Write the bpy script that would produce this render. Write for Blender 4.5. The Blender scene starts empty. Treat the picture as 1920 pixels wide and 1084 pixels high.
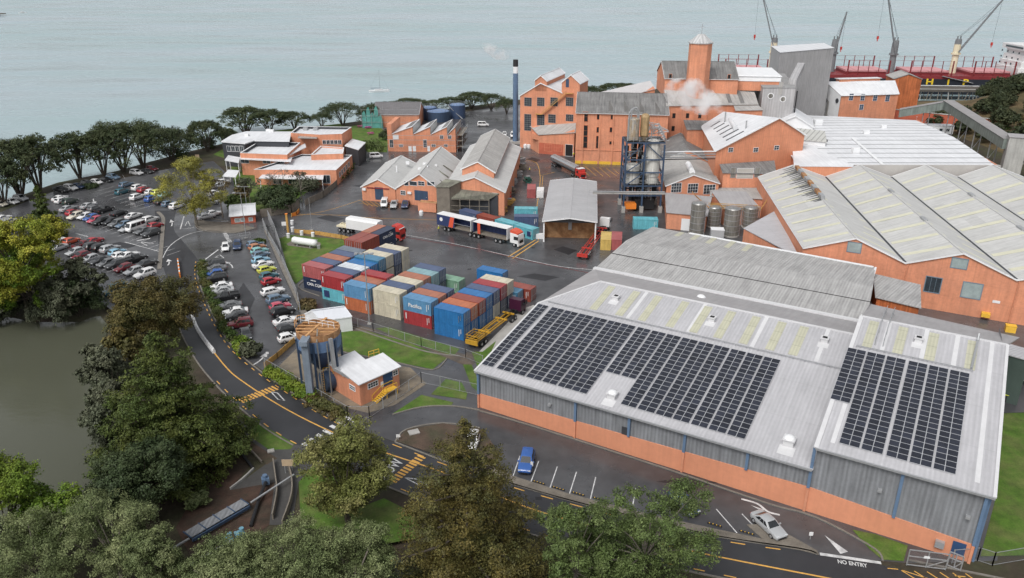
import bpy, math, random
import numpy as np
from mathutils import Vector
SC = bpy.context.scene
COL = SC.collection
rad = math.radians
random.seed(7)
# ------------------------------------------------------------ camera, sky, sun, exposure
CAMH, FPX, CX, CY = 60.0, 1450.0, 960.0, 542.0
PITCH = math.atan(600 / 1450)
SP, CP = math.sin(PITCH), math.cos(PITCH)
cd = bpy.data.cameras.new('camera'); cam = bpy.data.objects.new('camera', cd); COL.objects.link(cam)
cam.location = (0, 0, CAMH); cam.rotation_euler = (math.pi / 2 - PITCH, 0, 0)
cd.sensor_width = 36; cd.lens = 36 * FPX / 1920; cd.clip_start = 1; cd.clip_end = 20000
SC.camera = cam
w = bpy.data.worlds.new('World'); SC.world = w; w.use_nodes = True
nt = w.node_tree; nt.nodes.clear()
sky = nt.nodes.new('ShaderNodeTexSky'); sky.sky_type = 'NISHITA'; sky.sun_disc = False
SUN_EL, SUN_AZ = rad(52), rad(-150)
sky.sun_elevation = SUN_EL; sky.sun_rotation = SUN_AZ; sky.air_density = 1.0; sky.dust_density = 3.0
hs = nt.nodes.new('ShaderNodeHueSaturation'); hs.inputs['Saturation'].default_value = 0.16
bgn = nt.nodes.new('ShaderNodeBackground'); bgn.inputs['Strength'].default_value = 0.125
won = nt.nodes.new('ShaderNodeOutputWorld')
nt.links.new(sky.outputs[0], hs.inputs['Color']); nt.links.new(hs.outputs[0], bgn.inputs[0]); nt.links.new(bgn.outputs[0], won.inputs[0])
sd = bpy.data.lights.new('sun', 'SUN'); sd.energy = 1.35; sd.angle = rad(24); sd.color = (1, 0.97, 0.93)
so = bpy.data.objects.new('sun', sd); COL.objects.link(so)
sdir = Vector((math.sin(SUN_AZ) * math.cos(SUN_EL), math.cos(SUN_AZ) * math.cos(SUN_EL), math.sin(SUN_EL)))
so.rotation_euler = sdir.to_track_quat('Z', 'Y').to_euler()
so.location = (0, -50, 300)
vs = SC.view_settings; vs.view_transform = 'Standard'; vs.look = 'None'; vs.exposure = 0.40; vs.gamma = 1; vs.use_curve_mapping = False
SC.cycles.max_bounces = 8; SC.cycles.diffuse_bounces = 2; SC.cycles.glossy_bounces = 2; SC.cycles.transparent_max_bounces = 8
SC.cycles.volume_bounces = 8
# ------------------------------------------------------------ surveyed points: a sight line of the photograph met with a level z
def P(x, y, z=0.0):
    u = (x - CX) / FPX; v = (y - CY) / FPX
    f = CP - v * SP; up = -SP - v * CP
    t = (z - CAMH) / up
    return (u * t, f * t, z)
def PD(x, y, Y):                       # the same sight line met with the upright plane Y = const
    u = (x - CX) / FPX; v = (y - CY) / FPX
    f = CP - v * SP; up = -SP - v * CP
    t = Y / f
    return (u * t, Y, CAMH + up * t)
def hgt(x, y, yt, z=0.0):              # height of an upright that stands at (x, y) and ends at row yt
    X, Y, _ = P(x, y, z)
    return PD(x, yt, Y)[2] - z
# ------------------------------------------------------------ materials
def s2l(c): return tuple((v / 12.92 if v <= .04045 else ((v + .055) / 1.055) ** 2.4) for v in c)
MC = {}
def M(name, col, rough=.6, var=.12, scale=.25, spec=.4, metal=0., ribs=0., ribw=.35, streak=0., bump=0., joints=None, col2=None, rvar=0., island=0., coat=0., alpha=1., objc=False):
    if name in MC: return MC[name]
    m = bpy.data.materials.new(name); m.use_nodes = True; t = m.node_tree; N = t.nodes; L = t.links
    b = N['Principled BSDF']; b.inputs['Roughness'].default_value = rough; b.inputs['Metallic'].default_value = metal
    b.inputs['Specular IOR Level'].default_value = spec
    if coat: b.inputs['Coat Weight'].default_value = coat; b.inputs['Coat Roughness'].default_value = .08
    tc = N.new('ShaderNodeTexCoord'); src = tc.outputs['Object' if objc else 'UV']
    def noise(sc, det=4, vec=None):
        n = N.new('ShaderNodeTexNoise'); n.inputs['Scale'].default_value = sc; n.inputs['Detail'].default_value = det; n.inputs['Roughness'].default_value = .62
        L.new(vec or src, n.inputs['Vector']); return n.outputs['Fac']
    def mapr(o, a, b_, c, d):
        r = N.new('ShaderNodeMapRange'); L.new(o, r.inputs[0])
        for i, v in enumerate((a, b_, c, d)): r.inputs[i + 1].default_value = v
        return r.outputs[0]
    def mul(a, b_, op='MULTIPLY'):
        n = N.new('ShaderNodeMath'); n.operation = op; L.new(a, n.inputs[0])
        if isinstance(b_, (int, float)): n.inputs[1].default_value = b_
        else: L.new(b_, n.inputs[1])
        return n.outputs[0]
    rgb = N.new('ShaderNodeRGB'); rgb.outputs[0].default_value = (*col, 1); cout = rgb.outputs[0]
    if col2:
        mx = N.new('ShaderNodeMix'); mx.data_type = 'RGBA'; L.new(mapr(noise(scale * .6, 6), .42, .62, 0, 1), mx.inputs[0])
        L.new(cout, mx.inputs[6]); mx.inputs[7].default_value = (*col2, 1); cout = mx.outputs[2]
    fac = mapr(noise(scale), .3, .7, 1 - var, 1 + var)
    if var: fac = mul(fac, mapr(noise(scale * 9, 3), .3, .7, 1 - var * .6, 1 + var * .6))
    if streak:
        mp = N.new('ShaderNodeMapping'); mp.inputs['Scale'].default_value = (1.6, .12, 1); L.new(src, mp.inputs[0])
        fac = mul(fac, mapr(noise(1.0, 5, mp.outputs[0]), .38, .66, 1 + streak * .25, 1 - streak))
    h = None
    if ribs:
        sx = N.new('ShaderNodeSeparateXYZ'); L.new(src, sx.inputs[0])
        sn = mul(mul(sx.outputs[0], 2 * math.pi / ribs), 0., 'SINE'); h = sn
        fac = mul(fac, mapr(sn, -1, 1, 1 - ribw, 1 + ribw * .35))
    if joints:                                    # (spacing u, spacing v, width, darkness)
        sx = N.new('ShaderNodeSeparateXYZ'); L.new(src, sx.inputs[0])
        for k in (0, 1):
            if joints[k]:
                fr = mul(mul(sx.outputs[k], 1 / joints[k]), 0, 'FRACT')
                fac = mul(fac, mapr(mul(fr, joints[2] / joints[k], 'LESS_THAN'), 0, 1, 1, joints[3]))
    if island:
        g = N.new('ShaderNodeNewGeometry'); fac = mul(fac, mapr(g.outputs['Random Per Island'], 0, 1, 1 - island, 1 + island))
    mm = N.new('ShaderNodeMix'); mm.data_type = 'RGBA'; mm.blend_type = 'MULTIPLY'; mm.inputs[0].default_value = 1
    L.new(cout, mm.inputs[6]); cb = N.new('ShaderNodeCombineColor')
    for i in range(3): L.new(fac, cb.inputs[i])
    L.new(cb.outputs[0], mm.inputs[7]); L.new(mm.outputs[2], b.inputs['Base Color'])
    if rvar: L.new(mapr(noise(.09, 5), .38, .62, rough - rvar, rough + rvar * .5), b.inputs['Roughness'])
    if bump:
        bn = N.new('ShaderNodeBump'); bn.inputs['Strength'].default_value = .6; bn.inputs['Distance'].default_value = bump
        L.new(h if h is not None else noise(scale * 14, 4), bn.inputs['Height']); L.new(bn.outputs[0], b.inputs['Normal'])
    if alpha < 1: b.inputs['Alpha'].default_value = alpha
    MC[name] = m; return m
ORANGE = (.645, .272, .158)
m_or = M('orange_render', ORANGE, .75, .13, .22, streak=.14, joints=(5.5, 3.2, .06, .86), col2=(.58, .255, .155))
m_orc = M('orange_iron', (.62, .255, .145), .6, .10, .12, streak=.12, ribs=.6, ribw=.05, joints=(0, 3.4, .05, .85))
m_ord = M('orange_weathered_iron', (.50, .15, .055), .6, .2, .3, streak=.4, ribs=.5, ribw=.1)
m_brick = M('orange_brick', (.46, .12, .07), .8, .15, .5, joints=(0, .3, .04, .8))
m_wh = M('white_trim', (.72, .73, .74), .5, .06, .5)
m_whroof = M('white_membrane_roof', (.70, .71, .73), .5, .07, .12, streak=.10, col2=(.60, .61, .63))
m_whseam = M('white_seamed_roof', (.68, .69, .71), .45, .07, .1, streak=.12, joints=(0, 5.2, .7, .36))
m_fib = M('fibre_cement_roof', (.40, .39, .375), .8, .14, .12, streak=.25, ribs=.3, ribw=.14, joints=(0, 2.4, .06, .82))
m_fibd = M('dark_fibre_cement_roof', (.20, .198, .195), .85, .2, .2, streak=.35, ribs=.3, ribw=.14)
m_lich = M('lichen_roof', (.15, .145, .12), .9, .25, .5, streak=.3, ribs=.3, ribw=.18, col2=(.24, .24, .19))
m_iron = M('galvanised_roof', (.44, .437, .455), .5, .07, .15, streak=.10, ribs=.5, ribw=.07, bump=.03, joints=(0, 7.5, .06, .85))
m_irond = M('weathered_galvanised_roof', (.39, .385, .38), .6, .10, .25, streak=.25, ribs=.5, ribw=.12, bump=.03, joints=(0, 6, .06, .8))
m_shed = M('cream_grey_roof', (.50, .50, .49), .6, .08, .1, streak=.14, ribs=.5, ribw=.06, joints=(0, 3.3, .05, .9))
m_memb = M('grey_membrane_roof', (.335, .325, .33), .7, .08, .2, streak=.1)
m_cladd = M('grey_wall_cladding', (.235, .245, .26), .5, .10, .3, streak=.26, ribs=.5, ribw=.16, bump=.03)
m_gtow = M('grey_tower_cladding', (.43, .425, .43), .55, .08, .15, streak=.18, ribs=.9, ribw=.10)
m_blue = M('blue_steel', (.045, .075, .13), .45, .15, .4, streak=.2)
m_blued = M('dark_blue_paint', (.04, .065, .125), .5, .12, .5)
m_blsteel = M('bright_blue_column', (.115, .18, .28), .45, .1, .4)
m_glass = M('window_glass', (.035, .045, .055), .12, .3, .8, spec=.6)
m_glassb = M('pale_window_glass', (.30, .36, .36), .2, .15, .8, spec=.6)
m_dark = M('dark_opening', (.012, .012, .013), .8, .1)
m_char = M('charcoal_cladding', (.045, .048, .055), .6, .1, .4)
m_steel = M('stainless_steel', (.42, .42, .41), .35, .2, .3, metal=.7, streak=.35)
m_tank = M('weathered_steel_tank', (.27, .26, .235), .5, .2, .4, metal=.3, streak=.5)
m_cream = M('cream_paint', (.66, .60, .44), .5, .06)
m_rust = M('rusty_steel', (.24, .115, .05), .8, .3, .6, col2=(.42, .24, .12))
m_wood = M('grey_timber', (.20, .175, .145), .85, .2, .6, joints=(.22, 0, .03, .6))
m_woody = M('yellow_timber', (.46, .27, .08), .8, .2, .5)
m_conc = M('concrete', (.36, .35, .33), .8, .12, .4)
m_galv = M('galvanised_steel', (.38, .39, .40), .45, .1, metal=.4)
m_tyre = M('tyre_rubber', (.015, .015, .016), .8, .1)
m_rim = M('wheel_rim', (.45, .45, .46), .35, .1, metal=.6)
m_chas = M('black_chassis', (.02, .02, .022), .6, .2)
m_red = M('red_paint', (.50, .045, .035), .4, .12)
m_redd = M('dark_red_paint', (.20, .028, .032), .5, .15)
m_yel = M('yellow_paint', (.70, .42, .05), .5, .15)
m_pink = M('faded_red_hatch', (.56, .27, .28), .6, .08)
m_hull = M('black_hull', (.018, .022, .032), .5, .1)
m_navy = M('navy_paint', (.03, .045, .12), .5, .1)
m_turq = M('turquoise_net', (.10, .30, .27), .8, .2, .5)
m_slate = M('slate_roof', (.15, .145, .15), .7, .15, .6, joints=(.9, .9, .05, .7))
m_mesh = M('wire_mesh', (.30, .31, .32), .6, .1, alpha=.09)
m_orsign = M('bright_orange', (.75, .22, .03), .5, .1)
m_white = M('white_paint', (.72, .72, .72), .4, .04)
m_mark = M('white_road_paint', (.60, .60, .60), .7, .2, 1.5, col2=(.42, .42, .42))
m_flash = M('pale_flashing', (.58, .58, .59), .5, .06, .5)
m_marky = M('yellow_road_paint', (.62, .34, .08), .7, .15, 1.5)
m_markr = M('red_road_paint', (.15, .04, .04), .7, .3, 1.5)
m_asph = M('wet_asphalt', (.052, .052, .056), .38, .25, .06, spec=.6, rvar=.2, col2=(.085, .086, .090))
m_road = M('road_asphalt', (.036, .037, .041), .55, .16, .08, spec=.4, rvar=.14)
m_path = M('path_asphalt', (.062, .060, .058), .65, .18, .3, rvar=.1)
m_kerb = M('kerb_concrete', (.18, .165, .145), .8, .2, .8)
m_lawn = M('lawn', (.066, .132, .014), .9, .32, .5, bump=.05, col2=(.100, .130, .032))
m_soil = M('bark_soil', (.085, .058, .042), .95, .25, .5, bump=.05, col2=(.055, .05, .03))
m_gran = M('gravel', (.17, .15, .125), .95, .25, .6, bump=.04)
# ------------------------------------------------------------ mesh builder
def vsub(a, b): return (a[0] - b[0], a[1] - b[1], a[2] - b[2])
class MB:
    def __init__(s): s.v = []; s.f = []; s.m = []; s.uv = []
    def poly(s, pts, m=0):
        n = Vector((0, 0, 0)); k = len(pts)
        for i in range(k):
            a, b = pts[i], pts[(i + 1) % k]
            n += Vector(((a[1] - b[1]) * (a[2] + b[2]), (a[2] - b[2]) * (a[0] + b[0]), (a[0] - b[0]) * (a[1] + b[1])))
        if n.length < 1e-9: return
        n.normalize()
        if abs(n.z) > .9995: u, v = Vector((1, 0, 0)), Vector((0, 1, 0))
        else: u = Vector((-n.y, n.x, 0)).normalized(); v = n.cross(u)
        i0 = len(s.v); s.v += [tuple(p) for p in pts]; s.f.append(tuple(range(i0, i0 + k))); s.m.append(m)
        for p in pts: s.uv.append((u.dot(Vector(p)), v.dot(Vector(p))))
    def prism(s, poly, z0, z1, m=0, mt=None, bottom=True):
        z1s = z1 if isinstance(z1, (list, tuple)) else [z1] * len(poly)
        k = len(poly)
        for i in range(k):
            j = (i + 1) % k; a, b = poly[i], poly[j]
            s.poly([(a[0], a[1], z0), (b[0], b[1], z0), (b[0], b[1], z1s[j]), (a[0], a[1], z1s[i])], m)
        s.poly([(p[0], p[1], z) for p, z in zip(poly, z1s)], m if mt is None else mt)
        if bottom: s.poly([(p[0], p[1], z0) for p in reversed(poly)], m)
    def box(s, c, size, ang=0., m=0):
        ca, sa = math.cos(ang), math.sin(ang); hx, hy = size[0] / 2, size[1] / 2
        q = [(c[0] + ca * x - sa * y, c[1] + sa * x + ca * y) for x, y in ((-hx, -hy), (hx, -hy), (hx, hy), (-hx, hy))]
        s.prism(q, c[2], c[2] + size[2], m)
    def slab(s, pts, t, m=0, ms=None):              # top polygon with thickness t downward
        lo = [(p[0], p[1], p[2] - t) for p in pts]; k = len(pts)
        s.poly(pts, m); s.poly(lo[::-1], m if ms is None else ms)
        for i in range(k):
            j = (i + 1) % k; s.poly([lo[i], lo[j], pts[j], pts[i]], m if ms is None else ms)
    def cyl(s, a, b, r0, r1=None, n=10, m=0, caps=True):
        r1 = r0 if r1 is None else r1; a, b = Vector(a), Vector(b); d = (b - a).normalized()
        x = d.orthogonal().normalized(); y = d.cross(x)
        A = [a + (x * math.cos(2 * math.pi * i / n) + y * math.sin(2 * math.pi * i / n)) * r0 for i in range(n)]
        B = [b + (x * math.cos(2 * math.pi * i / n) + y * math.sin(2 * math.pi * i / n)) * r1 for i in range(n)]
        for i in range(n):
            j = (i + 1) % n
            if r1 > 1e-6: s.poly([A[i], A[j], B[j], B[i]], m)
            else: s.poly([A[i], A[j], b], m)
        if caps:
            s.poly(A[::-1], m)
            if r1 > 1e-6: s.poly(B, m)
    def tube(s, pts, r, n=6, m=0):
        for a, b in zip(pts, pts[1:]): s.cyl(a, b, r, r, n, m)
    def bar(s, a, b, w, h=None, m=0):               # square bar
        h = h or w; a, b = Vector(a), Vector(b); d = (b - a).normalized()
        x = d.cross(Vector((0, 0, 1)))
        x = x.normalized() if x.length > 1e-4 else Vector((1, 0, 0)); y = d.cross(x)
        o = [(-1, -1), (1, -1), (1, 1), (-1, 1)]
        A = [a + x * (w / 2 * i) + y * (h / 2 * j) for i, j in o]; B = [p + (b - a) for p in A]
        for i in range(4): s.poly([A[i], A[(i + 1) % 4], B[(i + 1) % 4], B[i]], m)
        s.poly(A[::-1], m); s.poly(B, m)
    def rings(s, rings, m=0, cap=True, flip=False):  # loft of closed rings
        n = len(rings[0])
        for A, B in zip(rings, rings[1:]):
            for i in range(n):
                j = (i + 1) % n; q = [A[i], A[j], B[j], B[i]]; s.poly(q[::-1] if flip else q, m)
        if cap:
            s.poly(rings[0] if flip else rings[0][::-1], m); s.poly(rings[-1][::-1] if flip else rings[-1], m)
    def dome(s, c, r, h, n=14, k=4, m=0):
        R = []
        for i in range(k):
            a = math.pi / 2 * i / k
            R.append([(c[0] + r * math.cos(a) * math.cos(2 * math.pi * j / n), c[1] + r * math.cos(a) * math.sin(2 * math.pi * j / n), c[2] + h * math.sin(a)) for j in range(n)])
        s.rings(R, m, cap=False)
        for j in range(n): s.poly([R[-1][j], R[-1][(j + 1) % n], (c[0], c[1], c[2] + h)], m)
    def build(s, name, mats, parent=None, smooth=False, weld=False):
        o = mesh_obj(name, s.v, s.f, s.m, s.uv, mats, parent, smooth, weld); return o
def mesh_obj(name, v, f, mi, uv, mats, parent=None, smooth=False, weld=False):
    me = bpy.data.meshes.new(name)
    L = parent.matrix_world.translation if False else (Vector(root_loc(parent)) if parent else Vector((0, 0, 0)))
    if L.length: v = [(p[0] - L.x, p[1] - L.y, p[2] - L.z) for p in v]
    me.from_pydata(v, [], f)
    if uv:
        ul = me.uv_layers.new(name='uv'); ul.data.foreach_set('uv', np.array(uv, dtype=np.float32).ravel())
    mats = mats if isinstance(mats, (list, tuple)) else [mats]
    for m in mats: me.materials.append(m)
    if len(mats) > 1: me.polygons.foreach_set('material_index', mi)
    if smooth or weld:
        import bmesh
        bm = bmesh.new(); bm.from_mesh(me); bmesh.ops.remove_doubles(bm, verts=bm.verts, dist=1e-4)
        if weld: bmesh.ops.recalc_face_normals(bm, faces=bm.faces)
        bm.to_mesh(me); bm.free()
    if smooth:
        me.polygons.foreach_set('use_smooth', [True] * len(me.polygons)); me.set_sharp_from_angle(angle=rad(smooth if smooth > 1 else 38))
    o = bpy.data.objects.new(name, me); COL.objects.link(o)
    if parent: o.parent = parent
    return o
def root_loc(o):
    L = Vector((0, 0, 0))
    while o: L += o.location; o = o.parent
    return L
def tag(o, label=None, cat=None, group=None, kind=None):
    if label: o['label'] = label
    if cat: o['category'] = cat
    if group: o['group'] = group
    if kind: o['kind'] = kind
    return o
def thing(name, label, cat, loc=(0, 0, 0), group=None, rz=0.):
    o = bpy.data.objects.new(name, None); COL.objects.link(o); o.location = loc; o.rotation_euler = (0, 0, rz); o.empty_display_size = .5
    return tag(o, label, cat, group)
def struct(name, mb, mats): return tag(mb.build(name, mats), kind='structure')
KIDS = {}
def kids(o):
    return [c for c in o.children]
def dup(o, parent=None, loc=None, rz=None, label=None, group=None, ch=None):
    c = o.copy(); COL.objects.link(c)
    if parent: c.parent = parent
    if loc is not None: c.location = loc
    if rz is not None: c.rotation_euler = (0, 0, rz)
    if label: c['label'] = label
    if group: c['group'] = group
    for k in kids(o): dup(k, c)
    return c
def paint(o, m, slot=0):
    sl = o.material_slots[slot]; sl.link = 'OBJECT'; sl.material = m
def lerp(a, b, t): return tuple(x + (y - x) * t for x, y in zip(a, b))
def txt(name, s, size, m, parent, p, xdir, ydir, ex=.012, bold=0., align='CENTER', sx=1.):
    c = bpy.data.curves.new(name, 'FONT'); c.body = s; c.size = size; c.extrude = ex; c.align_x = align; c.align_y = 'CENTER'; c.offset = bold
    o = bpy.data.objects.new(name, c); COL.objects.link(o); bpy.context.view_layer.update()
    me = bpy.data.meshes.new_from_object(o); bpy.data.objects.remove(o); bpy.data.curves.remove(c); me.materials.clear(); me.materials.append(m)
    X, Y = Vector(xdir).normalized(), Vector(ydir).normalized(); Z = X.cross(Y); L = root_loc(parent) if parent else Vector((0, 0, 0)); pp = Vector(p) - L
    for v in me.vertices:
        q = v.co; v.co = pp + X * q.x * sx + Y * q.y + Z * q.z
    o = bpy.data.objects.new(name, me); COL.objects.link(o)
    if parent: o.parent = parent
    return o
# ------------------------------------------------------------ ground, shore, pond, hill
SHORE = [(-420, 20), (-260, 60), (-185, 130), (-150, 190), (-142, 232), (-131, 246), (-121, 271), (-110, 291), (-88, 318), (-62, 342), (0, 394), (40, 420), (84, 436), (130, 402), (165, 388), (250, 376), (420, 380), (420, -20)]
POND = [P(x, y, -1)[:2] for x, y in ((-260, 585), (0, 592), (70, 604), (150, 604), (186, 590), (204, 612), (192, 650), (186, 720), (202, 800), (212, 880), (180, 955), (60, 1010), (-200, 1010))]
POND2 = [P(x, y, -1)[:2] for x, y in ((690, 1046), (735, 1040), (775, 1062), (780, 1110), (690, 1120))]
def inside_np(px, py, poly):
    r = np.zeros(px.shape, bool); n = len(poly)
    for i in range(n):
        x1, y1 = poly[i]; x2, y2 = poly[(i + 1) % n]
        c = ((y1 > py) != (y2 > py)) & (px < (x2 - x1) * (py - y1) / ((y2 - y1) or 1e-9) + x1); r ^= c
    return r
def dist_np(px, py, poly):
    d = np.full(px.shape, 1e9); n = len(poly)
    for i in range(n):
        x1, y1 = poly[i]; x2, y2 = poly[(i + 1) % n]; dx, dy = x2 - x1, y2 - y1
        t = np.clip(((px - x1) * dx + (py - y1) * dy) / (dx * dx + dy * dy), 0, 1)
        d = np.minimum(d, np.hypot(px - x1 - t * dx, py - y1 - t * dy))
    return d
def sm(t): t = np.clip(t, 0, 1); return t * t * (3 - 2 * t)
def ground_h(X, Y):
    ins = inside_np(X, Y, SHORE); d = dist_np(X, Y, SHORE); sd_ = np.where(ins, d, -d)
    h = np.where(sd_ > 4, 0, np.maximum(-5, (sd_ - 4) * .38))
    for pond in (POND, POND2):
        ip = inside_np(X, Y, pond); dp = dist_np(X, Y, pond); sp_ = np.where(ip, -dp, dp)
        h = np.minimum(h, np.where(sp_ > 4, 0, np.maximum(-3.2, (sp_ - 4) * .27)))
    hill = 15 * sm((X - 164) / 84) * sm((Y - 225) / 55) * sm((392 - Y) / 60)
    hill = hill * (1 + .10 * np.sin(X * .21 + Y * .13) + .07 * np.sin(X * .37 - Y * .29))
    return np.where(hill > .05, np.maximum(h, hill), h)
gx = np.arange(-300, 342, 2.0); gy = np.arange(34, 462, 2.0)
GX, GY = np.meshgrid(gx, gy); GH = ground_h(GX, GY)
def H(x, y): return float(ground_h(np.array([float(x)]), np.array([float(y)]))[0])
nx, ny = len(gx), len(gy)
gv = np.stack([GX, GY, GH], -1).reshape(-1, 3)
idx = np.arange(nx * ny).reshape(ny, nx)
gf = np.stack([idx[:-1, :-1], idx[:-1, 1:], idx[1:, 1:], idx[1:, :-1]], -1).reshape(-1, 4)
me = bpy.data.meshes.new('ground'); me.from_pydata(gv.tolist(), [], gf.tolist())
uvl = me.uv_layers.new(name='uv'); li = np.empty(len(me.loops), np.int32); me.loops.foreach_get('vertex_index', li)
uvl.data.foreach_set('uv', gv[li][:, :2].astype(np.float32).ravel())
me.polygons.foreach_set('use_smooth', [True] * len(me.polygons))
# slopes show scrub and bare clay, flats show soil and thin grass
m_ground = M('ground_cover', (.052, .040, .028), .95, .3, .16, bump=.08, col2=(.045, .050, .022))
m_hillm = M('scrub_hillside', (.13, .090, .045), .95, .35, .12, bump=.4, col2=(.075, .068, .03))
me.materials.append(m_ground); me.materials.append(m_hillm)
cz = gv[gf].mean(1); me.polygons.foreach_set('material_index', (cz[:, 2] > .4).astype(np.int32))
g = bpy.data.objects.new('ground', me); COL.objects.link(g); tag(g, kind='structure')
# water
def water_mat(name, col, rough, scale, strength, col2, dist=.3):
    m = bpy.data.materials.new(name); m.use_nodes = True; t = m.node_tree; N, L = t.nodes, t.links; b = N['Principled BSDF']
    b.inputs['Roughness'].default_value = rough; b.inputs['IOR'].default_value = 1.33
    tc = N.new('ShaderNodeTexCoord'); mp = N.new('ShaderNodeMapping'); L.new(tc.outputs['Object'], mp.inputs[0]); mp.inputs['Scale'].default_value = (.55, 1, 1)
    n = N.new('ShaderNodeTexNoise'); n.inputs['Scale'].default_value = scale; n.inputs['Detail'].default_value = 9; n.inputs['Roughness'].default_value = .66; L.new(mp.outputs[0], n.inputs[0])
    bp = N.new('ShaderNodeBump'); bp.inputs['Strength'].default_value = strength; bp.inputs['Distance'].default_value = dist; L.new(n.outputs[0], bp.inputs['Height']); L.new(bp.outputs[0], b.inputs['Normal'])
    m3 = N.new('ShaderNodeMapping'); L.new(tc.outputs['Object'], m3.inputs[0]); m3.inputs['Scale'].default_value = (.25, 1, 1); n3 = N.new('ShaderNodeTexNoise'); n3.inputs['Scale'].default_value = .035; n3.inputs['Detail'].default_value = 7; L.new(m3.outputs[0], n3.inputs[0]); r3 = N.new('ShaderNodeMapRange'); L.new(n3.outputs[0], r3.inputs[0]); r3.inputs[1].default_value = .35; r3.inputs[2].default_value = .65; r3.inputs[3].default_value = rough * .55; r3.inputs[4].default_value = rough * 1.7; L.new(r3.outputs[0], b.inputs['Roughness'])
    n2 = N.new('ShaderNodeTexNoise'); n2.inputs['Scale'].default_value = .006; n2.inputs['Detail'].default_value = 4; L.new(mp.outputs[0], n2.inputs[0])
    r = N.new('ShaderNodeMapRange'); L.new(n2.outputs[0], r.inputs[0]); r.inputs[1].default_value = .4; r.inputs[2].default_value = .62
    mx = N.new('ShaderNodeMix'); mx.data_type = 'RGBA'; L.new(r.outputs[0], mx.inputs[0]); mx.inputs[6].default_value = (*col, 1); mx.inputs[7].default_value = (*col2, 1); L.new(mx.outputs[2], b.inputs['Base Color'])
    return m
m_sea = water_mat('harbour_water', (.30, .40, .42), .24, .34, .22, (.35, .425, .465), 2.2)
m_pond = water_mat('pond_water', (.072, .076, .052), .09, .9, .3, (.128, .132, .112), .10)  # grey second tone puts reflected sky into the water's base colour
b = MB(); b.poly([(-9000, 90, -1.6), (9000, 90, -1.6), (9000, 14000, -1.6), (-9000, 14000, -1.6)]); struct('sea_water', b, m_sea)
b = MB(); b.poly([(x, y, -1) for x, y in POND]); struct('pond_water', b, m_pond)
b = MB(); b.poly([(x, y, -1) for x, y in POND2]); struct('stream_water', b, m_pond)
def G(pts, z): return [P(x, y, 0)[:2] + (z,) for x, y in pts]
def sheet(name, pts, m, z): b = MB(); b.poly(up(G(pts, z))); return struct(name, b, m)
def up(pts):
    a = sum(pts[i][0] * pts[(i + 1) % len(pts)][1] - pts[(i + 1) % len(pts)][0] * pts[i][1] for i in range(len(pts)))
    return pts if a > 0 else pts[::-1]
def smooth_line(pts, k=4):
    out = []
    n = len(pts)
    for i in range(n - 1):
        p0, p1, p2, p3 = pts[max(i - 1, 0)], pts[i], pts[i + 1], pts[min(i + 2, n - 1)]
        for j in range(k):
            t = j / k; out.append(tuple(.5 * (2 * p1[a] + (p2[a] - p0[a]) * t + (2 * p0[a] - 5 * p1[a] + 4 * p2[a] - p3[a]) * t * t + (3 * p1[a] - p0[a] - 3 * p2[a] + p3[a]) * t ** 3) for a in range(2)))
    return out + [tuple(pts[-1])]
def offs(line, d):                                  # world polyline offset to the left by d
    o = []
    for i, p in enumerate(line):
        a = line[max(i - 1, 0)]; c = line[min(i + 1, len(line) - 1)]; dx, dy = c[0] - a[0], c[1] - a[1]; l = math.hypot(dx, dy) or 1
        o.append((p[0] - dy / l * d, p[1] + dx / l * d))
    return o
def strip(b, pts, w, z, m=0, world=False, h=0):
    ln = [p[:2] for p in pts] if world else [P(x, y)[:2] for x, y in pts]
    l, r = offs(ln, w / 2), offs(ln, -w / 2)
    for i in range(len(ln) - 1):
        q = [(*r[i], z + h), (*r[i + 1], z + h), (*l[i + 1], z + h), (*l[i], z + h)]
        if h: b.slab(q, h, m)
        else: b.poly(q, m)
def dashes(b, pts, w, ln, gap, z, m=0, off=0):
    wp = [P(x, y)[:2] for x, y in smooth_line(pts)]
    if off: wp = offs(wp, off)
    s = 0.; pos = 0
    seg = [(a, c, math.dist(a, c)) for a, c in zip(wp, wp[1:])]; tot = sum(x[2] for x in seg)
    def at(d):
        for a, c, l in seg:
            if d <= l: return lerp(a, c, d / l if l else 0)
            d -= l
        return seg[-1][1]
    while s + ln < tot:
        strip(b, [at(s), at(s + ln)], w, z, m, True); s += ln + gap
ROADR = [(330, 395), (326, 430), (345, 455), (372, 490), (371, 520), (385, 560), (410, 612), (440, 655), (490, 698), (540, 732), (600, 771), (650, 797), (700, 815), (741, 830), (840, 868), (960, 908), (1060, 937), (1180, 968), (1340, 1006), (1500, 1030), (1532, 1040), (1640, 1057), (1700, 1072), (1830, 1100)]
ROADL = [(290, 395), (296, 440), (300, 480), (318, 540), (334, 610), (365, 672), (400, 717), (440, 757), (500, 806), (550, 836), (580, 846), (650, 881), (760, 927), (870, 966), (960, 992), (1060, 1021), (1200, 1053), (1340, 1082), (1560, 1130)]
CENT = [(402, 662), (425, 690), (450, 712), (520, 758), (600, 800), (690, 838), (830, 886), (960, 941), (1050, 971), (1200, 1011), (1340, 1043), (1560, 1086), (1620, 1098)]
ROADR_S, ROADL_S = smooth_line(ROADR), smooth_line(ROADL)
sheet('works_yard', [(-150, 448), (-40, 415), (60, 374), (122, 352), (215, 337), (310, 318), (400, 302), (425, 325), (545, 330), (640, 300), (690, 240), (760, 226), (960, 197), (1245, 182), (1500, 182), (1700, 205), (1812, 310), (1990, 420), (2600, 560), (2600, 760), (1990, 770), (1880, 775), (1870, 1052), (1700, 1056), (1532, 1041), (1340, 1004), (960, 906), (741, 829), (650, 796), (500, 700), (440, 657), (410, 614), (385, 562), (371, 522), (340, 540), (320, 545), (210, 582), (150, 540), (-60, 510)], m_asph, .02)
sheet('main_road', ROADR_S + ROADL_S[::-1], m_road, .028)
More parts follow.
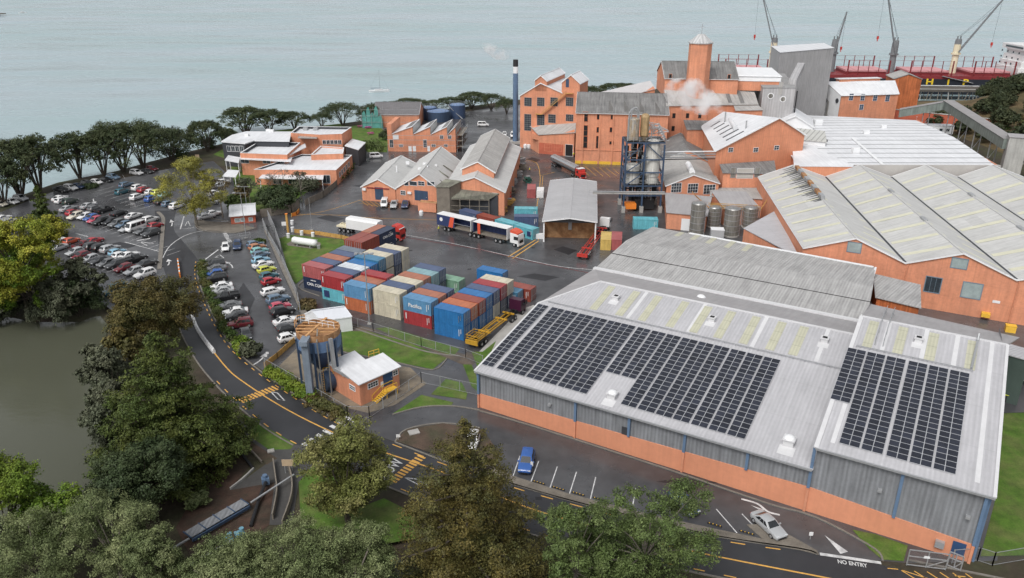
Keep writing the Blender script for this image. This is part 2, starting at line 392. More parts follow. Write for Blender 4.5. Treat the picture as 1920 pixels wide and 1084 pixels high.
# ------------------------------------------------------------ lawns, beds, kerbs, paint
def lawn(pts, m=None, z=.06, name='lawn'): return sheet(name, pts, m or m_lawn, z)
lawn([(524, 447), (545, 441), (640, 449), (664, 462), (640, 474), (600, 484), (574, 499), (571, 520), (555, 533), (543, 520)])
lawn([(636, 621), (690, 622), (770, 644), (838, 672), (811, 693), (738, 678), (640, 658)])
lawn([(704, 616), (730, 614), (862, 655), (850, 668), (760, 640)])
lawn([(868, 684), (884, 684), (899, 720), (899, 738), (884, 725)])
lawn([(884, 660), (905, 660), (930, 640), (915, 675), (896, 690)])
lawn([(808, 740), (836, 711), (866, 718), (876, 738), (874, 750)])
lawn([(737, 776), (790, 741), (850, 755), (846, 761), (790, 763)])
lawn([(455, 776), (500, 802), (553, 833), (545, 843), (505, 844), (470, 820)])
lawn([(1874, 776), (1990, 772), (2600, 800), (2700, 1030), (1920, 1042), (1838, 1044), (1868, 930)])
lawn([(1598, 994), (1640, 1002), (1702, 1024), (1694, 1053), (1654, 1050), (1630, 1030)])
lawn([(430, 300), (470, 292), (545, 330), (600, 345), (545, 380), (470, 402), (436, 396), (440, 350)])
lawn([(655, 238), (700, 228), (728, 252), (726, 286), (690, 286), (660, 262)])
lawn([(400, 290), (470, 250), (640, 232), (650, 240), (560, 270), (430, 300)])
lawn([(560, 905), (590, 870), (640, 905), (660, 960), (640, 1000), (565, 990)])
lawn([(655, 960), (720, 935), (790, 970), (780, 1010), (700, 1025), (670, 1015)])
lawn([(500, 690), (556, 724), (610, 760), (650, 785), (640, 790), (560, 750), (495, 700)], m_soil, .055, 'planting_bed')
lawn([(374, 492), (388, 492), (402, 540), (425, 600), (455, 650), (482, 668), (455, 672), (418, 622), (388, 562)], m_soil, .055, 'planting_bed')
lawn([(741, 828), (762, 806), (830, 795), (905, 806), (935, 850), (925, 880), (842, 862)], m_soil, .12, 'traffic_island')
lawn([(372, 408), (385, 415), (440, 418), (480, 428), (440, 437), (380, 432), (366, 424)], m_gran, .055, 'gravel_verge')
lawn([(520, 690), (560, 650), (640, 665), (770, 690), (800, 720), (740, 760), (690, 775), (650, 765), (560, 720)], M('yard_concrete', (.20, .165, .12), .8, .25, .4, col2=(.13, .115, .095)), .045, 'hopper_yard')
lawn([(560, 560), (640, 600), (815, 650), (900, 672), (880, 690), (800, 655), (636, 618), (575, 575)], M('brown_strip', (.13, .10, .075), .85, .25, .4, col2=(.07, .065, .06)), .042, 'gravel_strip')
lawn([(975, 582), (1000, 572), (1015, 585), (950, 660), (898, 660)], m_conc, .043, 'concrete_apron')
lawn([(500, 830), (590, 838), (650, 880), (600, 900), (560, 905), (548, 985), (505, 985), (515, 905), (430, 920), (500, 870)], m_path, .05, 'footpath')
lawn([(440, 815), (470, 828), (520, 860), (500, 872)], m_soil, .055, 'bark_bed')
lawn([(436, 790), (452, 788), (512, 848), (500, 856)], m_path, .05, 'footpath')
lawn([(424, 806), (470, 872), (430, 920), (500, 870), (516, 905), (505, 985), (470, 1010), (360, 1050), (330, 990), (380, 900)], M('red_bark_ground', (.062, .036, .026), .95, .3, .5, bump=.05, col2=(.045, .034, .024)), .04, 'bark_ground')
# medians between road and parking bays
med = MB()
pts_med = [(905, 868), (960, 893), (1060, 925), (1180, 957), (1340, 993), (1430, 1012), (1400, 985), (1440, 984), (1490, 1010), (1532, 1034), (1535, 1041)] + [(1500, 1032), (1340, 1007), (1180, 970), (1060, 938), (960, 909), (905, 892)]
med.slab(up(G(pts_med, .13)), .13, 0); struct('kerbed_median', med, m_gran)
kb = MB()
def kerb(pts, w=.22, h=.13): strip(kb, smooth_line(pts), w, 0, 0, False, h)
kerb(ROADR[3:12]); kerb([(741, 829), (762, 806), (830, 794), (900, 803)]); kerb(ROADR[13:21]); kerb(ROADL[3:10]); kerb(ROADL[11:])
kerb([(736, 778), (790, 764), (850, 762), (900, 770)]); kerb([(900, 771), (1000, 800), (1250, 880), (1440, 945), (1505, 962), (1560, 985), (1640, 1030), (1655, 1052)])
kerb([(296, 398), (306, 410), (305, 435), (302, 470), (299, 505)], .9, .14); kerb([(366, 424), (372, 408), (440, 418)]); kerb([(366, 424), (380, 433), (440, 437), (480, 428)])
kerb([(500, 434), (508, 450), (530, 500), (558, 560), (575, 600)], 1.1, .35)
kerb([(640, 660), (738, 679), (811, 694), (838, 673)]); kerb([(620, 600), (705, 630), (800, 660), (862, 668)], .35, .1)
kerb([(572, 525), (560, 540), (600, 556)]); kerb([(1700, 1050), (1760, 1062), (1900, 1090)])
struct('kerbs', kb, m_kerb)
mk, my, mr = MB(), MB(), MB()
def wl(pts, w=.15, sm_=True): strip(mk, smooth_line(pts) if sm_ and len(pts) > 2 else pts, w, .036)
def yl(pts, w=.14): strip(my, smooth_line(pts) if len(pts) > 2 else pts, w, .036)
def wpoly(pts): mk.poly(up(G(pts, .037)))
yl(CENT, .22)
dashes(my, ROADR[3:12], .16, 1.1, 1.5, .037, 0, -.55); dashes(my, ROADR[13:21], .16, 1.6, 2.2, .037, 0, -.55); dashes(my, ROADL[6:], .16, 1.3, 2.0, .037, 0, .55)


wl([(305, 484), (318, 462), (345, 443), (375, 434), (408, 431)], .22)
wl([(345, 406), (338, 430), (364, 427)], .3, False); wl([(352, 414), (357, 424), (347, 424), (352, 414)], .18, False)
def arrow(c, d, L=4.0, bend=0., w=.28):                # flat painted arrow, c world, d heading angle
    ca, sa = math.cos(d), math.sin(d); T = lambda x, y: (c[0] + ca * x - sa * y, c[1] + sa * x + ca * y, .037)
    n = 6; mid = [(-L / 2 + L * .62 * i / n, bend * (1 - i / n) ** 2) for i in range(n + 1)]
    strip(mk, [T(*p) for p in mid], w, .037, 0, True)
    mk.poly([T(L * .08, -.62), T(L / 2, 0), T(L * .08, .62)])
for q0, q1, bend in (((320, 497), (315, 486), .6), ((326, 424), (320, 412), .6), ((485, 684), (500, 660), .8), ((445, 500), (417, 490), 1.2), ((172, 372), (180, 384), .3), ((250, 535), (224, 526), .3)):
    a, c = P(*q0), P(*q1); L = max(3.2, math.dist(a, c)); arrow(lerp(a[:2], c[:2], .5), math.atan2(c[1] - a[1], c[0] - a[0]), min(L, 6), bend)
wl([(383, 488), (410, 468), (417, 473)], .35, False); wl([(388, 490), (391, 496)], .3); wl([(405, 482), (412, 478), (420, 484), (403, 483)], .25, False)
for i in range(11):                                    # zebra crossings
    t = i / 10; x, y = 418 + 12 * t, 432 + 22 * t; wl([(x - 4 + t, y), (x + 4 + t, y - .6)], .55)
for i in range(7):
    t = i / 6; x, y = 577 + 78 * t, 836 - 50 * t; a = P(x, y); wl([(x - 9, y - 4.5), (x + 9, y + 5)], .6)
for (x0, y0, x1, y1) in ((452, 752, 515, 728), (737, 902, 790, 857)):   # raised yellow rumble bars
    pass
    for i in range(11):
        t = i / 10; x, y = x0 + (x1 - x0) * t, y0 + (y1 - y0) * t; strip(my, [(x - 6, y - 3.2), (x + 6, y + 3.2)] if x0 < 600 else [(x - 7, y - 3), (x + 7, y + 3)], .34, .038)
for D in ([(508, 735), (520, 737), (534, 752), (521, 749)], [(759, 896), (783, 899), (806, 913), (784, 909)]):
    wl(D + [D[0]], .16, False)
for x0, y0, x1, y1 in ((962, 893, 975, 855), (995, 905, 1010, 865), (1031, 916, 1045, 875), (1068, 926, 1081, 885), (1107, 936, 1117, 895), (1186, 950, 1192, 916), (1382, 1000, 1343, 955), (1437, 1011, 1391, 964)): wl([(x0, y0), (x1, y1)], .13)
wl([(1390, 936), (1420, 945), (1440, 960), (1462, 966)], .3); wpoly([(1408, 948), (1440, 958), (1425, 957)])
wl([(1537, 1039), (1652, 1056)], .45); wpoly([(1546, 1004), (1590, 1035), (1576, 1039)]); 


for i in range(6): yl([(1690 + i * 24, 1070 + i * 1.2), (1716 + i * 24, 1086 + i * 1.5)], .13)
yl([(1692, 1070), (1760, 1092)], .13); yl([(1664, 1066), (1684, 1068)], .13); yl([(1790, 1080), (1810, 1082)], .13)
rp = MB(); rng_ = random.Random(4)
for x, y, a_, c_ in ((860, 540, 30, 9), (1010, 520, 40, 7), (1060, 470, 22, 8), (700, 350, 40, 6), (620, 410, 26, 7), (1000, 300, 14, 5), (1060, 790, 50, 9), (1290, 905, 60, 8), (460, 560, 18, 30), (230, 460, 30, 6), (150, 400, 30, 5), (340, 470, 10, 22), (560, 770, 26, 12), (1150, 985, 40, 8), (900, 940, 34, 8)):
    q = [P(x - a_, y - c_ * .2)[:2], P(x - a_ * .2, y - c_)[:2], P(x + a_, y)[:2], P(x + a_ * .3, y + c_)[:2]]; rp.poly(up([(*p, .031) for p in q]))
struct('asphalt_patches', rp, M('patched_asphalt', (.026, .026, .029), .5, .2, .2, rvar=.15))
dg = MB()
for x, y in ((880, 505), (770, 470), (1000, 465), (420, 470), (640, 880), (560, 842), (1010, 935), (865, 800), (1240, 860), (700, 335), (305, 500), (900, 560)): q = P(x, y); dg.poly(up([(q[0] - .4, q[1] - .3, .034), (q[0] + .4, q[1] - .3, .034), (q[0] + .4, q[1] + .3, .034), (q[0] - .4, q[1] + .3, .034)]))
struct('drain_grates', dg, m_chas)
# works yard lines
wl([(708, 430), (762, 441), (850, 457), (955, 480), (1050, 500), (1140, 508)], .18); yl([(560, 402), (640, 404), (700, 409), (822, 413)], .15); yl([(545, 406), (600, 398), (650, 384), (676, 375)], .15)
yl([(953, 482), (1004, 450)], .3); yl([(961, 485), (1010, 452)], .3); yl([(988, 300), (1006, 306), (1012, 325), (1012, 350), (1003, 420), (1010, 450)], .16); yl([(1018, 330), (1016, 352)], .14); yl([(1012, 330), (1040, 323)], .14)
strip(mr, [(720, 438), (800, 452), (900, 468), (990, 490), (1120, 515)], .25, .037)
for x0, y0, x1, y1 in ((1085, 312, 1105, 330), (1098, 313, 1118, 330), (1111, 314, 1131, 331), (1124, 315, 1144, 332), (1137, 316, 1156, 330), (1150, 317, 1160, 326)): yl([(x0, y0), (x1, y1)], .14)
for i in range(6): yl([(676 + i * 9, 376 + i), (690 + i * 9, 386 + i)], .12)
yl([(672, 381), (735, 390)], .12)
# bay lines of the big car park
for x0, y0, n, dx, dy, ex, ey in ((178, 360, 9, 9.5, 4.3, 36, -10), (208, 352, 4, 9, 3, 0, 0), (258, 368, 5, 11, 5, 22, -7), (186, 430, 12, 11.5, 4.5, 26, -9), (172, 500, 11, 9.5, 3.6, 22, -8), (120, 385, 8, 12, 5, 28, -8), (180, 338, 6, 10, -2, 4, 7)):
    for i in range(n):
        x, y = x0 + dx * i, y0 + dy * i
        if ex: wl([(x, y), (x + ex, y + ey)], .11)
wl([(234, 454), (299, 472), (300, 455)], .22, False); wl([(263, 454), (288, 457), (276, 461), (263, 454)], .25, False); wl([(256, 452), (282, 447)], .5)
wl([(142, 438), (165, 444)], .3)

for i in range(9): wl([(482 + i * 6.2, 508 + i * 14.5), (500 + i * 6.4, 503 + i * 14.5)], .11)
for i in range(8): wl([(405 + i * 6.5, 530 + i * 14), (428 + i * 6.5, 529 + i * 14)], .11)
for nm, b_, m_ in (('white_road_markings', mk, m_mark), ('yellow_road_markings', my, m_marky), ('red_road_markings', mr, m_markr)): struct(nm, b_, m_)
def ground_text(s, x0, y0, x1, y1, size, sx=1.):
    a, c = Vector(P(x0, y0)), Vector(P(x1, y1)); d = (c - a).normalized(); n = Vector((-d.y, d.x, 0))
    o = txt('painted_lettering', s, size, m_mark, None, (a + c) / 2 + Vector((0, 0, .038)), d, n, .002, .02, sx=sx); tag(o, kind='structure')
ground_text('NO ENTRY', 1568, 1053, 1628, 1062, .85, .72)
ground_text('SLOW', 716, 893, 744, 868, 2.6, .62)
# wheel stops at the roadside bays
for i, (x, y) in enumerate(((1010, 906), (1047, 917), (1084, 927), (1124, 937), (1340, 985), (1400, 1000))):
    a = P(x, y); b = MB(); b.box((a[0], a[1], .03), (1.7, .16, .11), rad(-26)); 
    for k in range(4): b.box((a[0] + math.cos(rad(-26)) * (k - 1.5) * .42, a[1] + math.sin(rad(-26)) * (k - 1.5) * .42, .141), (.1, .162, .006), rad(-26), 1)
    tag(b.build('wheel_stop', [m_chas, m_yel]), 'black and yellow wheel stop in the roadside bays, %s' % ('first from the blue vehicle', 'second from the blue vehicle', 'third from the blue vehicle', 'fourth from the blue vehicle', 'second nearest the silver sedan', 'nearest the silver sedan')[i], 'wheel stop', 'wheel stops along the median')
# ------------------------------------------------------------ building kit
def hit(a, b, px, py):
    u = (px - CX) / FPX; v = (py - CY) / FPX; f = CP - v * SP; upv = -SP - v * CP
    ex, ey = b[0] - a[0], b[1] - a[1]
    # t*(u,f) = a + s*e
    det = u * (-ey) - f * (-ex); t = (a[0] * (-ey) - a[1] * (-ex)) / det; s = (u * a[1] - f * a[0]) / det
    return s, CAMH + t * upv, t, math.hypot(ex, ey)
def wframe(a, b):
    d = Vector((b[0] - a[0], b[1] - a[1], 0)).normalized(); return d, Vector((d.y, -d.x, 0))
def panel(mb, a, b, s0, s1, z0, z1, out, th, m=0):    # box lying on wall a-b, metres along, proud by out
    d, n = wframe(a, b); A = Vector((a[0], a[1], 0))
    q = [A + d * s0 + n * (out - th), A + d * s0 + n * out, A + d * s1 + n * out, A + d * s1 + n * (out - th)]
    mb.prism([(p.x, p.y) for p in q], z0, z1, m)
def win(root, a, b, s, zb, w, h, nx=2, ny=2, fm=None, gm=None, name='window', fr=.09, label=None):
    L = math.dist(a, b); c = s * L; f = MB(); fm = fm or m_wh
    for s0, s1, z0, z1 in ((c - w / 2, c + w / 2, zb - fr, zb), (c - w / 2, c + w / 2, zb + h, zb + h + fr), (c - w / 2 - fr, c - w / 2, zb - fr, zb + h + fr), (c + w / 2, c + w / 2 + fr, zb - fr, zb + h + fr)): panel(f, a, b, s0, s1, z0, z1, .08, .1)
    for i in range(1, nx): panel(f, a, b, c - w / 2 + w * i / nx - .025, c - w / 2 + w * i / nx + .025, zb, zb + h, .07, .03)
    for j in range(1, ny): panel(f, a, b, c - w / 2, c + w / 2, zb + h * j / ny - .025, zb + h * j / ny + .025, .066, .03)
    o = f.build(name, fm, root); p = MB(); panel(p, a, b, c - w / 2, c + w / 2, zb, zb + h, .04, .05); p.build('pane', gm or m_glass, o)
    if label: o['label'] = label
    return o
def winpx(root, a, b, px, py, wp, hp, nx=2, ny=2, fm=None, gm=None, name='window', fr=.09, label=None):
    s, z, t, L = hit(a, b, px, py); k = t / FPX
    d, n = wframe(a, b); w = wp * k / max(.35, abs(d.x)); h = hp * k / .93
    return win(root, a, b, s, z - h / 2, w, h, nx, ny, fm, gm, name, fr, label)
def door(root, a, b, s, w, h, m, zb=.02, name='door', label=None):
    L = math.dist(a, b); f = MB(); panel(f, a, b, s * L - w / 2, s * L + w / 2, zb, zb + h, .07, .12); o = f.build(name, m, root)
    hd = MB(); panel(hd, a, b, s * L + w * .36, s * L + w * .42, zb + 1.0, zb + 1.15, .12, .06); hd.build('handle', m_galv, o)
    if label: o['label'] = label
    return o
def doorpx(root, a, b, px, py, wp, hp, m, name='door', label=None):
    s, z, t, L = hit(a, b, px, py); k = t / FPX; d, n = wframe(a, b); h = hp * k / .93
    return door(root, a, b, s, wp * k / max(.35, abs(d.x)), h, m, z - h / 2, name, label)
def cen(pts): return (sum(p[0] for p in pts) / len(pts), sum(p[1] for p in pts) / len(pts), 0)
def v2(p): return (p[0], p[1])
def gable(name, label, cat, A, B, C, D, ze, zr, wm, rm, z0=0., ov=.35, ovg=.25, t=.14, trim=None, apex=(.5, .5), group=None, root=None, wname='wall', rname='roof', cap=True):
    A, B, C, D = map(v2, (A, B, C, D)); trim = trim or m_wh
    root = root or thing(name, label, cat, cen((A, B, C, D)), group)
    zl, zrr = ze if isinstance(ze, tuple) else (ze, ze); zf, zb = zr if isinstance(zr, tuple) else (zr, zr)
    F, R = lerp(A, B, apex[0]), lerp(D, C, apex[1]); e = t + .01
    b = MB()
    b.poly([(*A, z0), (*B, z0), (*B, zrr - e), (*F, zf - e), (*A, zl - e)]); b.poly([(*C, z0), (*D, z0), (*D, zl - e), (*R, zb - e), (*C, zrr - e)])
    b.poly([(*D, z0), (*A, z0), (*A, zl - e), (*D, zl - e)]); b.poly([(*B, z0), (*C, z0), (*C, zrr - e), (*B, zrr - e)]); b.build(wname, wm, root)
    def ext(p, q, zp, zq, dirr):                       # push eave point p away from ridge point q
        d = Vector((p[0] - q[0], p[1] - q[1], zp - zq)); l = math.hypot(d.x, d.y); k = ov / l
        return (p[0] + d.x * k + dirr[0] * ovg, p[1] + d.y * k + dirr[1] * ovg, zp + d.z * k)
    r = Vector((F[0] - R[0], F[1] - R[1], 0)).normalized(); fw, bw = (r.x, r.y), (-r.x, -r.y)
    Fp, Rp = (F[0] + r.x * ovg, F[1] + r.y * ovg, zf), (R[0] - r.x * ovg, R[1] - r.y * ovg, zb)
    Ap, Bp, Cp, Dp = ext(A, F, zl, zf, fw), ext(B, F, zrr, zf, fw), ext(C, R, zrr, zb, bw), ext(D, R, zl, zb, bw)
    b = MB(); b.slab([Ap, Fp, Rp, Dp], t); b.slab([Fp, Bp, Cp, Rp], t); b.build(rname, rm, root)
    if cap:
        b = MB(); b.bar((Fp[0], Fp[1], zf + .02), (Rp[0], Rp[1], zb + .02), .34, .10); b.build('ridge_cap', rm, root)
    if trim != 0:
        for sg, L_ in ((.035, (Ap, Fp, Bp)), (-.035, (Dp, Rp, Cp))):
            for a, c in zip(L_, L_[1:]):
                b = MB(); o = Vector((r.x, r.y, 0)) * sg - Vector((0, 0, t * .5)); b.bar(Vector(a) + o, Vector(c) + o, .06, t + .14); b.build('barge_board', trim, root)
        for a, c in ((Ap, Dp), (Bp, Cp)): b = MB(); b.bar((a[0], a[1], a[2] - .12), (c[0], c[1], c[2] - .12), .13, .13); b.build('gutter', trim, root)
    return root
def inset(poly, d):
    n = len(poly); out = []
    for i in range(n):
        p0, p1, p2 = Vector(poly[i - 1][:2]), Vector(poly[i][:2]), Vector(poly[(i + 1) % n][:2])
        a, b = (p1 - p0).normalized(), (p2 - p1).normalized(); na, nb = Vector((-a.y, a.x)), Vector((-b.y, b.x))
        m = (na + nb); m = m / max(.3, m.length_squared) * 2; q = p1 + m * d; out.append((q.x, q.y))
    return out
def mono(name, label, cat, poly, zt, wm, rm, z0=0., ov=.3, t=.14, root=None, wname='wall', rname='roof', group=None, fascia=None):
    poly = [v2(p) for p in poly]; zt = zt if isinstance(zt, (list, tuple)) else [zt] * len(poly)
    root = root or thing(name, label, cat, cen(poly), group)
    if wm:
        b = MB(); b.prism(poly, z0, [z - t - .01 for z in zt], bottom=False); b.build(wname, wm, root)
    op = inset(poly, -ov) if ov else poly
    # plane through the tops for the overhang
    A = np.array([[p[0], p[1], 1] for p in poly]); co = np.linalg.lstsq(A, np.array(zt), rcond=None)[0]
    b = MB(); b.slab([(p[0], p[1], co[0] * p[0] + co[1] * p[1] + co[2]) for p in op], t); b.build(rname, rm, root)
    return root
def parapet(poly, h, wm, rm, root, z0=0., inm=None, ph=.5, th=.3, cop=None, wname='wall', rname='roof', copn='coping'):
    poly = [v2(p) for p in poly]; a = sum(poly[i][0] * poly[(i + 1) % len(poly)][1] - poly[(i + 1) % len(poly)][0] * poly[i][1] for i in range(len(poly)))
    if a < 0: poly = poly[::-1]
    inn = inset(poly, th); k = len(poly); b = MB()
    for i in range(k):
        j = (i + 1) % k; b.poly([(*poly[i], z0), (*poly[j], z0), (*poly[j], h), (*poly[i], h)]); b.poly([(*inn[j], h - ph), (*inn[i], h - ph), (*inn[i], h), (*inn[j], h)], 1)
    b.build(wname, [wm, inm or wm], root); b = MB(); b.slab([(*p, h - ph + .02) for p in inn], .15); b.build(rname, rm, root)
    b = MB(); o2, i2 = inset(poly, -.05), inset(poly, th + .05)
    for i in range(k):
        j = (i + 1) % k; b.slab([(*o2[i], h + .07), (*o2[j], h + .07), (*i2[j], h + .07), (*i2[i], h + .07)], .07)
    b.build(copn, cop or m_wh, root)
    return poly
def pipe(root, pts, r, m, name='pipe', n=7): b = MB(); b.tube(pts, r, n); return b.build(name, m, root, smooth=True)
def railing(root, pts, m, h=1.1, post=1.6, r=.035, name='railing', mid=True):
    b = MB()
    for a, c in zip(pts, pts[1:]):
        a, c = Vector(a), Vector(c); L = (c - a).length; k = max(1, int(L / post))
        for i in range(k + 1): q = a + (c - a) * i / k; b.bar(q, q + Vector((0, 0, h)), r * 2)
        for z in ((h, h * .5) if mid else (h,)): b.bar(a + Vector((0, 0, z)), c + Vector((0, 0, z)), r * 1.8)
    return b.build(name, m, root)
# ------------------------------------------------------------ the long warehouse with solar roof
UA = math.atan2(-.51, .86); UX = Vector((math.cos(UA), math.sin(UA), 0)); UN = Vector((-UX.y, UX.x, 0)); A0 = Vector((-4.8, 99.3, 0)); SL = .185
def W(u, n, z): p = A0 + UX * u + UN * n; return (p.x, p.y, z)
def onroof(px, py, z0):
    u = (px - CX) / FPX; v = (py - CY) / FPX; f = CP - v * SP; upv = -SP - v * CP
    an = A0.x * UN.x + A0.y * UN.y; t = (CAMH - z0 + SL * an) / (SL * (u * UN.x + f * UN.y) - upv)
    q = Vector((u * t, f * t, 0)) - A0; return q.dot(UX), q.dot(UN)
US, UE, NR = 46.6, 63.8, 28.3
wh = thing('warehouse', 'long grey clad warehouse with orange base and rows of solar panels on its pale roof', 'warehouse', W(32, 14, 0))
b = MB()                                              # cladding
def wl4(mb, u0, u1, n, z0a, z0b, z1a, z1b, m=0): mb.poly([W(u0, n, z0a), W(u1, n, z0b), W(u1, n, z1b), W(u0, n, z1a)], m)
ze0, ze1 = 6.25, 9.25; rz = lambda z, n: z + SL * n
wl4(b, 0, US, 0, 2.3, 3.4, ze0 - .16, ze0 - .16); wl4(b, US, UE, 0, 3.4, 2.4, ze1 - .16, ze1 - .16)
b.poly([W(0, 40, 0), W(0, 0, 2.3), W(0, 0, ze0 - .16), W(0, 18.7, rz(ze0, 18.7) - .16), W(0, 40, 8.6)])
b.poly([W(UE, 0, 2.4), W(UE, 40, 0), W(UE, 40, 12.2), W(UE, NR, rz(ze1, NR) - .16), W(UE, 0, ze1 - .16)])
b.poly([W(US, NR + 12, 8), W(US, 0, ze0 - .3), W(US, 0, ze1 - .17), W(US, NR, rz(ze1, NR) - .17), W(US, NR + 12, 12.2)])
b.poly([W(UE, 40, 0), W(0, 40, 0), W(0, 40, 8.5), W(UE, 40, 8.5)]); b.build('wall_cladding', m_cladd, wh)
b = MB()
pl = [(0, 2.3), (US, 3.4), (UE, 2.4)]
for (u0, z0), (u1, z1) in zip(pl, pl[1:]):
    q = [W(u0, -.12, 0), W(u1, -.12, 0), W(u1, -.12, z1), W(u0, -.12, z0)]; b.poly(q); b.poly([q[3], q[2], W(u1, .05, z1), W(u0, .05, z0)])
b.poly([W(0, 3, 0), W(-.12, -.12, 0), W(-.12, -.12, 2.3), W(-.12, 3, 2.3)]); b.poly([W(UE + .1, -.12, 0), W(UE + .1, 30, 0), W(UE + .1, 30, 2.4), W(UE + .1, -.12, 2.4)])
b.build('plinth', M('orange_plinth', (.62, .262, .152), .8, .07, .15, streak=.07), wh)
b = MB()
b.slab([W(-.4, -.5, rz(ze0, -.5)), W(US, -.5, rz(ze0, -.5)), W(US, NR, rz(ze0, NR)), W(6.05, NR, rz(ze0, NR)), W(-.4, 18.7, rz(ze0, 18.7))], .15)
b.slab([W(US - .15, -.5, rz(ze1, -.5)), W(UE + .5, -.5, rz(ze1, -.5)), W(UE + .5, NR, rz(ze1, NR)), W(US - .15, NR, rz(ze1, NR))], .15)
b.build('roof', m_iron, wh)
b = MB()
b.slab([W(6.05, NR, rz(ze0, NR)), W(US, NR, rz(ze0, NR)), W(US, 40, 8.7), W(-.3, 40, 8.7)], .15); b.slab([W(-.4, 18.7, rz(ze0, 18.7)), W(6.05, NR, rz(ze0, NR)), W(-.3, 40, 8.7)], .15)
b.slab([W(US - .15, NR, rz(ze1, NR)), W(UE + .5, NR, rz(ze1, NR)), W(UE + 2.5, 38, 12.0), W(US - .15, 40, 12.0)], .15)
b.build('rear_roof', m_memb, wh)
b = MB(); b.bar(W(-.3, 39.6, 8.95), W(US, 39.6, 8.95), .9, .35); b.bar(W(6, NR, rz(ze0, NR) + .03), W(US, NR, rz(ze0, NR) + .03), .4, .12); b.bar(W(US, NR, rz(ze1, NR) + .03), W(UE + .5, NR, rz(ze1, NR) + .03), .4, .12)
b.bar(W(-.42, -.5, rz(ze0, -.5)), W(-.42, 18.7, rz(ze0, 18.7)), .3, .2); b.bar(W(UE + .5, -.5, rz(ze1, -.5)), W(UE + .5, NR, rz(ze1, NR)), .35, .2); b.bar(W(US - .1, -.5, rz(ze1, -.5)), W(US - .1, NR, rz(ze1, NR)), .5, .2)
b.bar(W(-.4, 18.7, rz(ze0, 18.7) + .03), W(6.05, NR, rz(ze0, NR) + .03), .35, .12)
for uu in (14.5, 24.2, 33.7, 42.5): b.bar(W(uu, 20, rz(ze0, 20) + .01), W(uu, NR, rz(ze0, NR) + .01), .55, .05)
for uu in (50.2, 54.9, 58.6): b.bar(W(uu, 21, rz(ze1, 21) + .01), W(uu, NR, rz(ze1, NR) + .01), .55, .05)
b.bar(W(US + 1.4, 1, rz(ze1, 1) + .01), W(US + 1.4, 8.5, rz(ze1, 8.5) + .01), .5, .05); b.bar(W(UE - 1.2, 1, rz(ze1, 1) + .01), W(UE - 1.2, NR, rz(ze1, NR) + .01), .5, .05)
b.build('flashing', m_flash, wh)
b = MB(); b.bar(W(-.4, -.6, ze0 - .18), W(US - .1, -.6, ze0 - .18), .2, .24); b.bar(W(US - .1, -.6, ze1 - .18), W(UE + .6, -.6, ze1 - .18), .2, .24); b.build('gutter', m_galv, wh)
def colat(px, py, zt, low=True):
    u = (Vector(P(px, py, 2.5)) - A0).dot(UX); u = max(-.05, min(UE, u)); zp = 2.3 + (3.4 - 2.3) * u / US if u < US else 3.4 - (u - US) / (UE - US)
    b = MB(); q = W(u, -.2, 0); b.box((q[0], q[1], zp), (.34, .3, zt - zp - .2), UA); o = b.build('column', m_blsteel, wh)
    if low:
        b = MB(); b.box((q[0], q[1], 0), (.3, .26, zp + .02), UA); b.build('downpipe', m_or, o)
for a in ((899, 735, ze0, 1), (1080, 790, ze0, 1), (1180, 820, ze0, 0), (1284, 850, ze0, 1), (1400, 885, ze0, 0), (1521, 905, ze1, 1), (1676, 965, ze1, 0), (1826, 1015, ze1, 1)): colat(*a)
q = W(UE + .25, .5, 0); b = MB(); b.box((q[0], q[1], 0), (.3, .5, ze1 - .25), UA); b.build('column', m_blsteel, wh)
a_, b_ = W(0, -.12, 0)[:2], W(UE, -.12, 0)[:2]
doorpx(wh, a_, b_, 1797, 1029, 19, 27, M('blue_door', (.03, .07, .16), .5, .05), label='blue side door at the right end of the orange base')
b = MB(); s, z, t, L = hit(a_, b_, 1762, 1018); panel(b, a_, b_, s * L - .45, s * L + .45, z - .4, z + .4, .5, .5); b.build('wall_box', m_galv, wh)
for px, py in ((1032, 758), (1650, 918), (1815, 968)):
    s, z, t, L = hit(W(0, 0, 0)[:2], W(UE, 0, 0)[:2], px, py); b = MB(); panel(b, W(0, 0, 0)[:2], W(UE, 0, 0)[:2], s * L - .22, s * L + .22, z - .15, z + .15, .45, .45); b.build('floodlight', m_galv, wh)
b = MB(); s, z, t, L = hit(a_, b_, 1172, 810); panel(b, W(0, 0, 0)[:2], W(UE, 0, 0)[:2], s * L - .5, s * L + .5, 2.75, 4.0, .1, .12); b.build('louvre', m_char, wh)
# solar arrays: one part per strip of modules, cells and frames as real geometry
m_cell = M('solar_cells', (.020, .023, .034), .16, .25, .6, spec=.6, island=.25); m_cframe = M('solar_frame', (.50, .51, .53), .4, .05, metal=.3)
def strip_of_panels(z0, u0, u1, n0, n1):
    b = MB(); nr = max(2, round((n1 - n0) / .93)); h = .13; g = .035
    pt = lambda u, n, dz: W(u, n, rz(z0, n) + dz)
    b.slab([pt(u0, n0, h), pt(u1, n0, h), pt(u1, n1, h), pt(u0, n1, h)], .05, 1)
    for i in range(nr):
        a, c = n0 + (n1 - n0) * i / nr, n0 + (n1 - n0) * (i + 1) / nr
        for k in range(2):
            p, q = u0 + (u1 - u0) * k / 2, u0 + (u1 - u0) * (k + 1) / 2
            b.poly([pt(p + g, a + g, h + .006), pt(q - g, a + g, h + .006), pt(q - g, c - g, h + .006), pt(p + g, c - g, h + .006)], 0)
    b.build('solar_array', [m_cell, m_cframe], wh)
def zl(x): return 880 + x / 3.011, 500 + (200 + (x - 400) * .2348) / 3.011
tops = [(402, 460), (480, 550), (556, 627), (634, 712), (718, 792), (799, 870), (873, 950), (962, 1035), (1043, 1120), (1127, 1205), (1213, 1300), (1306, 1388), (1394, 1478), (1487, 1570), (1577, 1665), (1672, 1763)]
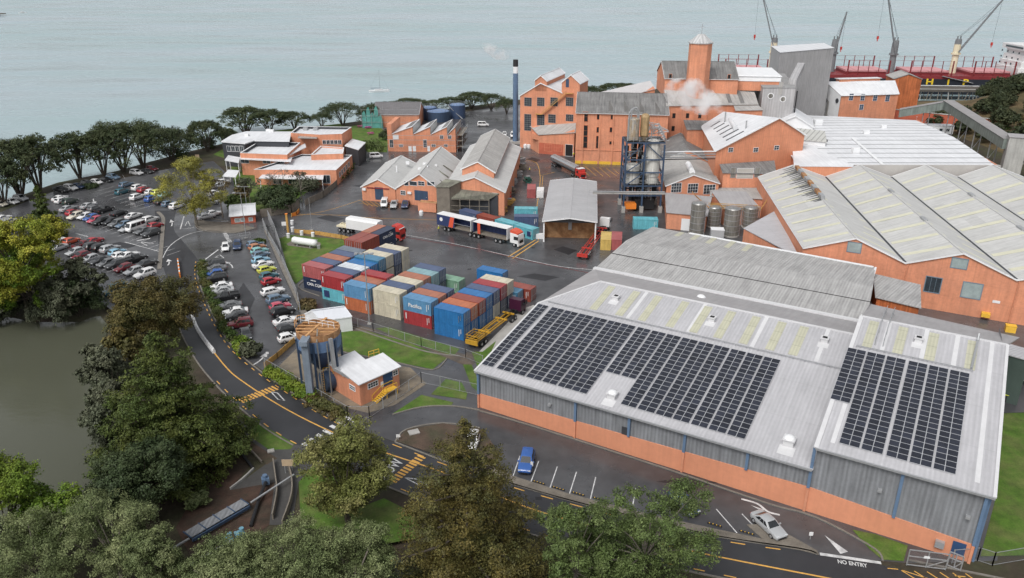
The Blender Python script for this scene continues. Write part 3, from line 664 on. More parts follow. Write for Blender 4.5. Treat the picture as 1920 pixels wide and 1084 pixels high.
for i, (x0, x1) in enumerate(tops):
    u0, u1 = onroof(*zl(x0), ze0)[0], onroof(*zl(x1), ze0)[0]
    strip_of_panels(ze0, u0, u1, 6.6 if i in (7, 8) else 1.1, 18.3)
for i, (x0, y0, x1, y1) in enumerate(((210, 97, 285, 112), (292, 113, 365, 130), (372, 133, 450, 148), (463, 152, 540, 168), (548, 170, 627, 187), (635, 188, 715, 205))):
    u0, u1 = onroof(1500 + x0 / 2.24, 600 + y0 / 2.24, ze1)[0], onroof(1500 + x1 / 2.24, 600 + y1 / 2.24, ze1)[0]
    strip_of_panels(ze1, u0 - .02, u1 + .02, 8.6 if i == 0 else 1.2, 20.0)
m_sky = M('yellowed_skylight', (.46, .455, .35), .4, .08, .5, ribs=.42, ribw=.1, joints=(0, 2.4, .12, .75))
for x, y in ((745, 185), (890, 215), (1015, 245), (1165, 285), (1300, 310), (1435, 340), (1575, 375), (1725, 405), (1850, 440)):
    u, n = onroof(880 + x / 3.011, 500 + y / 3.011, ze0); b = MB()
    b.slab([W(u - .62, 20.2, rz(ze0, 20.2) + .04), W(u + .62, 20.2, rz(ze0, 20.2) + .04), W(u + .62, 27.6, rz(ze0, 27.6) + .04), W(u - .62, 27.6, rz(ze0, 27.6) + .04)], .05); b.build('skylight', m_sky, wh)
for x, y in ((292, 75), (422, 85), (553, 115), (720, 145)):
    u, n = onroof(1500 + x / 2.24, 600 + y / 2.24, ze1); b = MB()
    b.slab([W(u - .6, 21, rz(ze1, 21) + .04), W(u + .6, 21, rz(ze1, 21) + .04), W(u + .6, 27.6, rz(ze1, 27.6) + .04), W(u - .6, 27.6, rz(ze1, 27.6) + .04)], .05); b.build('skylight', m_sky, wh)
def roofvent(px, py, z0, s=1., open_=True):
    u, n = onroof(px, py, z0); z = rz(z0, n); q = W(u, n, z - .1); b = MB()
    b.box(q, (1.15 * s, 1.15 * s, .75 * s), UA); b.box((q[0], q[1], q[2] + .75 * s), (1.4 * s, 1.4 * s, .14), UA)
    b.slab([W(u - .9 * s, n - 2.0 * s, rz(z0, n - 2 * s) + .02), W(u + .9 * s, n - 2.0 * s, rz(z0, n - 2 * s) + .02), W(u + .9 * s, n - .5 * s, rz(z0, n - .5 * s) + .02), W(u - .9 * s, n - .5 * s, rz(z0, n - .5 * s) + .02)], .03)
    o = b.build('roof_vent', m_flash, wh)
    if open_: b = MB(); b.box((q[0], q[1], q[2] + .75 * s + .145), (.8 * s, .8 * s, .02), UA); b.build('opening', m_dark, o)
    else: b = MB(); b.dome((q[0], q[1], q[2] + .75 * s + .14), .65 * s, .35 * s); b.build('cowl', m_wh, o, smooth=True)
for a in ((1155, 561, ze0), (1335, 601, ze0), (1546, 640, ze0), (1722, 640, ze1)): roofvent(*a, .8)
roofvent(1148, 745, ze0, .95, False); roofvent(1479, 832, ze0, 1.05, False)
q = W(22, 33, 10.3); b = MB(); b.box((q[0], q[1], 9.9), (1.4, .9, .5), UA); b.dome((q[0], q[1], 10.4), .7, .4); b.build('roof_vent', m_wh, wh, smooth=True)
b = MB()
for u0, u1, z0 in ((1, US - .6, ze0), (US + .5, UE - 3, ze1)):
    nn = 19.3 if z0 == ze0 else 20.6; b.bar(W(u0, nn, rz(z0, nn) + .3), W(u1, nn, rz(z0, nn) + .3), .09); k = int((u1 - u0) / 1.6)
    for i in range(k + 1): uu = u0 + (u1 - u0) * i / k; b.bar(W(uu, nn, rz(z0, nn)), W(uu, nn, rz(z0, nn) + .3), .05)
b.build('cable_tray', m_galv, wh)
b = MB()
for du in (0, 1.0):
    for nn in (22, 25, 28, 31, 34): b.bar(W(US + 2.6 + du, nn, rz(ze1, min(nn, NR)) - max(0, nn - NR) * .22), W(US + 2.6 + du, nn, rz(ze1, min(nn, NR)) + 1.1 - max(0, nn - NR) * .22), .07)
    for h in (.6, 1.1): b.bar(W(US + 2.6 + du, 22, rz(ze1, 22) + h), W(US + 2.6 + du, NR, rz(ze1, NR) + h), .06); b.bar(W(US + 2.6 + du, NR, rz(ze1, NR) + h), W(US + 2.6 + du, 35, rz(ze1, NR) - 1.4 + h), .06)
b.build('roof_walkway', m_galv, wh)
pipe(wh, [W(UE - 3.2, 21, rz(ze1, 21) + .25), W(UE - 2.9, 27.5, rz(ze1, 27.5) + .3), W(UE - 2.9, 28, rz(ze1, 28) + 1)], .16, m_galv)
# the lower sheds behind it
ms = thing('corrugated_shed', 'long low shed with weathered corrugated roof behind the solar warehouse', 'shed', W(22, 54, 0))
b = MB(); b.prism([W(0, 40.3, 0)[:2], W(US - .3, 40.3, 0)[:2], W(44, 67, 0)[:2], W(0, 69, 0)[:2]], 0, 8.2, bottom=False); b.build('wall', m_or, ms)
b = MB(); b.slab([W(-.3, 40.2, 8.75), W(US - .2, 40.2, 8.75), W(45.5, 53.5, 9.9), W(-.3, 54.5, 9.9)], .15); b.slab([W(-.3, 54.5, 9.9), W(45.5, 53.5, 9.9), W(44.3, 67.2, 8.7), W(-.3, 69.3, 8.7)], .15); b.build('roof', m_irond, ms)
b = MB(); b.bar(W(-.3, 47.5, 9.42), W(46, 47.5, 9.42), .14, .06); b.build('roof_joint', m_dark, ms)
b = MB(); b.bar(W(45.6, 40.4, 8.9), W(44.4, 67, 8.8), .35, .12); b.bar(W(8, 68.9, 8.78), W(44, 67, 8.78), .5, .2); b.build('flashing', m_wh, ms)
for uu in (6, 9.5, 13, 17, 20.5): b = MB(); b.slab([W(uu, 62.5, 9.18), W(uu + 1.1, 62.5, 9.18), W(uu + 1.1, 68.6, 8.8), W(uu, 68.6, 8.8)], .05); b.build('skylight', m_sky, ms)
mono('low_shed', 'small corrugated lean-to shed between the long low shed and the gabled stores', 'shed', [W(US - .2, 54, 0), W(53, 53, 0), W(52, 65, 0), W(44.5, 66.5, 0)], [8.0, 8.0, 7.6, 7.6], m_ord, m_irond)
mono('covered_walkway', 'narrow pale corrugated roof along the foot of the gabled stores', 'shed', [W(US, 44, 0), W(68.5, 41.0, 0), W(68.5, 46, 0), W(US, 50.5, 0)], [8.2, 7.6, 7.2, 7.6], M('walkway_wall', (.06, .085, .075), .6, .1), m_iron, ov=.2)
# ------------------------------------------------------------ gabled stores: four bays on a skew
EA = [(58.3, 146.2), (74.7, 137.7), (90.6, 129.0), (106.6, 120.2), (122.6, 111.4)]; EB = [(66.0, 203), (84.0, 203), (101.6, 203), (119.4, 203), (137.2, 203)]
gl = ['orange gabled store with sooty ridge vent, nearest the steel tanks', 'orange gabled store with one pale window, second bay from the steel tanks', 'orange gabled store with pale striped roof, third bay from the steel tanks', 'orange gabled store with long round ridge vent at the right edge']
m_skst = M('yellow_rooflight', (.56, .55, .43), .5, .06, .5)
for i in range(4):
    r = gable('gabled_store', gl[i], 'warehouse', EA[i], EA[i + 1], EB[i + 1], EB[i], 8.5, (12.0, 11.7), m_or, m_shed, ov=.05, ovg=.3, group='orange gabled stores in a row')
    F, R = lerp(EA[i], EA[i + 1], .5), lerp(EB[i], EB[i + 1], .5)
    for side in (0, 1):
        e0, e1 = (EA[i], EB[i]) if side == 0 else (EA[i + 1], EB[i + 1])
        for k in range(9):
            t0 = .05 + k * .105; t1 = t0 + .018; q = []
            for (tt, ss) in ((t0, .05), (t1, .05), (t1, .93), (t0, .93)):
                e, rg = lerp(e0, e1, tt), lerp(F, R, tt); c = lerp(rg, e, ss); zr_ = 12 - .3 * tt; q.append((c[0], c[1], zr_ - (zr_ - 8.5) * ss + .035))
            b = MB(); b.slab(up(q), .04); b.build('rooflight', m_skst, r)
    for tt in ((.3, .62) if i else ()):
        c = lerp(F, R, tt); b = MB(); b.box((c[0], c[1], 11.75), (.8, 2.6, .4), math.atan2(R[1] - F[1], R[0] - F[0]) - math.pi / 2); b.build('ridge_vent', m_galv, r)
    if i == 0:
        c0, c1 = lerp(F, R, .45), lerp(F, R, .95); b = MB(); d = (Vector(c1) - Vector(c0)).normalized()
        for k in range(8):
            p, q = lerp(c0, c1, k / 8), lerp(c0, c1, (k + .8) / 8); b.bar((*p, 12.25), (*q, 12.25), .9, .7, m=k % 2)
        b.build('ridge_vent', [m_galv, m_rust], r)
        b = MB()
        for k in range(26):
            tt = .44 + .021 * k + .006 * math.sin(k * 5.1); s1 = .16 + .36 * abs(math.sin(k * 2.1 + .4)) * (.45 + .02 * k); q = []
            for (t_, ss) in ((tt, .04), (tt + .016, .04), (tt + .010, s1), (tt + .007, s1)):
                e, rg = lerp(EA[0], EB[0], t_), lerp(F, R, t_); c = lerp(rg, e, ss); zr_ = 12 - .3 * t_; q.append((c[0], c[1], zr_ - (zr_ - 8.5) * ss + .045))
            b.slab(up(q), .012)
        b.build('soot_stain', M('soot', (.12, .12, .12), .9, .3, .8), r)
    if i == 3:
        c0, c1 = lerp(F, R, .25), lerp(F, R, .45); b = MB(); b.cyl((*c0, 12), (*c1, 12), .8, n=16); b.build('ridge_vent', m_galv, r, smooth=True)
    if i: b = MB(); b.bar((*EA[i], 8.56), (*EB[i], 8.56), .5, .1); b.build('valley_gutter', m_char, r)
    if i: q = lerp(EA[i], EA[i + 1], .03); dq, nq = wframe(EA[i], EA[i + 1]); b = MB(); b.cyl((q[0] + nq.x * .15, q[1] + nq.y * .15, 0), (q[0] + nq.x * .15, q[1] + nq.y * .15, 8.3), .12, n=8); b.build('downpipe', m_or, r)
    gw = M('blue_window_frame', (.16, .22, .27), .5, .05)
    if i == 0: winpx(r, EA[0], EA[1], 1602, 464, 20, 17, 1, 1, gw, m_glassb, fr=.14)
    if i == 1:
        winpx(r, EA[1], EA[2], 1799, 494, 22, 17, 1, 1, gw, m_glassb, fr=.16); winpx(r, EA[1], EA[2], 1749, 534, 22, 27, 3, 1, gw, m_glass, fr=.16, label='dark louvred window below the gable'); winpx(r, EA[1], EA[2], 1822, 545, 27, 27, 1, 1, gw, m_glassb, fr=.16)
        for px, py, w_ in ((1698, 555, 26), (1848, 588, 14)):
            s, z, t, L = hit(EA[1], EA[2], px, py); b = MB(); panel(b, EA[1], EA[2], s * L - w_ * .05, s * L + w_ * .05, z - .35, z + .35, 1.2, 1.2); b.build('wall_hood', m_yel, r)
        s, z, t, L = hit(EA[1], EA[2], 1868, 566); b = MB(); panel(b, EA[1], EA[2], s * L - .6, s * L + .6, z - .25, z + .25, .06, .06); b.build('sign', m_wh, r)
mono('side_lean_to', 'galvanised lean-to roof beside the sooty gabled store', 'shed', [P(1395, 428, 5.5), P(1500, 488, 5.5), (58.1, 146.5), (63, 178)], [5.5, 5.5, 6.6, 6.6], m_or, m_iron, ov=.1)
# ------------------------------------------------------------ broad white roof
wr = thing('refined_store', 'broad low store under a wide white seamed roof', 'warehouse', (105, 235, 0))
pw = [(77, 205.4), (130, 205.2), (141, 272), (100, 284), (88, 250)]
b = MB(); b.prism(pw, 0, 10.9, bottom=False); b.build('wall', m_or, wr)
b = MB(); b.slab([(76.8, 205, 11.1), (130.4, 204.8, 11.1), (136, 238, 12.2), (82.5, 238, 12.2)], .15); b.slab([(82.5, 238, 12.2), (136, 238, 12.2), (141.6, 272.5, 11.1), (100, 285, 11.1), (87.4, 250, 11.6)], .15); b.build('roof', m_whseam, wr)
b = MB(); b.prism([(92, 204.2), (131, 204.0), (131, 204.9), (92, 205.1)], 6, 11.35); b.build('parapet', M('pale_grey_fascia', (.42, .40, .38), .6, .08), wr)
b = MB(); b.bar((130.5, 204.9, 11.2), (141.6, 272.5, 11.2), .4, .2); b.build('gutter', m_or, wr)
b = MB(); b.bar((100, 205.2, 11.25), (104, 236, 12.3), .8, .14); b.build('flashing', m_wh, wr)
for (x, y, s) in ((98, 219, 1.5), (94, 232, 1.1), (112, 245, 1.4), (103, 262, 2), (122, 255, 1.2)): b = MB(); b.box((x, y, 11.3), (s * 1.3, s, s * .8 + .5)); b.build('roof_vent', m_wh if x != 94 else m_char, wr)
gable('', '', '', (87, 256), (97, 250), (102, 266), (92, 272), 13, 16, m_wh, m_whroof, z0=11, root=wr, wname='penthouse_wall', rname='penthouse_roof')
mono('', '', '', [(82, 232), (92, 226), (95, 236), (85, 243)], [13.2, 13.2, 14.4, 14.4], m_wh, M('glazed_lantern_roof', (.5, .5, .47), .4, .1, joints=(1.4, 0, .3, .55)), z0=11, root=wr, wname='lantern_wall', rname='lantern_roof')
mono('orange_infill', 'plain orange block between the tall gabled plant and the white roof', 'building', [(75.5, 203.5), (91, 203.3), (91, 205), (86, 222), (81, 222)], [11.4, 11.4, 11.4, 13, 13], m_orc, m_whroof, ov=.15)
# ------------------------------------------------------------ tall gabled plant with slotted roof
g1 = thing('gabled_plant', 'tall orange iron clad plant with asymmetric white roof and slit rooflights', 'factory', (70, 228, 0))
GA, GB, GC, GD = (56.1, 210.7), (82.1, 217.0), (86, 243), (60.6, 246.7); GF, GR = (73.7, 214.96), (66.8, 246.0)
b = MB(); b.poly([(*GA, 0), (*GB, 0), (*GB, 16.8), (*GF, 22), (*GA, 13.8)]); b.poly([(*GD, 0), (*GA, 0), (*GA, 13.8), (*GD, 13.8)]); b.poly([(*GB, 0), (*GC, 0), (*GC, 14.8), (*GB, 16.8)]); b.poly([(*GC, 0), (*GD, 0), (*GD, 13.8), (*GR, 18.3), (*GC, 14.8)]); b.build('wall', m_orc, g1)
b = MB(); RA, RB, RC, RD, RE, RF = (55.7, 210.2, 13.9), (73.6, 214.4, 22.2), (66.7, 246.5, 18.5), (60.2, 247.2, 13.9), (82.6, 216.6, 16.9), (86.5, 243.4, 14.9)
for k in range(12):
    t0, t1 = k / 12, (k + 1) / 12; b.slab([lerp(RA, RD, t0), lerp(RB, RC, t0), lerp(RB, RC, t1), lerp(RA, RD, t1)], .16); b.slab([lerp(RB, RC, t0), lerp(RE, RF, t0), lerp(RE, RF, t1), lerp(RB, RC, t1)], .16)
b.build('roof', m_whroof, g1)
b = MB(); b.bar((55.7, 210.15, 13.85), (73.6, 214.35, 22.15), .08, .3); b.bar((73.6, 214.35, 22.15), (82.6, 216.55, 16.85), .08, .3); b.bar((55.6, 210.2, 13.8), (60.1, 247.2, 13.8), .2, .2); b.build('barge_board', m_wh, g1)
for k in range(6):
    t0 = .12 + k * .13
    q = [lerp(lerp((55.7, 210.2, 13.9), (60.2, 247.2, 13.9), tt), lerp((73.6, 214.4, 22.2), (66.7, 246.5, 18.5), tt), s) for tt, s in ((t0, .22), (t0 + .02, .22), (t0 + .02, .52), (t0, .52))]
    b = MB(); b.slab(up([(p[0], p[1], p[2] + .12) for p in q]), .1); b.build('rooflight', m_char, g1)
for px, py in ((1370, 281), (1417, 281), (1456, 277)): winpx(g1, GA, GB, px, py, 9, 7, 2, 2)
for x, y, z in ((64.5, 236, 18.5), (66, 219, 19.0)): b = MB(); b.cyl((x, y, z - 2), (x, y, z + 1.6), .22, n=8); b.build('flue', m_galv, g1, smooth=True)
b = MB(); b.cyl((66.5, 238, 17.6), (64, 222, 17.9), .7, n=12); b.build('roof_duct', m_whroof, g1, smooth=True)
lb = mono('louvred_annex', 'orange annex with louvred vent under a dark lean-to roof', 'building', [(57, 204.5), (71, 204.5), (73, 213.2), (57.5, 210.0)], [9.2, 9.2, 10.4, 10.4], m_or, m_fibd)
winpx(lb, (57, 204.5), (71, 204.5), 1397, 325, 30, 17, 1, 7, m_wh, M('louvre_slats', (.4, .38, .34), .6, .1), 'louvre')
winpx(lb, (57, 204.5), (71, 204.5), 1375, 324, 9, 17, 1, 1, m_galv, m_tank, 'vent'); winpx(lb, (57, 204.5), (71, 204.5), 1420, 323, 9, 17, 1, 1, m_galv, m_tank, 'vent')
lb2 = mono('low_orange_annex', 'low orange block behind the four steel tanks', 'building', [(52, 196), (72, 192), (73, 204), (54, 204)], 5.2, m_or, m_fib)
mono('grey_lean_to', 'grey lean-to roof below the small gabled house', 'shed', [(53.5, 187), (62, 187.5), (61, 196.5), (52.5, 197)], [4.6, 4.6, 6.2, 6.2], m_or, m_memb)
# small gabled house with three windows
sh = gable('small_gabled_house', 'small orange gabled house with three wide windows beside the blue silo frame', 'building', (41, 200), (55.5, 202.5), (58, 228), (44, 228), 7, 9.6, m_or, m_fib)
for px, py, w_ in ((1268, 352, 19), (1299, 353, 19), (1330, 355, 22)): winpx(sh, (41, 200), (55.5, 202.5), px, py, w_, 16, 4, 3)
b = MB(); b.cyl((49.2, 213, 9.7), (48.3, 203.5, 9.7), .8, n=14); b.build('ridge_duct', m_wh, sh, smooth=True)
ca_ = mono('corner_annex', 'low orange annex with grey roof at the foot of the small gabled house', 'building', [(38.5, 184.5), (47.5, 181.5), (52, 196), (41, 199.8)], [4.3, 4.3, 5.0, 5.0], m_or, m_memb)
door(ca_, (38.5, 184.5), (47.5, 181.5), .5, 2.2, 3, m_wh)
gable('dark_roofed_store', 'low store under a stained dark hipped roof behind the silo frame', 'building', (44.2, 230), (60.2, 226), (63, 252), (47, 254), 6.5, 10.5, m_or, m_fibd, trim=m_galv)
mono('wall_shed', 'small orange box with dark flat roof against the refinery wall', 'building', [(55, 243), (66, 243), (66.5, 252), (56, 253)], [13.6, 13.6, 14.6, 14.6], m_or, m_fibd)
# ------------------------------------------------------------ refinery block on the waterfront
T1A, T1B, T1C, T1D = (23.8, 280), (21.0, 254.6), (50.2, 250.6), (53, 276)
t1 = gable('refinery_building', 'tall orange refinery building with a dark fibre cement roof and arched openings', 'factory', T1A, T1B, T1C, T1D, 17, 21.6, m_or, m_fibd, ov=.5)
for px in (1075, 1093, 1124, 1149, 1172, 1205, 1232):
    s, z, t, L = hit(T1B, T1C, px, 250)
    if 0 <= s <= 1: b = MB(); panel(b, T1B, T1C, s * L - .25, s * L + .25, .1, 16.3, .25, .27); b.build('pilaster', m_or, t1)
for px, py, w_, h_ in ((1097.5, 219, 9, 16), (1097, 245, 9, 18), (1096, 266.5, 10, 20), (1122.6, 219, 6, 9), (1122, 243.5, 6, 9), (1121, 266.5, 6, 21), (1148.6, 219, 6, 9), (1147, 243.5, 7, 8), (1146.5, 268, 7, 5)):
    winpx(t1, T1B, T1C, px, py, w_, h_, 1, 1 if h_ < 12 else 2, M('orange_reveal', (.50, .16, .08), .7, .1), m_dark, 'window', .12)
b = MB(); panel(b, T1B, T1C, .1, 16, .02, 1.0, .12, .14); b.build('yellow_skirting', m_yel, t1)
b = MB(); panel(b, T1B, T1C, .1, 29, 4.6, 4.85, .18, .2); panel(b, T1B, T1C, 0, 29.3, 16.4, 16.75, .2, .2); b.build('string_course', m_or, t1)
b = MB()
for k in range(4): q = lerp((T1B), T1C, .38 + .17 * k); b.slab([(q[0] - .7, q[1] + 1, 17.42), (q[0] + .7, q[1] + 1, 17.42), (q[0] + 1.9, q[1] + 12, 21.25), (q[0] + .5, q[1] + 12, 21.25)], .05)
b.build('roof_patch', M('darker_roof_sheet', (.13, .125, .12), .85, .2, .3, ribs=.3, ribw=.1), t1)
# pan house (left, with lantern) and its taller corner tower
OA, OB, OC, OD = (2.9, 279.5), (17.2, 273.6), (25, 296), (10.5, 301)
ol = gable('pan_house', 'orange gabled house with lantern roof and tall gridded windows by the blue chimney', 'factory', OA, OB, OC, OD, (18.6, 20.5), (23.3, 23.3), m_or, m_whroof, ov=.3)
F, R = lerp(OA, OB, .5), lerp(OD, OC, .5); dd = (Vector(OB) - Vector(OA)).normalized() * 2.2
gable('', '', '', Vector(F) - dd, Vector(F) + dd, Vector(R) + dd, Vector(R) - dd, 24.2, 25.9, m_or, m_whroof, z0=20.5, root=ol, wname='lantern_wall', rname='lantern_roof', ov=.2)
gwf = M('grey_window_frame', (.28, .28, .28), .6, .1)
for px, py, w_, h_, a, c in ((990, 191, 13, 14, 4, 4), (1014, 191, 13, 14, 4, 4), (1039, 191, 13, 14, 4, 4), (989.5, 229.5, 12, 28, 4, 8), (1014, 227, 13, 22, 4, 6), (1035, 222.5, 13, 14, 4, 4)): winpx(ol, OA, OB, px, py, w_, h_, a, c, gwf)
TA, TB = OB, (23.2, 271.1)
ot = gable('pan_house_tower', 'taller orange corner tower with white gable roof and an outside stair', 'tower', TA, TB, (27, 282), (21, 284.5), 24.0, 26.6, m_or, m_whroof, ov=.3)
winpx(ot, TA, TB, 1064, 156, 6, 14, 1, 1, m_or, m_blue, 'door'); 
for px, py in ((1068, 191), (1068, 221)): winpx(ot, TA, TB, px, py, 13, 14 if py < 200 else 11, 4, 4, gwf)
d, n = wframe(TA, TB); p0 = Vector((*TB, 20.4)) + n * .7 - d * 4.5; p1 = Vector((*OA, 12.6)) + n * .7 + d * 8.5
b = MB(); b.bar(p0, p1, .8, .16); b.bar(p0 + n * .4 + Vector((0, 0, .9)), p1 + n * .4 + Vector((0, 0, .9)), .08); b.bar(p0 - n * .0, p0 + d * 2.4, .9, .14); b.bar(p1, p1 - d * 2.4, .9, .14); b.bar(p0 + n * .4 + Vector((0, 0, .5)), p1 + n * .4 + Vector((0, 0, .5)), .06); b.build('outside_stair', m_woody, ot)
an0, an1 = P(1010, 288)[:2], P(1076, 294)[:2]
an = mono('loading_annex', 'low orange annex with sloping grey roof and dark doorway below the refinery', 'building', [an0, an1, (22.0, 271.4), (6.8, 277.6)], [6.4, 8.8, 10.0, 8.4], m_or, m_fib)
winpx(an, an0, an1, 1028, 277, 13, 12, 3, 2, m_or); winpx(an, an0, an1, 1046, 277, 13, 12, 3, 2, m_or); winpx(an, an0, an1, 1067, 282, 13, 20, 1, 1, m_wh, m_dark, 'doorway')
b = MB(); panel(b, an0, an1, .1, 9, .05, 3.9, .05, .06); b.build('brick_panel', m_brick, an)
b = MB(); q = P(1003, 286); b.prism([P(997, 284)[:2], an0, (an0[0] + 1, an0[1] + 6), (q[0] - 1, q[1] + 6)], 4.6, 6.2); b.build('awning', m_or, an)
# panelled tower building with octagonal look-out
T2A, T2B = (50.6, 255.6), (80.6, 258.2)
t2 = mono('char_house', 'very tall orange building with a pale roof slope under an octagonal look-out tower', 'factory', [T2A, T2B, (83, 279), (53, 277)], [19, 19, 24.8, 24.8], m_or, m_fib, ov=.4)
for px, py in ((1263.5, 217), (1289, 217), (1312, 217), (1262, 241)): winpx(t2, T2A, T2B, px, py, 6, 8.5, 1, 1, m_or, m_dark, 'window', .12)
for px in (1250, 1277, 1301, 1325, 1352, 1375): s, z, t, L = hit(T2A, T2B, px, 220); b = MB(); panel(b, T2A, T2B, s * L - .22, s * L + .22, 1, 18.3, .22, .25); b.build('pilaster', m_or, t2)
for px, py in ((1336, 168), (1359, 168)): p = PD(px, py, 269.5); b = MB(); b.box((p[0], 269.5, p[2] - .2), (1.9, 2, .4)); b.build('roof_light', m_dark, t2)
for k in (0, 1):
    x0 = 73.2 + 4.0 * k; b = MB(); b.slab([(x0 - 2, 258.4, 19.35), (x0 - .7, 258.5, 19.35), (x0 + .8, 277.5, 24.75), (x0 - .5, 277.5, 24.75)], .05); b.build('roof_strip', m_fibd, t2)
gable('', '', '', (52.5, 288), (51.5, 267.5), (75.5, 265), (77, 286), 26.2, 30.6, m_or, m_fibd, z0=20, root=t2, wname='upper_wall', rname='upper_roof', ov=.4)
for px, py in ((1257, 144), (1367, 145)): winpx(t2, (51.5, 267.5), (75.5, 265), px, py, 5, 9, 1, 1, m_or, m_dark)
oc = (61.8, 264.6); ztop = PD(1315, 79, oc[1])[2]; b = MB()
b.prism([(oc[0] + 3.75 * math.cos(math.pi / 4 * i + math.pi / 8), oc[1] + 3.75 * math.sin(math.pi / 4 * i + math.pi / 8)) for i in range(8)], 20, ztop); b.build('octagonal_tower', m_or, t2)
b = MB(); ring = [(oc[0] + 4.1 * math.cos(math.pi / 4 * i + math.pi / 8), oc[1] + 4.1 * math.sin(math.pi / 4 * i + math.pi / 8), ztop) for i in range(8)]; r2 = [(oc[0] + (x - oc[0]) * .25, oc[1] + (y - oc[1]) * .25, ztop + 2.5) for x, y, z in ring]; r3 = [(x, y, z - .35) for x, y, z in ring]
b.rings([r3, ring, r2]); b.build('tower_roof', M('ribbed_cap_roof', (.50, .50, .50), .5, .08, .5, streak=.2, ribs=1.0, ribw=.2), t2); b = MB(); b.bar((oc[0], oc[1], ztop + 2.4), (oc[0], oc[1], ztop + 5.6), .14); b.bar((oc[0] - .7, oc[1], ztop + 4.8), (oc[0] + .7, oc[1], ztop + 4.8), .1); b.build('weather_vane', m_galv, t2)
mono('', '', '', [(75.6, 268), (90, 266), (92, 284), (77, 286)], [26.8, 26.8, 27.6, 27.6], m_or, m_wh, z0=22, root=t2, wname='rear_wall', rname='rear_roof')
b = MB(); b.slab([(75.8, 268, 27.0), (90, 266, 27.0), (90, 265.8, 25.2), (75.8, 267.8, 25.2)][::-1], .1); b.build('white_fascia', m_wh, t2)
mono('seaward_roof', 'low white striped roof on the seaward side of the refinery', 'building', [(40, 290), (52, 288), (53, 306), (34, 312)], [16, 20, 20, 15], m_or, M('striped_white_roof', (.62, .60, .6), .6, .05, joints=(1.6, 0, .5, .55)))
mono('orange_bay', 'plain orange projecting bay below the grey panelled tower', 'building', [(72.2, 252), (81.0, 253), (80.8, 258), (73, 257.4)], [18.0, 18.0, 18.6, 18.6], m_or, m_fib)
# grey steel tower
GM, GR_, GBk, GL = (100, 300), (127, 318), (129.5, 336), (103.5, 322)
gt = mono('grey_tower', 'very tall windowless grey clad tower with a pale ribbed roof', 'tower', [GM, GR_, GBk, GL], [31.3, 31.3, 31.6, 31.6], m_gtow, M('pale_tower_roof', (.62, .63, .65), .5, .05, joints=(3.2, 0, .3, .8)), ov=.15)
gb = mono('grey_elevator_head', 'slab sided grey clad annex with two round ports beside the grey tower', 'tower', [(83.2, 262), (93.4, 260.5), (98, 287), (87, 288)], [23.8, 24.0, 25.2, 25.0], m_gtow, M('grey_annex_roof', (.28, .28, .28), .6, .1), ov=.2)
for px, py in ((1445, 180), (1468, 186)):
    s, z, t, L = hit((83.2, 262), (93.4, 260.5), px, py); d, n = wframe((83.2, 262), (93.4, 260.5)); c = Vector((83.2, 262, 0)) + d * s * L; c.z = z; b = MB(); b.cyl(c, c + n * .12, 1.0, n=16); o = b.build('round_port', m_wh, gb); b = MB(); b.cyl(c + n * .1, c + n * .16, .75, n=16); b.build('glass', m_tank, o)
winpx(gb, (83.2, 262), (93.4, 260.5), 1464, 166, 7, 22, 1, 1, m_gtow, m_fib, 'rooflight_panel')
b = MB(); b.bar((94.0, 266, 24.6), (108, 299, 26.4), 2.4, 2.6); b.build('link_gallery', m_gtow, gb)
pipe(gt, [(93.8, 259.8, 23), (93.8, 259.8, 4), (91, 258, 3)], .22, m_chas)
# white and orange house behind
bo = gable('packing_house', 'orange two storey house with arched windows, white end and white roof near the wharf', 'building', (126.5, 336), (131, 313.6), (156, 318.4), (160, 338), 13.6, 17.4, m_or, m_whroof)
for px, py in ((1596, 182), (1617.5, 182.5), (1641, 183), (1664, 184), (1615, 201)): winpx(bo, (131, 313.6), (156, 318.4), px, py, 8, 11 if py < 200 else 9, 2, 3, m_wh, m_blue)
b = MB(); b.poly([(126.3, 336, 2), (130.8, 313.4, 2), (130.8, 313.4, 13.3), (128.4, 324.8, 17), (126.3, 336, 13.3)]); b.build('white_end', m_wh, bo)
for px, py in ((1549, 188), (1570, 189)):
    s, z, t, L = hit((126.3, 336), (130.8, 313.4), px, py); d, n = wframe((126.3, 336), (130.8, 313.4)); c = Vector((126.3, 336, z)) + Vector((d.x, d.y, 0)) * s * L; b = MB(); b.cyl(c, c + n * .25, .95, n=14); b.build('round_window', m_char, bo)
for t0 in (.24, .62):
    b = MB(); panel(b, (126.3, 336), (130.8, 313.4), t0 * 23, t0 * 23 + 1.5, 4, 13, .06, .06); b.build('grey_strip', m_fib, bo)
b = MB(); b.prism([(134, 325), (152, 328), (151.6, 330.5), (133.6, 327.5)], 16.2, 18.3, mt=None); b.build('roof_monitor', m_or, bo); b = MB(); b.slab([(133.5, 324.6, 18.5), (152.5, 327.6, 18.5), (152, 331, 18.5), (133, 328, 18.5)], .18); b.build('monitor_roof', m_whroof, bo)
gable('transfer_tower', 'square tower of weathered orange iron with a small gabled roof by the wharf', 'tower', (164, 341), (175.6, 340.5), (178, 353), (166.5, 354), 16.6, 18.6, m_ord, m_fib, trim=m_galv, ov=.25)
pipe(bo, [(133, 312.9, .8 + 2), (140, 314, 2.6), (145, 315.2, 2.2), (155, 317.2, 2.2), (155.5, 317, .5)], .16, m_wh)
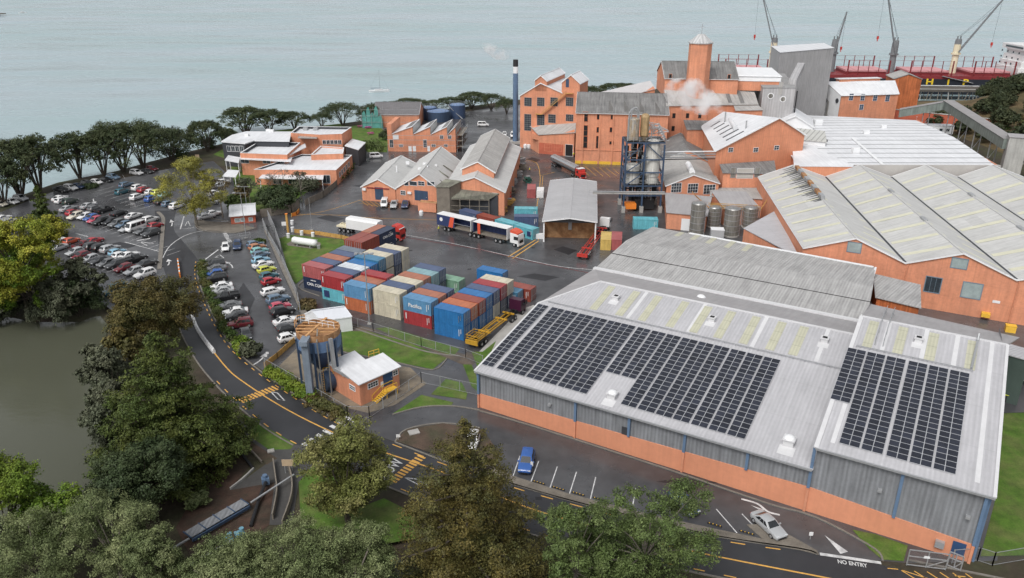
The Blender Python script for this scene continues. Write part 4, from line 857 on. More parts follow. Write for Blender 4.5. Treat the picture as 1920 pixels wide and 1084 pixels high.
# conveyor gallery
cg = thing('conveyor_gallery', 'long covered conveyor gallery of grey green sheeting raised on steel legs', 'conveyor', (164, 280, 0))
m_gal = M('greenish_sheeting', (.21, .245, .225), .6, .15, .3, streak=.3, joints=(2.4, 0, .05, .8)); m_galr = M('gallery_roof', (.27, .26, .26), .6, .1, joints=(2, 0, .05, .85))
def gallery(p, q, w_, h_):
    p, q = Vector(p), Vector(q); d = (q - p); x = Vector((d.y, -d.x, 0)).normalized() * w_ / 2; up_ = Vector((0, 0, h_)); b = MB()
    for s in (1, -1): a, c = p + x * s, q + x * s; b.poly([a, c, c + up_, a + up_] if s > 0 else [c, a, a + up_, c + up_])
    b.poly([p + x, p - x, q - x, q + x]); b.poly([p + x, p + x + up_, p - x + up_, p - x]); b.poly([q + x, q - x, q - x + up_, q + x + up_]); b.build('gallery_wall', m_gal, cg)
    b = MB(); b.slab(up([tuple(p + x * 1.1 + up_ * 1.01), tuple(q + x * 1.1 + up_ * 1.01), tuple(q - x * 1.1 + up_ * 1.01), tuple(p - x * 1.1 + up_ * 1.01)]), .12); b.build('gallery_roof', m_galr, cg)
K0, K1 = (150.5, 304, 6.8), (165.0, 297.5, 11.0); K2 = P(1890, 280, 9)
gallery(K0, K1, 3.4, 3.0); gallery(K1, K2, 3.6, 3.2)
for a_, c_, t in ((K1, K2, .12), (K1, K2, .35), (K1, K2, .58), (K1, K2, .82), (K0, K1, .6)):
    q = lerp(a_, c_, t); b = MB()
    for dx in (-1.2, 1.2): b.bar((q[0] + dx, q[1], 0), (q[0] + dx, q[1], q[2]), .25)
    b.bar((q[0] - 1.2, q[1], 3), (q[0] + 1.2, q[1], min(7, q[2] - .5)), .12); b.build('support_leg', m_galv, cg)
ch = thing('conveyor_head_house', 'pale boxed head house at the end of the conveyor gallery', 'building', (K2[0] + 2, K2[1] - 2, 0))
b = MB(); b.box((K2[0] + 1.5, K2[1] - 1, 2.2), (5, 6, 11.0), rad(-25)); b.build('wall', M('pale_sheeting', (.42, .42, .40), .6, .1, .3, streak=.25), ch); b = MB(); b.box((K2[0] + 1.5, K2[1] - 1, 13.2), (5.4, 6.4, .2), rad(-25)); b.build('roof', m_memb, ch)
b = MB(); b.box((K2[0] + 6.5, K2[1] - 5, 5.5), (7, 6, 4.2), rad(-25)); b.build('side_wing', m_wh, ch); b = MB(); b.box((K2[0] + 6, K2[1] - 5, 0), (.4, .4, 5.5)); b.box((K2[0] + 8, K2[1] - 3, 0), (.4, .4, 5.5)); b.build('post', m_rust, ch)
# site cabins under the gallery
for i, (px, py, L_, lab) in enumerate(((1757, 249, 10, 'white site cabin with dark windows under the conveyor gallery'), (1728, 232, 6, 'small white cabin against the brick bank beside the orange tower'))):
    q = P(px, py, 1); r = thing('site_cabin', lab, 'cabin', (q[0], q[1], 1)); b = MB(); b.box((q[0], q[1], 1.0), (L_, 4, 3.0), rad(-10)); b.build('wall', m_wh, r); b = MB(); b.box((q[0], q[1], 4.0), (L_ + .3, 4.3, .15), rad(-10)); b.build('roof', m_whroof, r); b = MB(); b.box((q[0], q[1], 0), (L_ - 1, 3.4, 1.0), rad(-10)); b.build('base', m_chas, r)
    a_ = (q[0] - math.cos(rad(-10)) * L_ / 2 - math.sin(rad(10)) * 2, q[1] - math.sin(rad(-10)) * L_ / 2 - math.cos(rad(10)) * 2); c_ = (a_[0] + math.cos(rad(-10)) * L_, a_[1] + math.sin(rad(-10)) * L_)
    for t in ((.2, .55, .8) if i == 0 else (.5,)): win(r, a_, c_, t, 2.0, 1.1, 1.0, 1, 1, m_wh, m_glass)
rwl = thing('retaining_wall', 'reddish brick retaining wall at the foot of the scrub hill', 'wall', (178, 302, 0)); b = MB(); b.prism([(158, 326), (190, 300), (190.6, 300.8), (158.6, 326.8)], -1, 6); b.build('wall', m_brick, rwl); b = MB(); b.prism([(157.9, 325.9), (190, 299.8), (190.8, 301), (158.7, 326.9)], 6.0, 6.2); b.build('coping', m_conc, rwl)
# ------------------------------------------------------------ wharf, ship
wf = thing('wharf', 'timber wharf on raking piles beside the bulk carrier', 'wharf', (205, 405, 0))
WD = rad(-5); wx = Vector((math.cos(WD), math.sin(WD), 0)); wn = Vector((-wx.y, wx.x, 0)); wo = Vector((205, 407, 0))
b = MB(); b.box((205, 407, 2.6), (190, 13, 1.1), WD); b.build('deck', M('wharf_timber', (.09, .08, .07), .9, .3, .3), wf)
b = MB(); b.bar(wo + wx * -90 - wn * 6.4 + Vector((0, 0, 3.9)), wo + wx * 90 - wn * 6.4 + Vector((0, 0, 3.9)), .35, .35); b.build('kerb_beam', m_conc, wf)
pil = []
for k in range(42):
    p = wo + wx * (-22 + k * 1.6) - wn * (6.0 - (k % 3) * 1.2); lean = ((k * 7) % 5 - 2) * .45
    pil.append((p + Vector((0, 0, 2.6)), p + wx * lean * 1.6 + Vector((0, 0, -3)), .20 if k % 4 else .26))
for p, q, r in pil: b = MB(); b.cyl(p, q, r, r * .95, 7); b.build('pile', m_wood if r < .25 else m_conc, wf)
sh_ = thing('bulk_carrier', 'long black bulk carrier with faded red hatch covers and four deck cranes alongside the wharf', 'ship', (200, 428, -1.6))
SD = rad(-5.5); sx_ = Vector((math.cos(SD), math.sin(SD), 0)); sn_ = Vector((-sx_.y, sx_.x, 0)); so_ = Vector((203.6, 434.5, 0))
def SHP(a, c, z): p = so_ + sx_ * a + sn_ * c; return (p.x, p.y, z)
hw = 13.5; prof = [(-112, 0), (-104, 8), (-92, 12.5), (-80, hw), (66, hw), (76, 12.5), (82, 10)]
dk = [SHP(a, -c, 0)[:2] for a, c in prof] + [SHP(a, c, 0)[:2] for a, c in prof[::-1] if c]
DZ = 8.0
b = MB(); b.prism(dk, -3, DZ - 1.6); b.build('hull', m_hull, sh_)
b = MB(); b.prism(inset(dk, .02), DZ - 1.6, DZ); b.build('deck', m_redd, sh_)
b = MB(); q = [SHP(-80, -hw - .03, 2.9), SHP(66, -hw - .03, 2.9), SHP(66, -hw - .03, 3.25), SHP(-80, -hw - .03, 3.25)]; b.poly(q); b.build('white_stripe', m_white, sh_)
hatches = [(-88, -66), (-56, -34), (-24, -3), (8, 29), (40, 60)]
for i, (a, c) in enumerate(hatches):
    b = MB(); b.prism([SHP(a, -9, 0)[:2], SHP(c, -9, 0)[:2], SHP(c, 9, 0)[:2], SHP(a, 9, 0)[:2]], DZ, DZ + 1.3); o = b.build('hatch_coaming', m_redd, sh_)
    b = MB()
    for k in range(4): p, q = a + (c - a) * k / 4 + .12, a + (c - a) * (k + 1) / 4 - .12; b.prism([SHP(p, -9.4, 0)[:2], SHP(q, -9.4, 0)[:2], SHP(q, 9.4, 0)[:2], SHP(p, 9.4, 0)[:2]], DZ + 1.3, DZ + 2.1)
    b.build('hatch_cover', m_pink, o)
nst = 0
for a, c in hatches:                                   # timber stanchions along both sides
    for sgn, off in ((-1, -12.6), (1, 12.6)):
        b = MB()
        for k in range(5):
            x = a + (c - a) * k / 4; b.bar(SHP(x, off, DZ), SHP(x, off, DZ + 7.5), .30 if 0 < k < 4 else .55)
        b.bar(SHP(a, off, DZ + 5), SHP(c, off, DZ + 5), .1)
        b.bar(SHP(a, off, DZ + 7.3), SHP(c, off, DZ + 7.3), .1); b.build('stanchion_row', m_redd, sh_)
b = MB()
for k in range(40): x = -80 + k * 3.6; b.bar(SHP(x, -13.2, DZ), SHP(x, -13.2, DZ + 1.1), .1)
b.bar(SHP(-80, -13.2, DZ + 1.05), SHP(64, -13.2, DZ + 1.05), .1); b.build('deck_railing', m_redd, sh_)
m_letr = M('hull_letter_yellow', (.72, .50, .03), .5, .05)
for ch_, a in (('S', 2.2), ('H', 18.4), ('I', 27.8), ('P', 36.4)):
    txt('hull_letter', ch_, 4.1, m_letr, sh_, SHP(a, -hw - .06, 4.85), sx_, (0, 0, 1), .02, .12, sx=1.35)
def crane(a, base_px, yb, tipx, tipy, m1, m2, hgt_):
    cr0 = Vector(SHP(a, 0, DZ)); Y = cr0.y
    b = MB(); b.cyl(cr0, cr0 + Vector((0, 0, hgt_ * .55)), 1.75, 1.6, 16); b.cyl(cr0 + Vector((0, 0, hgt_ * .55)), cr0 + Vector((0, 0, hgt_ * .6)), 2.4, 2.4, 16); b.cyl(cr0 + Vector((0, 0, hgt_ * .6)), cr0 + Vector((0, 0, hgt_ * .86)), 1.75, 1.7, 16); o = b.build('crane', m1, sh_, smooth=True)
    b = MB(); b.cyl(cr0 + Vector((0, 0, hgt_ * .84)), cr0 + Vector((0, 0, hgt_)), 1.72, 1.5, 14)
    for s in (-1, 1): q = cr0 + Vector((s * .8, 0, hgt_)); b.bar(q, q + Vector((0, 0, 1.6)), .5)
    b.build('crane_head', m2, o)
    T = Vector(PD(tipx, tipy, Y)); foot = cr0 + Vector((0, -1.6, hgt_ * .62)); d = T - foot; s = Vector((-d.y, d.x, 0)); s = (Vector((d.z, 0, -d.x)).normalized() * .3 + Vector((0, 1, 0)) * .95).normalized(); b = MB()
    A1, A2 = foot - s * 1.1, foot + s * 1.6; B1, B2 = T - s * .5, T + s * .5; 
    b.bar(A1, B1, .5); b.bar(A2, B2, .5)
    for k in (.2, .4, .6, .8, .97): b.bar(A1 + (B1 - A1) * k, A2 + (B2 - A2) * k, .35)
    b.build('jib', m2, o)
    b = MB(); top = cr0 + Vector((0, 0, hgt_ + 1.5)); b.bar(top, T, .1); b.bar(top + Vector((.6, 0, 0)), T + d.normalized() * -6, .1)
    hk = T + (d * -.03) + Vector((0, 0, -abs(d.z) * .55 - 6)); b.bar(T, hk, .07); b.build('hoist_wire', m_chas, o)
    b = MB(); b.box((hk.x, hk.y, hk.z - 1.6), (.9, .7, 1.6)); b.cyl(hk + Vector((0, 0, -1.6)), hk + Vector((0, 0, -2.6)), .2, .3, 8); b.build('hook_block', m_red, o)
m_cgrey = M('crane_grey', (.17, .18, .19), .5, .1)
crane(-61, 0, 0, 1425, -30, m_cream, m_cgrey, 17.5); crane(-29, 0, 0, 1588, 22, m_cgrey, m_cgrey, 17.0); crane(2.5, 0, 0, 1662, -30, m_cgrey, m_cgrey, 16.6); crane(34.5, 0, 0, 1880, 0, m_cream, m_cgrey, 17.5)
b = MB()
for i, (a0, a1, w_, z0, z1) in enumerate(((62, 80, 12, DZ, 12), (63, 79, 11.5, 12, 15), (64, 79, 11, 15, 18), (65, 78, 10.5, 18, 20.5), (63.5, 77, 13.2, 20.5, 23))):
    b.prism([SHP(a0, -w_, 0)[:2], SHP(a1, -w_, 0)[:2], SHP(a1, w_, 0)[:2], SHP(a0, w_, 0)[:2]], z0, z1 + .02 * i)
sup = b.build('superstructure', m_white, sh_)
b = MB(); b.prism([SHP(63.3, -9, 0)[:2], SHP(76, -9, 0)[:2], SHP(76, 9, 0)[:2], SHP(63.3, 9, 0)[:2]], 21.4, 22.3); b.build('bridge_window', m_glass, sup)
b = MB()
for k in range(4):
    for j in range(3): q = SHP(62.0 + j * .01, -9 + k * 6, 13 + j * 3); b.box((q[0], q[1], q[2]), (.3, .9, .9), SD)
b.build('porthole', m_glass, sup)
b = MB(); b.cyl(SHP(68, 0, 23), SHP(68, 0, 27), .5, .4, 8); b.dome(SHP(68, 0, 27), 1.1, 1.4); b.dome(SHP(67, -5, 23.1), .8, 1.2); b.build('radar_dome', m_white, sup, smooth=True)
b = MB(); b.prism([SHP(72, -3, 0)[:2], SHP(79, -3, 0)[:2], SHP(79, 3, 0)[:2], SHP(72, 3, 0)[:2]], 23, 29); b.build('funnel', m_hull, sup)
b = MB(); q0, q1 = SHP(24, -hw - .6, DZ), SHP(40, -hw - .6, 4.6); b.bar(q0, q1, .9, .3); b.build('gangway', m_galv, sh_)
# ------------------------------------------------------------ boats
def boat(label, px, py, L, ang, sail, cat='boat', nm='motor_launch'):
    q = P(px, py, -1.6); r = thing(nm, label, cat, (q[0], q[1], -1.6)); ca, sa = math.cos(ang), math.sin(ang); T = lambda x, y, z: (q[0] + ca * x - sa * y, q[1] + sa * x + ca * y, -1.6 + z)
    st = [(-.5, .62, .9), (-.25, .95, .85), (.1, 1.0, .9), (.35, .62, 1.05), (.5, .04, 1.25)]; W_ = L * .15; rg = []
    for x, wf_, hf in st: h = L * .11 * hf; rg.append([T(x * L, -W_ * wf_, h), T(x * L, -W_ * wf_ * .6, -.2), T(x * L, W_ * wf_ * .6, -.2), T(x * L, W_ * wf_, h)])
    b = MB(); b.rings(rg); b.build('hull', m_white, r)
    b = MB(); b.prism([T(-.22 * L, -W_ * .6, 0)[:2], T(.16 * L, -W_ * .5, 0)[:2], T(.16 * L, W_ * .5, 0)[:2], T(-.22 * L, W_ * .6, 0)[:2]], -1.6 + L * .09, -1.6 + L * (.15 if sail else .2)); o = b.build('cabin', m_white, r)
    b = MB(); b.prism([T(-.2 * L, -W_ * .63, 0)[:2], T(.17 * L, -W_ * .53, 0)[:2], T(.17 * L, W_ * .53, 0)[:2], T(-.2 * L, W_ * .63, 0)[:2]], -1.6 + L * .12, -1.6 + L * (.135 if sail else .165)); b.build('cabin_window', m_glass, o)
    if sail:
        b = MB(); b.cyl(T(.05 * L, 0, L * .1), T(.05 * L, 0, L * 1.05), .09, .06, 6); b.build('mast', m_cgrey, r); b = MB(); b.cyl(T(.05 * L, 0, L * .2), T(-.4 * L, 0, L * .2), .12, .12, 6); b.build('boom', m_blued, r); b = MB()
        b.bar(T(.05 * L, 0, L * 1.04), T(.48 * L, 0, L * .13), .05); b.bar(T(.05 * L, 0, L * 1.04), T(-.48 * L, 0, L * .1), .05); b.build('rigging', m_cgrey, r)
boat('white sailing yacht with a bare mast moored off the trees', 711, 173, 11, rad(8), True, 'yacht', 'sailing_yacht')
boat('small white launch on the water at the top left corner', 43, 25, 12, rad(12), False)
q = P(-6, 30, -1.6); r = thing('jetty', 'end of a dark timber jetty at the left edge of the water', 'jetty', (q[0], q[1], -1.6)); b = MB(); b.box((q[0] - 6, q[1], .8), (32, 14, 1.2), rad(-5)); b.build('deck', m_wood, r)
for k in range(6): b = MB(); b.cyl((q[0] + 8 - k * 4, q[1] - 6, -4), (q[0] + 8 - k * 4, q[1] - 6, 3.6), .5, n=8); b.build('pile', m_chas, r)
# ------------------------------------------------------------ silo frame and tanks
sl = thing('silo_frame', 'blue steel frame carrying a white silo, rusty hoppers and a tangle of pipes', 'silo', (34, 202, 0))
fx, fy = (29.6, 34.4, 39.4), (198.4, 206.0)
for x in fx:
    for y in fy:
        b = MB(); b.box((x, y, 1.5), (.42, .42, 17.2 if x < 39 else 16.6)); o = b.build('leg', m_blue, sl); b = MB(); b.box((x, y, 0), (.95, .95, 1.7)); b.build('footing', m_conc, o)
b = MB()
for z in (4.6, 7.2, 10.8, 14.2, 18.6):
    for y in fy: b.bar((fx[0], y, z), (fx[-1], y, z), .3)
    for x in fx: b.bar((x, fy[0], z), (x, fy[1], z), .3)
for (x0, x1) in ((fx[0], fx[1]),):
    for z0, z1 in ((7.2, 10.8), (10.8, 14.2), (14.2, 18.6)):
        b.bar((x0, fy[0] - .05, z0), (x1, fy[0] - .05, z1), .22); b.bar((x0 - .02, fy[0], z0), (x0 - .02, fy[1], z1), .22)
b.bar((fx[1], fy[0] - .05, 18.6), (fx[2], fy[0] - .05, 14.2), .22); b.bar((fx[2] + .05, fy[0], 7), (fx[2] + .05, fy[1], 14), .2); b.build('braced_beams', m_blue, sl)
b = MB()
for z in (7.25, 18.65): b.box(((fx[0] + fx[2]) / 2, 202.2, z), (9.8, 7.4, .14))
b.box(((fx[0] + fx[1]) / 2, 202.2, 10.9), (4.6, 7.2, .12)); b.build('deck_grating', m_chas, sl)
b = MB(); c = (36.9, 200.6); b.cyl((*c, 7.6), (*c, 9.6), 1.7, 1.7, 20); b.cyl((*c, 9.6), (*c, 18.3), 1.95, 1.95, 20); b.dome((*c, 18.3), 1.95, .9, 20); b.build('white_silo', M('stained_white_silo', (.58, .57, .53), .5, .12, .3, streak=.4), sl, smooth=True)
b = MB(); c = (31.9, 200.8); b.cyl((*c, 7.6), (*c, 12.2), 1.9, 1.9, 18); b.dome((*c, 12.2), 1.9, .7, 18); b.build('process_vessel', M('stained_white_silo', ORANGE), sl, smooth=True)
b = MB(); c = (31.3, 200.2); b.cyl((*c, 19.2), (*c, 24.4), 1.55, 1.55, 18); b.dome((*c, 24.4), 1.55, .5, 18); b.build('rusty_hopper', M('rust_streaked_tank', (.36, .28, .19), .6, .3, .5, streak=.5, col2=(.34, .32, .29)), sl, smooth=True)
b = MB(); c = (34.3, 200.6); b.cyl((*c, 20.2), (*c, 24.9), 1.15, 1.15, 16); b.dome((*c, 24.9), 1.15, .9, 16); b.cyl((*c, 20.2), (*c, 18.8), 1.15, .3, 16); b.build('cyclone', M('tan_cyclone', (.36, .25, .13), .6, .25, .5, streak=.4), sl, smooth=True)
for dx in (0, .55): pipe(sl, [(29.9 + dx, 199.2, 19), (29.9 + dx, 199.2, 26 + dx * .6), (30.4 + dx, 199.2, 27 + dx * .6), (31.2 + dx, 199.3, 27.1 + dx * .6), (32 + dx * .7, 199.5, 26.2), (32.2 + dx * .6, 199.6, 24.4)], .2, m_galv, 'duct')
random.seed(3); b = MB()
for k in range(90):
    x, y, z = random.uniform(35.2, 39.3), random.uniform(198.6, 203), random.uniform(18.8, 23.2); ax = random.choice((0, 1, 2)); l = random.uniform(.8, 2.6); q = [x, y, z]; q[ax] += l; q[2] = min(q[2], 24 - (q[0] - 35) * .5); b.cyl((x, y, min(z, 24 - (x - 35) * .5)), q, .09, n=5)
for k in range(7): z = 19.5 + k * .62; x = 38.9 - k * .32; b.tube([(x, 198.8, z), (x + .5, 198.7, z + .35), (x + .75, 198.7, z - .1), (x + .6, 198.7, z - .7)], .17, 6)
b.build('pipe_cluster', m_galv, sl, smooth=True)
b = MB()
for k in range(110):
    x, y = random.uniform(29.8, 39), random.uniform(199, 205.5); z = random.uniform(2, 17); q = [x, y, z]; ax = random.choice((0, 2, 2)); q[ax] += random.uniform(1.2, 4); q[0] = min(q[0], 39.2); q[2] = min(q[2], 18.4); b.cyl((x, y, z), q, random.choice((.07, .12, .18)), n=5)
b.build('pipework', m_galv, sl, smooth=True)
railing(sl, [(fx[0], fy[0], 18.8), (fx[2], fy[0], 18.8), (fx[2], fy[1], 18.8)], m_galv); railing(sl, [(fx[0], fy[0], 7.4), (fx[2], fy[0], 7.4)], m_galv)
b = MB(); [b.cyl((x, y, 1.5), (x, y, z), r_, n=10) for x, y, z, r_ in ((34.3, 204.8, 17.6, .75), (30.6, 204.9, 16.5, .6), (32.6, 205, 18, .8), (36.2, 204.6, 16, .7), (38.4, 204.4, 17, .6), (34.4, 201.5, 14, .4))]; b.build('shade_column', m_chas, sl, smooth=True); b = MB(); b.box((31.5, 200, .8), (3.2, 2.4, 1.4)); b.build('pump_skid', m_orsign, sl); b = MB(); b.box((35.5, 202, .4), (5, 4, 2.6)); b.build('pump_unit', m_chas, sl)  # black cylinders added to stand for the shade inside the frame
pb = thing('pipe_bridge', 'long pipe bridge from the wash bay roof to the silo frame', 'pipe bridge', (27, 190, 0)); z = 6.9
b = MB(); p, q = PD(1112, 362, 188), PD(1246, 363, 190); b.bar(p, q, .6, .35); b.build('beam', m_conc, pb); pipe(pb, [(p[0], p[1], p[2] + .4), (q[0], q[1], q[2] + .4)], .16, m_galv); railing(pb, [(p[0] - 1, p[1], p[2] - .4), (p[0] + 5, p[1], p[2] - .3)], m_galv)
pb2 = thing('pipe_bridge', 'pair of pale pipes bridging from the silo frame to the slotted roof plant', 'pipe bridge', (48, 204, 0)); p, q = PD(1240, 285, 201), PD(1342, 284, 207)
for dz in (0, .75, 1.5): pipe(pb2, [(p[0], p[1], p[2] - dz), (q[0], q[1], q[2] - dz)], .15 + .03 * (dz == 0), m_wh if dz == 0 else m_galv)
b = MB(); b.bar((p[0], p[1], p[2] - 2), (q[0], q[1], q[2] - 2), .3, .2); b.build('beam', m_chas, pb2)
tk = [(1308, 444, 385, 27, 'tall rust stained steel tank nearest the corner annex'), (1340, 428, 392, 24, 'dark steel tank behind the grey cube, second from the annex'), (1373, 446, 395, 29, 'broad banded steel tank in front, third from the annex'), (1408, 430, 393, 26, 'pale topped steel tank nearest the galvanised lean-to')]
for x, y, yt, w_, lab in tk:
    q = P(x, y); h = hgt(x, y, yt); r_ = w_ * math.hypot(q[1], 60) / FPX / 2; o = thing('steel_tank', lab, 'tank', (q[0], q[1] + r_, 0), 'steel tanks below the gabled house')
    c = (q[0], q[1] + r_); b = MB(); b.cyl((*c, .3), (*c, h), r_, r_, 22); b.build('shell', m_tank, o, smooth=True); b = MB(); b.dome((*c, h), r_, .5, 22); b.build('roof', m_steel, o, smooth=True)
    b = MB()
    for k in range(1, 5): b.cyl((*c, h * k / 5), (*c, h * k / 5 + .12), r_ + .05, n=22)
    b.build('hoop', m_galv, o, smooth=True); b = MB(); b.cyl((*c, 0), (*c, .3), r_ + .2, n=22); b.build('base', m_conc, o)
    b = MB()
    for s in (-.25, .25): b.bar((c[0] + r_ * .75 + s, c[1] - r_ * .72, .3), (c[0] + r_ * .75 + s, c[1] - r_ * .72, h + .9), .06)
    for k in range(int(h / .4)): b.bar((c[0] + r_ * .75 - .25, c[1] - r_ * .72, .5 + k * .4), (c[0] + r_ * .75 + .25, c[1] - r_ * .72, .5 + k * .4), .05)
    b.build('ladder', m_galv, o)
pr = thing('pipe_rack', 'rusty yellow pipe rack running over the four steel tanks', 'pipe rack', (53, 186, 0)); b = MB(); p0, p1 = PD(1330, 390, 186), PD(1425, 395, 187)
for dy in (0, 1.3):
    for dz in (0, .5, .9): b.cyl((p0[0], p0[1] + dy, p0[2] + dz), (p1[0], p1[1] + dy, p1[2] + dz), .09, n=6)
b.build('pipes', m_woody, pr, smooth=True); b = MB()
for t in (0, .33, .66, 1): q = lerp(p0, p1, t); b.bar((q[0], q[1], 0), (q[0], q[1], q[2] + 1), .16); b.bar((q[0], q[1] - .2, q[2] - .1), (q[0], q[1] + 1.6, q[2] - .1), .16)
b.build('support_frame', m_galv, pr); pipe(pr, [p0, PD(1305, 368, 187), PD(1298, 360, 190)], .16, m_rust, 'riser'); pipe(pr, [p1, PD(1440, 372, 188)], .1, m_woody, 'riser')
q = P(1345, 452); gc = thing('grey_cube_tank', 'pale grey square tank in front of the steel tanks', 'tank', q); b = MB(); b.box((q[0], q[1] + 1, 0), (3.0, 2.4, 2.7), rad(-8)); b.build('body', M('pale_grey_box', (.40, .41, .42), .5, .06), gc); b = MB(); b.box((q[0], q[1] + 1, 2.7), (3.1, 2.5, .08), rad(-8)); b.build('lid', m_wh, gc)
# ------------------------------------------------------------ workshops
WA, WB = (-41.9, 210), (-32.2, 207.6)
w1 = gable('workshop', 'smallest orange workshop with blue double doors, left of the three gabled workshops', 'workshop', WA, WB, (-29.4, 236.5), (-39.4, 238.5), 4.1, 6.5, m_or, m_shed, group='orange gabled workshops')
doorpx(w1, WA, WB, 711, 363, 16, 22, m_blue, label='wide blue double door'); b = MB(); panel(b, WA, WB, 1.6, 8.2, 4.3 - .6, 4.3 - .35, .2, .2); b.build('door_track', m_redd, w1)
s, z, t, L = hit(WA, WB, 686, 355); b = MB(); panel(b, WA, WB, .3, 1.3, 3, 3.7, .4, .4); b.build('air_conditioner', m_wh, w1); b = MB(); b.box((-31.5, 230, 5.6), (1.0, 1.0, .8)); b.cyl((-33.5, 221, 5), (-33.5, 221, 7.2), .2, n=8); b.build('roof_vent', m_wh, w1)
WC, WDd = (-32.0, 207.4), (-18.0, 201.8)
w2 = gable('workshop', 'orange workshop with long strip window under its gable, middle of the three gabled workshops', 'workshop', WC, WDd, (-15, 236), (-29.2, 242), 4.3, 9.0, m_or, m_shed, group='orange gabled workshops')
for px, w_ in ((762, 8), (775, 14), (790, 12), (808, 14)): winpx(w2, WC, WDd, px, 344, w_, 7, 2 if px == 790 else 1, 2 if px == 790 else 1)
winpx(w2, WC, WDd, 756, 361.5, 9, 7, 3, 2); doorpx(w2, WC, WDd, 790, 367, 26, 18, m_blue, label='wide blue sliding doors'); b = MB(); panel(b, WC, WDd, 3.8, 4.9, 3.1, 3.7, .4, .4); b.build('air_conditioner', m_wh, w2)
for k in range(3): q = lerp((-18.6, 207, 5.2), (-17, 220, 5.2), k / 2); b = MB(); b.slab(up([(q[0] - 3.2, q[1] + 2.4, 7.0), (q[0] - 3.0, q[1] + 3.2, 7.0), (q[0] - .2, q[1] + 2.2, 5.35), (q[0] - .4, q[1] + 1.4, 5.35)]), .05); b.build('rooflight', m_lich, w2)
for dx, dy in ((0, 0), (-2.2, 2), (2, 5), (-1.2, 6)): b = MB(); b.box((-24 + dx, 214 + dy, 7.6 - abs(dx) * .45), (.9, .9, .9 + .4)); b.build('roof_vent', m_wh, w2)
WE, WF = (-17.6, 201.6), (-2.0, 195.2)
w3 = gable('workshop', 'largest orange workshop with raised central roof, right of the three gabled workshops', 'workshop', WE, WF, (2.6, 249), (-13.5, 252), 6.6, 9.7, m_or, m_shed, group='orange gabled workshops')
Fm, Rm = lerp(WE, WF, .5), lerp((-13.5, 252), (2.6, 249), .5); dv = (Vector(WF) - Vector(WE)).normalized() * 4.7; F2 = Vector(lerp(Fm, Rm, .13))
gable('', '', '', F2 - dv, F2 + dv, Vector(Rm) + dv, Vector(Rm) - dv, 9.9, 12.2, m_or, m_fib, z0=7, root=w3, wname='clerestory_wall', rname='clerestory_roof', ov=.5)
winpx(w3, WE, WF, 928, 370, 8, 15, 2, 3)
bl = thing('timber_lean_to', 'lichen roofed lean-to with bare posts in front of the largest workshop', 'shed', (-12, 196, 0)); L0, L1, L2, L3 = P(845, 402)[:2], P(917, 404)[:2], (-3.4, 195.6), (-14.0, 200.0)
b = MB(); b.slab(up([(*L0, 4.4), (*L1, 4.4), (*L2, 6.0), (*L3, 6.0)]), .15); b.build('roof', m_lich, bl); b = MB()
for k in range(5): q = lerp(L0, L1, k / 4); b.bar((*q, 0), (*q, 4.3), .18)
for z in (1.2, 2.4, 4.1): b.bar((*L0, z), (*L1, z), .12)
b.build('posts', m_wood, bl); b = MB(); b.prism([lerp(L3, L0, .1), lerp(L2, L1, .1), lerp(L2, L1, .14), lerp(L3, L0, .14)], 0, 5.4); b.build('back_boards', m_char, bl)
T0, T1_ = P(820, 402)[:2], P(844, 403)[:2]; mono('timber_tower_shed', 'tall narrow grey timber shed with mossy roof between two workshops', 'shed', [T0, T1_, (-13.6, 199.5), (-17.6, 201.2)], [7.6, 7.6, 8.3, 8.3], m_wood, m_lich, ov=.25)
q = P(802, 398); sk = thing('orange_skip', 'open orange steel bin beside the grey timber shed', 'skip', q); S0, S1 = P(784, 397)[:2], P(818, 400)[:2]; b = MB(); dd = wframe(S0, S1)[1] * -2.2; pg = [S0, S1, (S1[0] + dd.x, S1[1] + dd.y), (S0[0] + dd.x, S0[1] + dd.y)]; b.prism(pg, .15, 2.6, bottom=True, mt=1); b.build('body', [m_or, m_rust], sk); b = MB(); b.bar((*pg[0], 2.62), (*pg[1], 2.62), .12); b.bar((*pg[2], 2.62), (*pg[3], 2.62), .12); b.build('rim', m_or, sk)
# ------------------------------------------------------------ sawtooth workshop, slate building, blue tanks, chimney
st = thing('sawtooth_workshop', 'orange sawtooth roofed workshop with scaffold pipes on its front', 'workshop', (-32, 281, 0))
SA, SB = P(728, 284)[:2], P(855, 286)[:2]; sdx, sdn = wframe(SA, SB); SL_ = math.dist(SA, SB); SBK = Vector((-sdn.x, -sdn.y, 0)) * 15
def SP_(u, n, z): q = Vector((*SA, 0)) + sdx * u + SBK * n; return (q.x, q.y, z)
cut = [2.0, 9.2, 15.4, 21.3, SL_]; zl0, zh0 = 6.2, 8.9
b = MB(); prof = [(0, 0), (SL_, 0), (SL_, zh0)]
pts = [(0, 9.6), (1.6, 9.6), (1.61, zl0)]
for c0, c1 in zip([1.6] + cut[1:-1], cut[1:]): pts += [(c1 - .02, zh0), (c1, zl0)]
pts = pts[:-1]
for n, rev in ((0, 0), (1, 1)):
    pg = [SP_(0, n, 0), SP_(SL_, n, 0)] + [SP_(u, n, z) for u, z in pts[::-1]]
    b.poly(pg[::-1] if rev else pg)
b.poly([SP_(SL_, 0, 0), SP_(SL_, 1, 0), SP_(SL_, 1, zh0), SP_(SL_, 0, zh0)]); b.poly([SP_(0, 1, 0), SP_(0, 0, 0), SP_(0, 0, 9.6), SP_(0, 1, 9.6)]); b.poly([SP_(0, 0, 9.6), SP_(1.6, 0, 9.6), SP_(1.6, 1, 9.6), SP_(0, 1, 9.6)]); b.poly([SP_(1.6, 0, zl0), SP_(1.6, 1, zl0), SP_(1.6, 1, 9.6), SP_(1.6, 0, 9.6)]); b.build('wall', m_or, st)
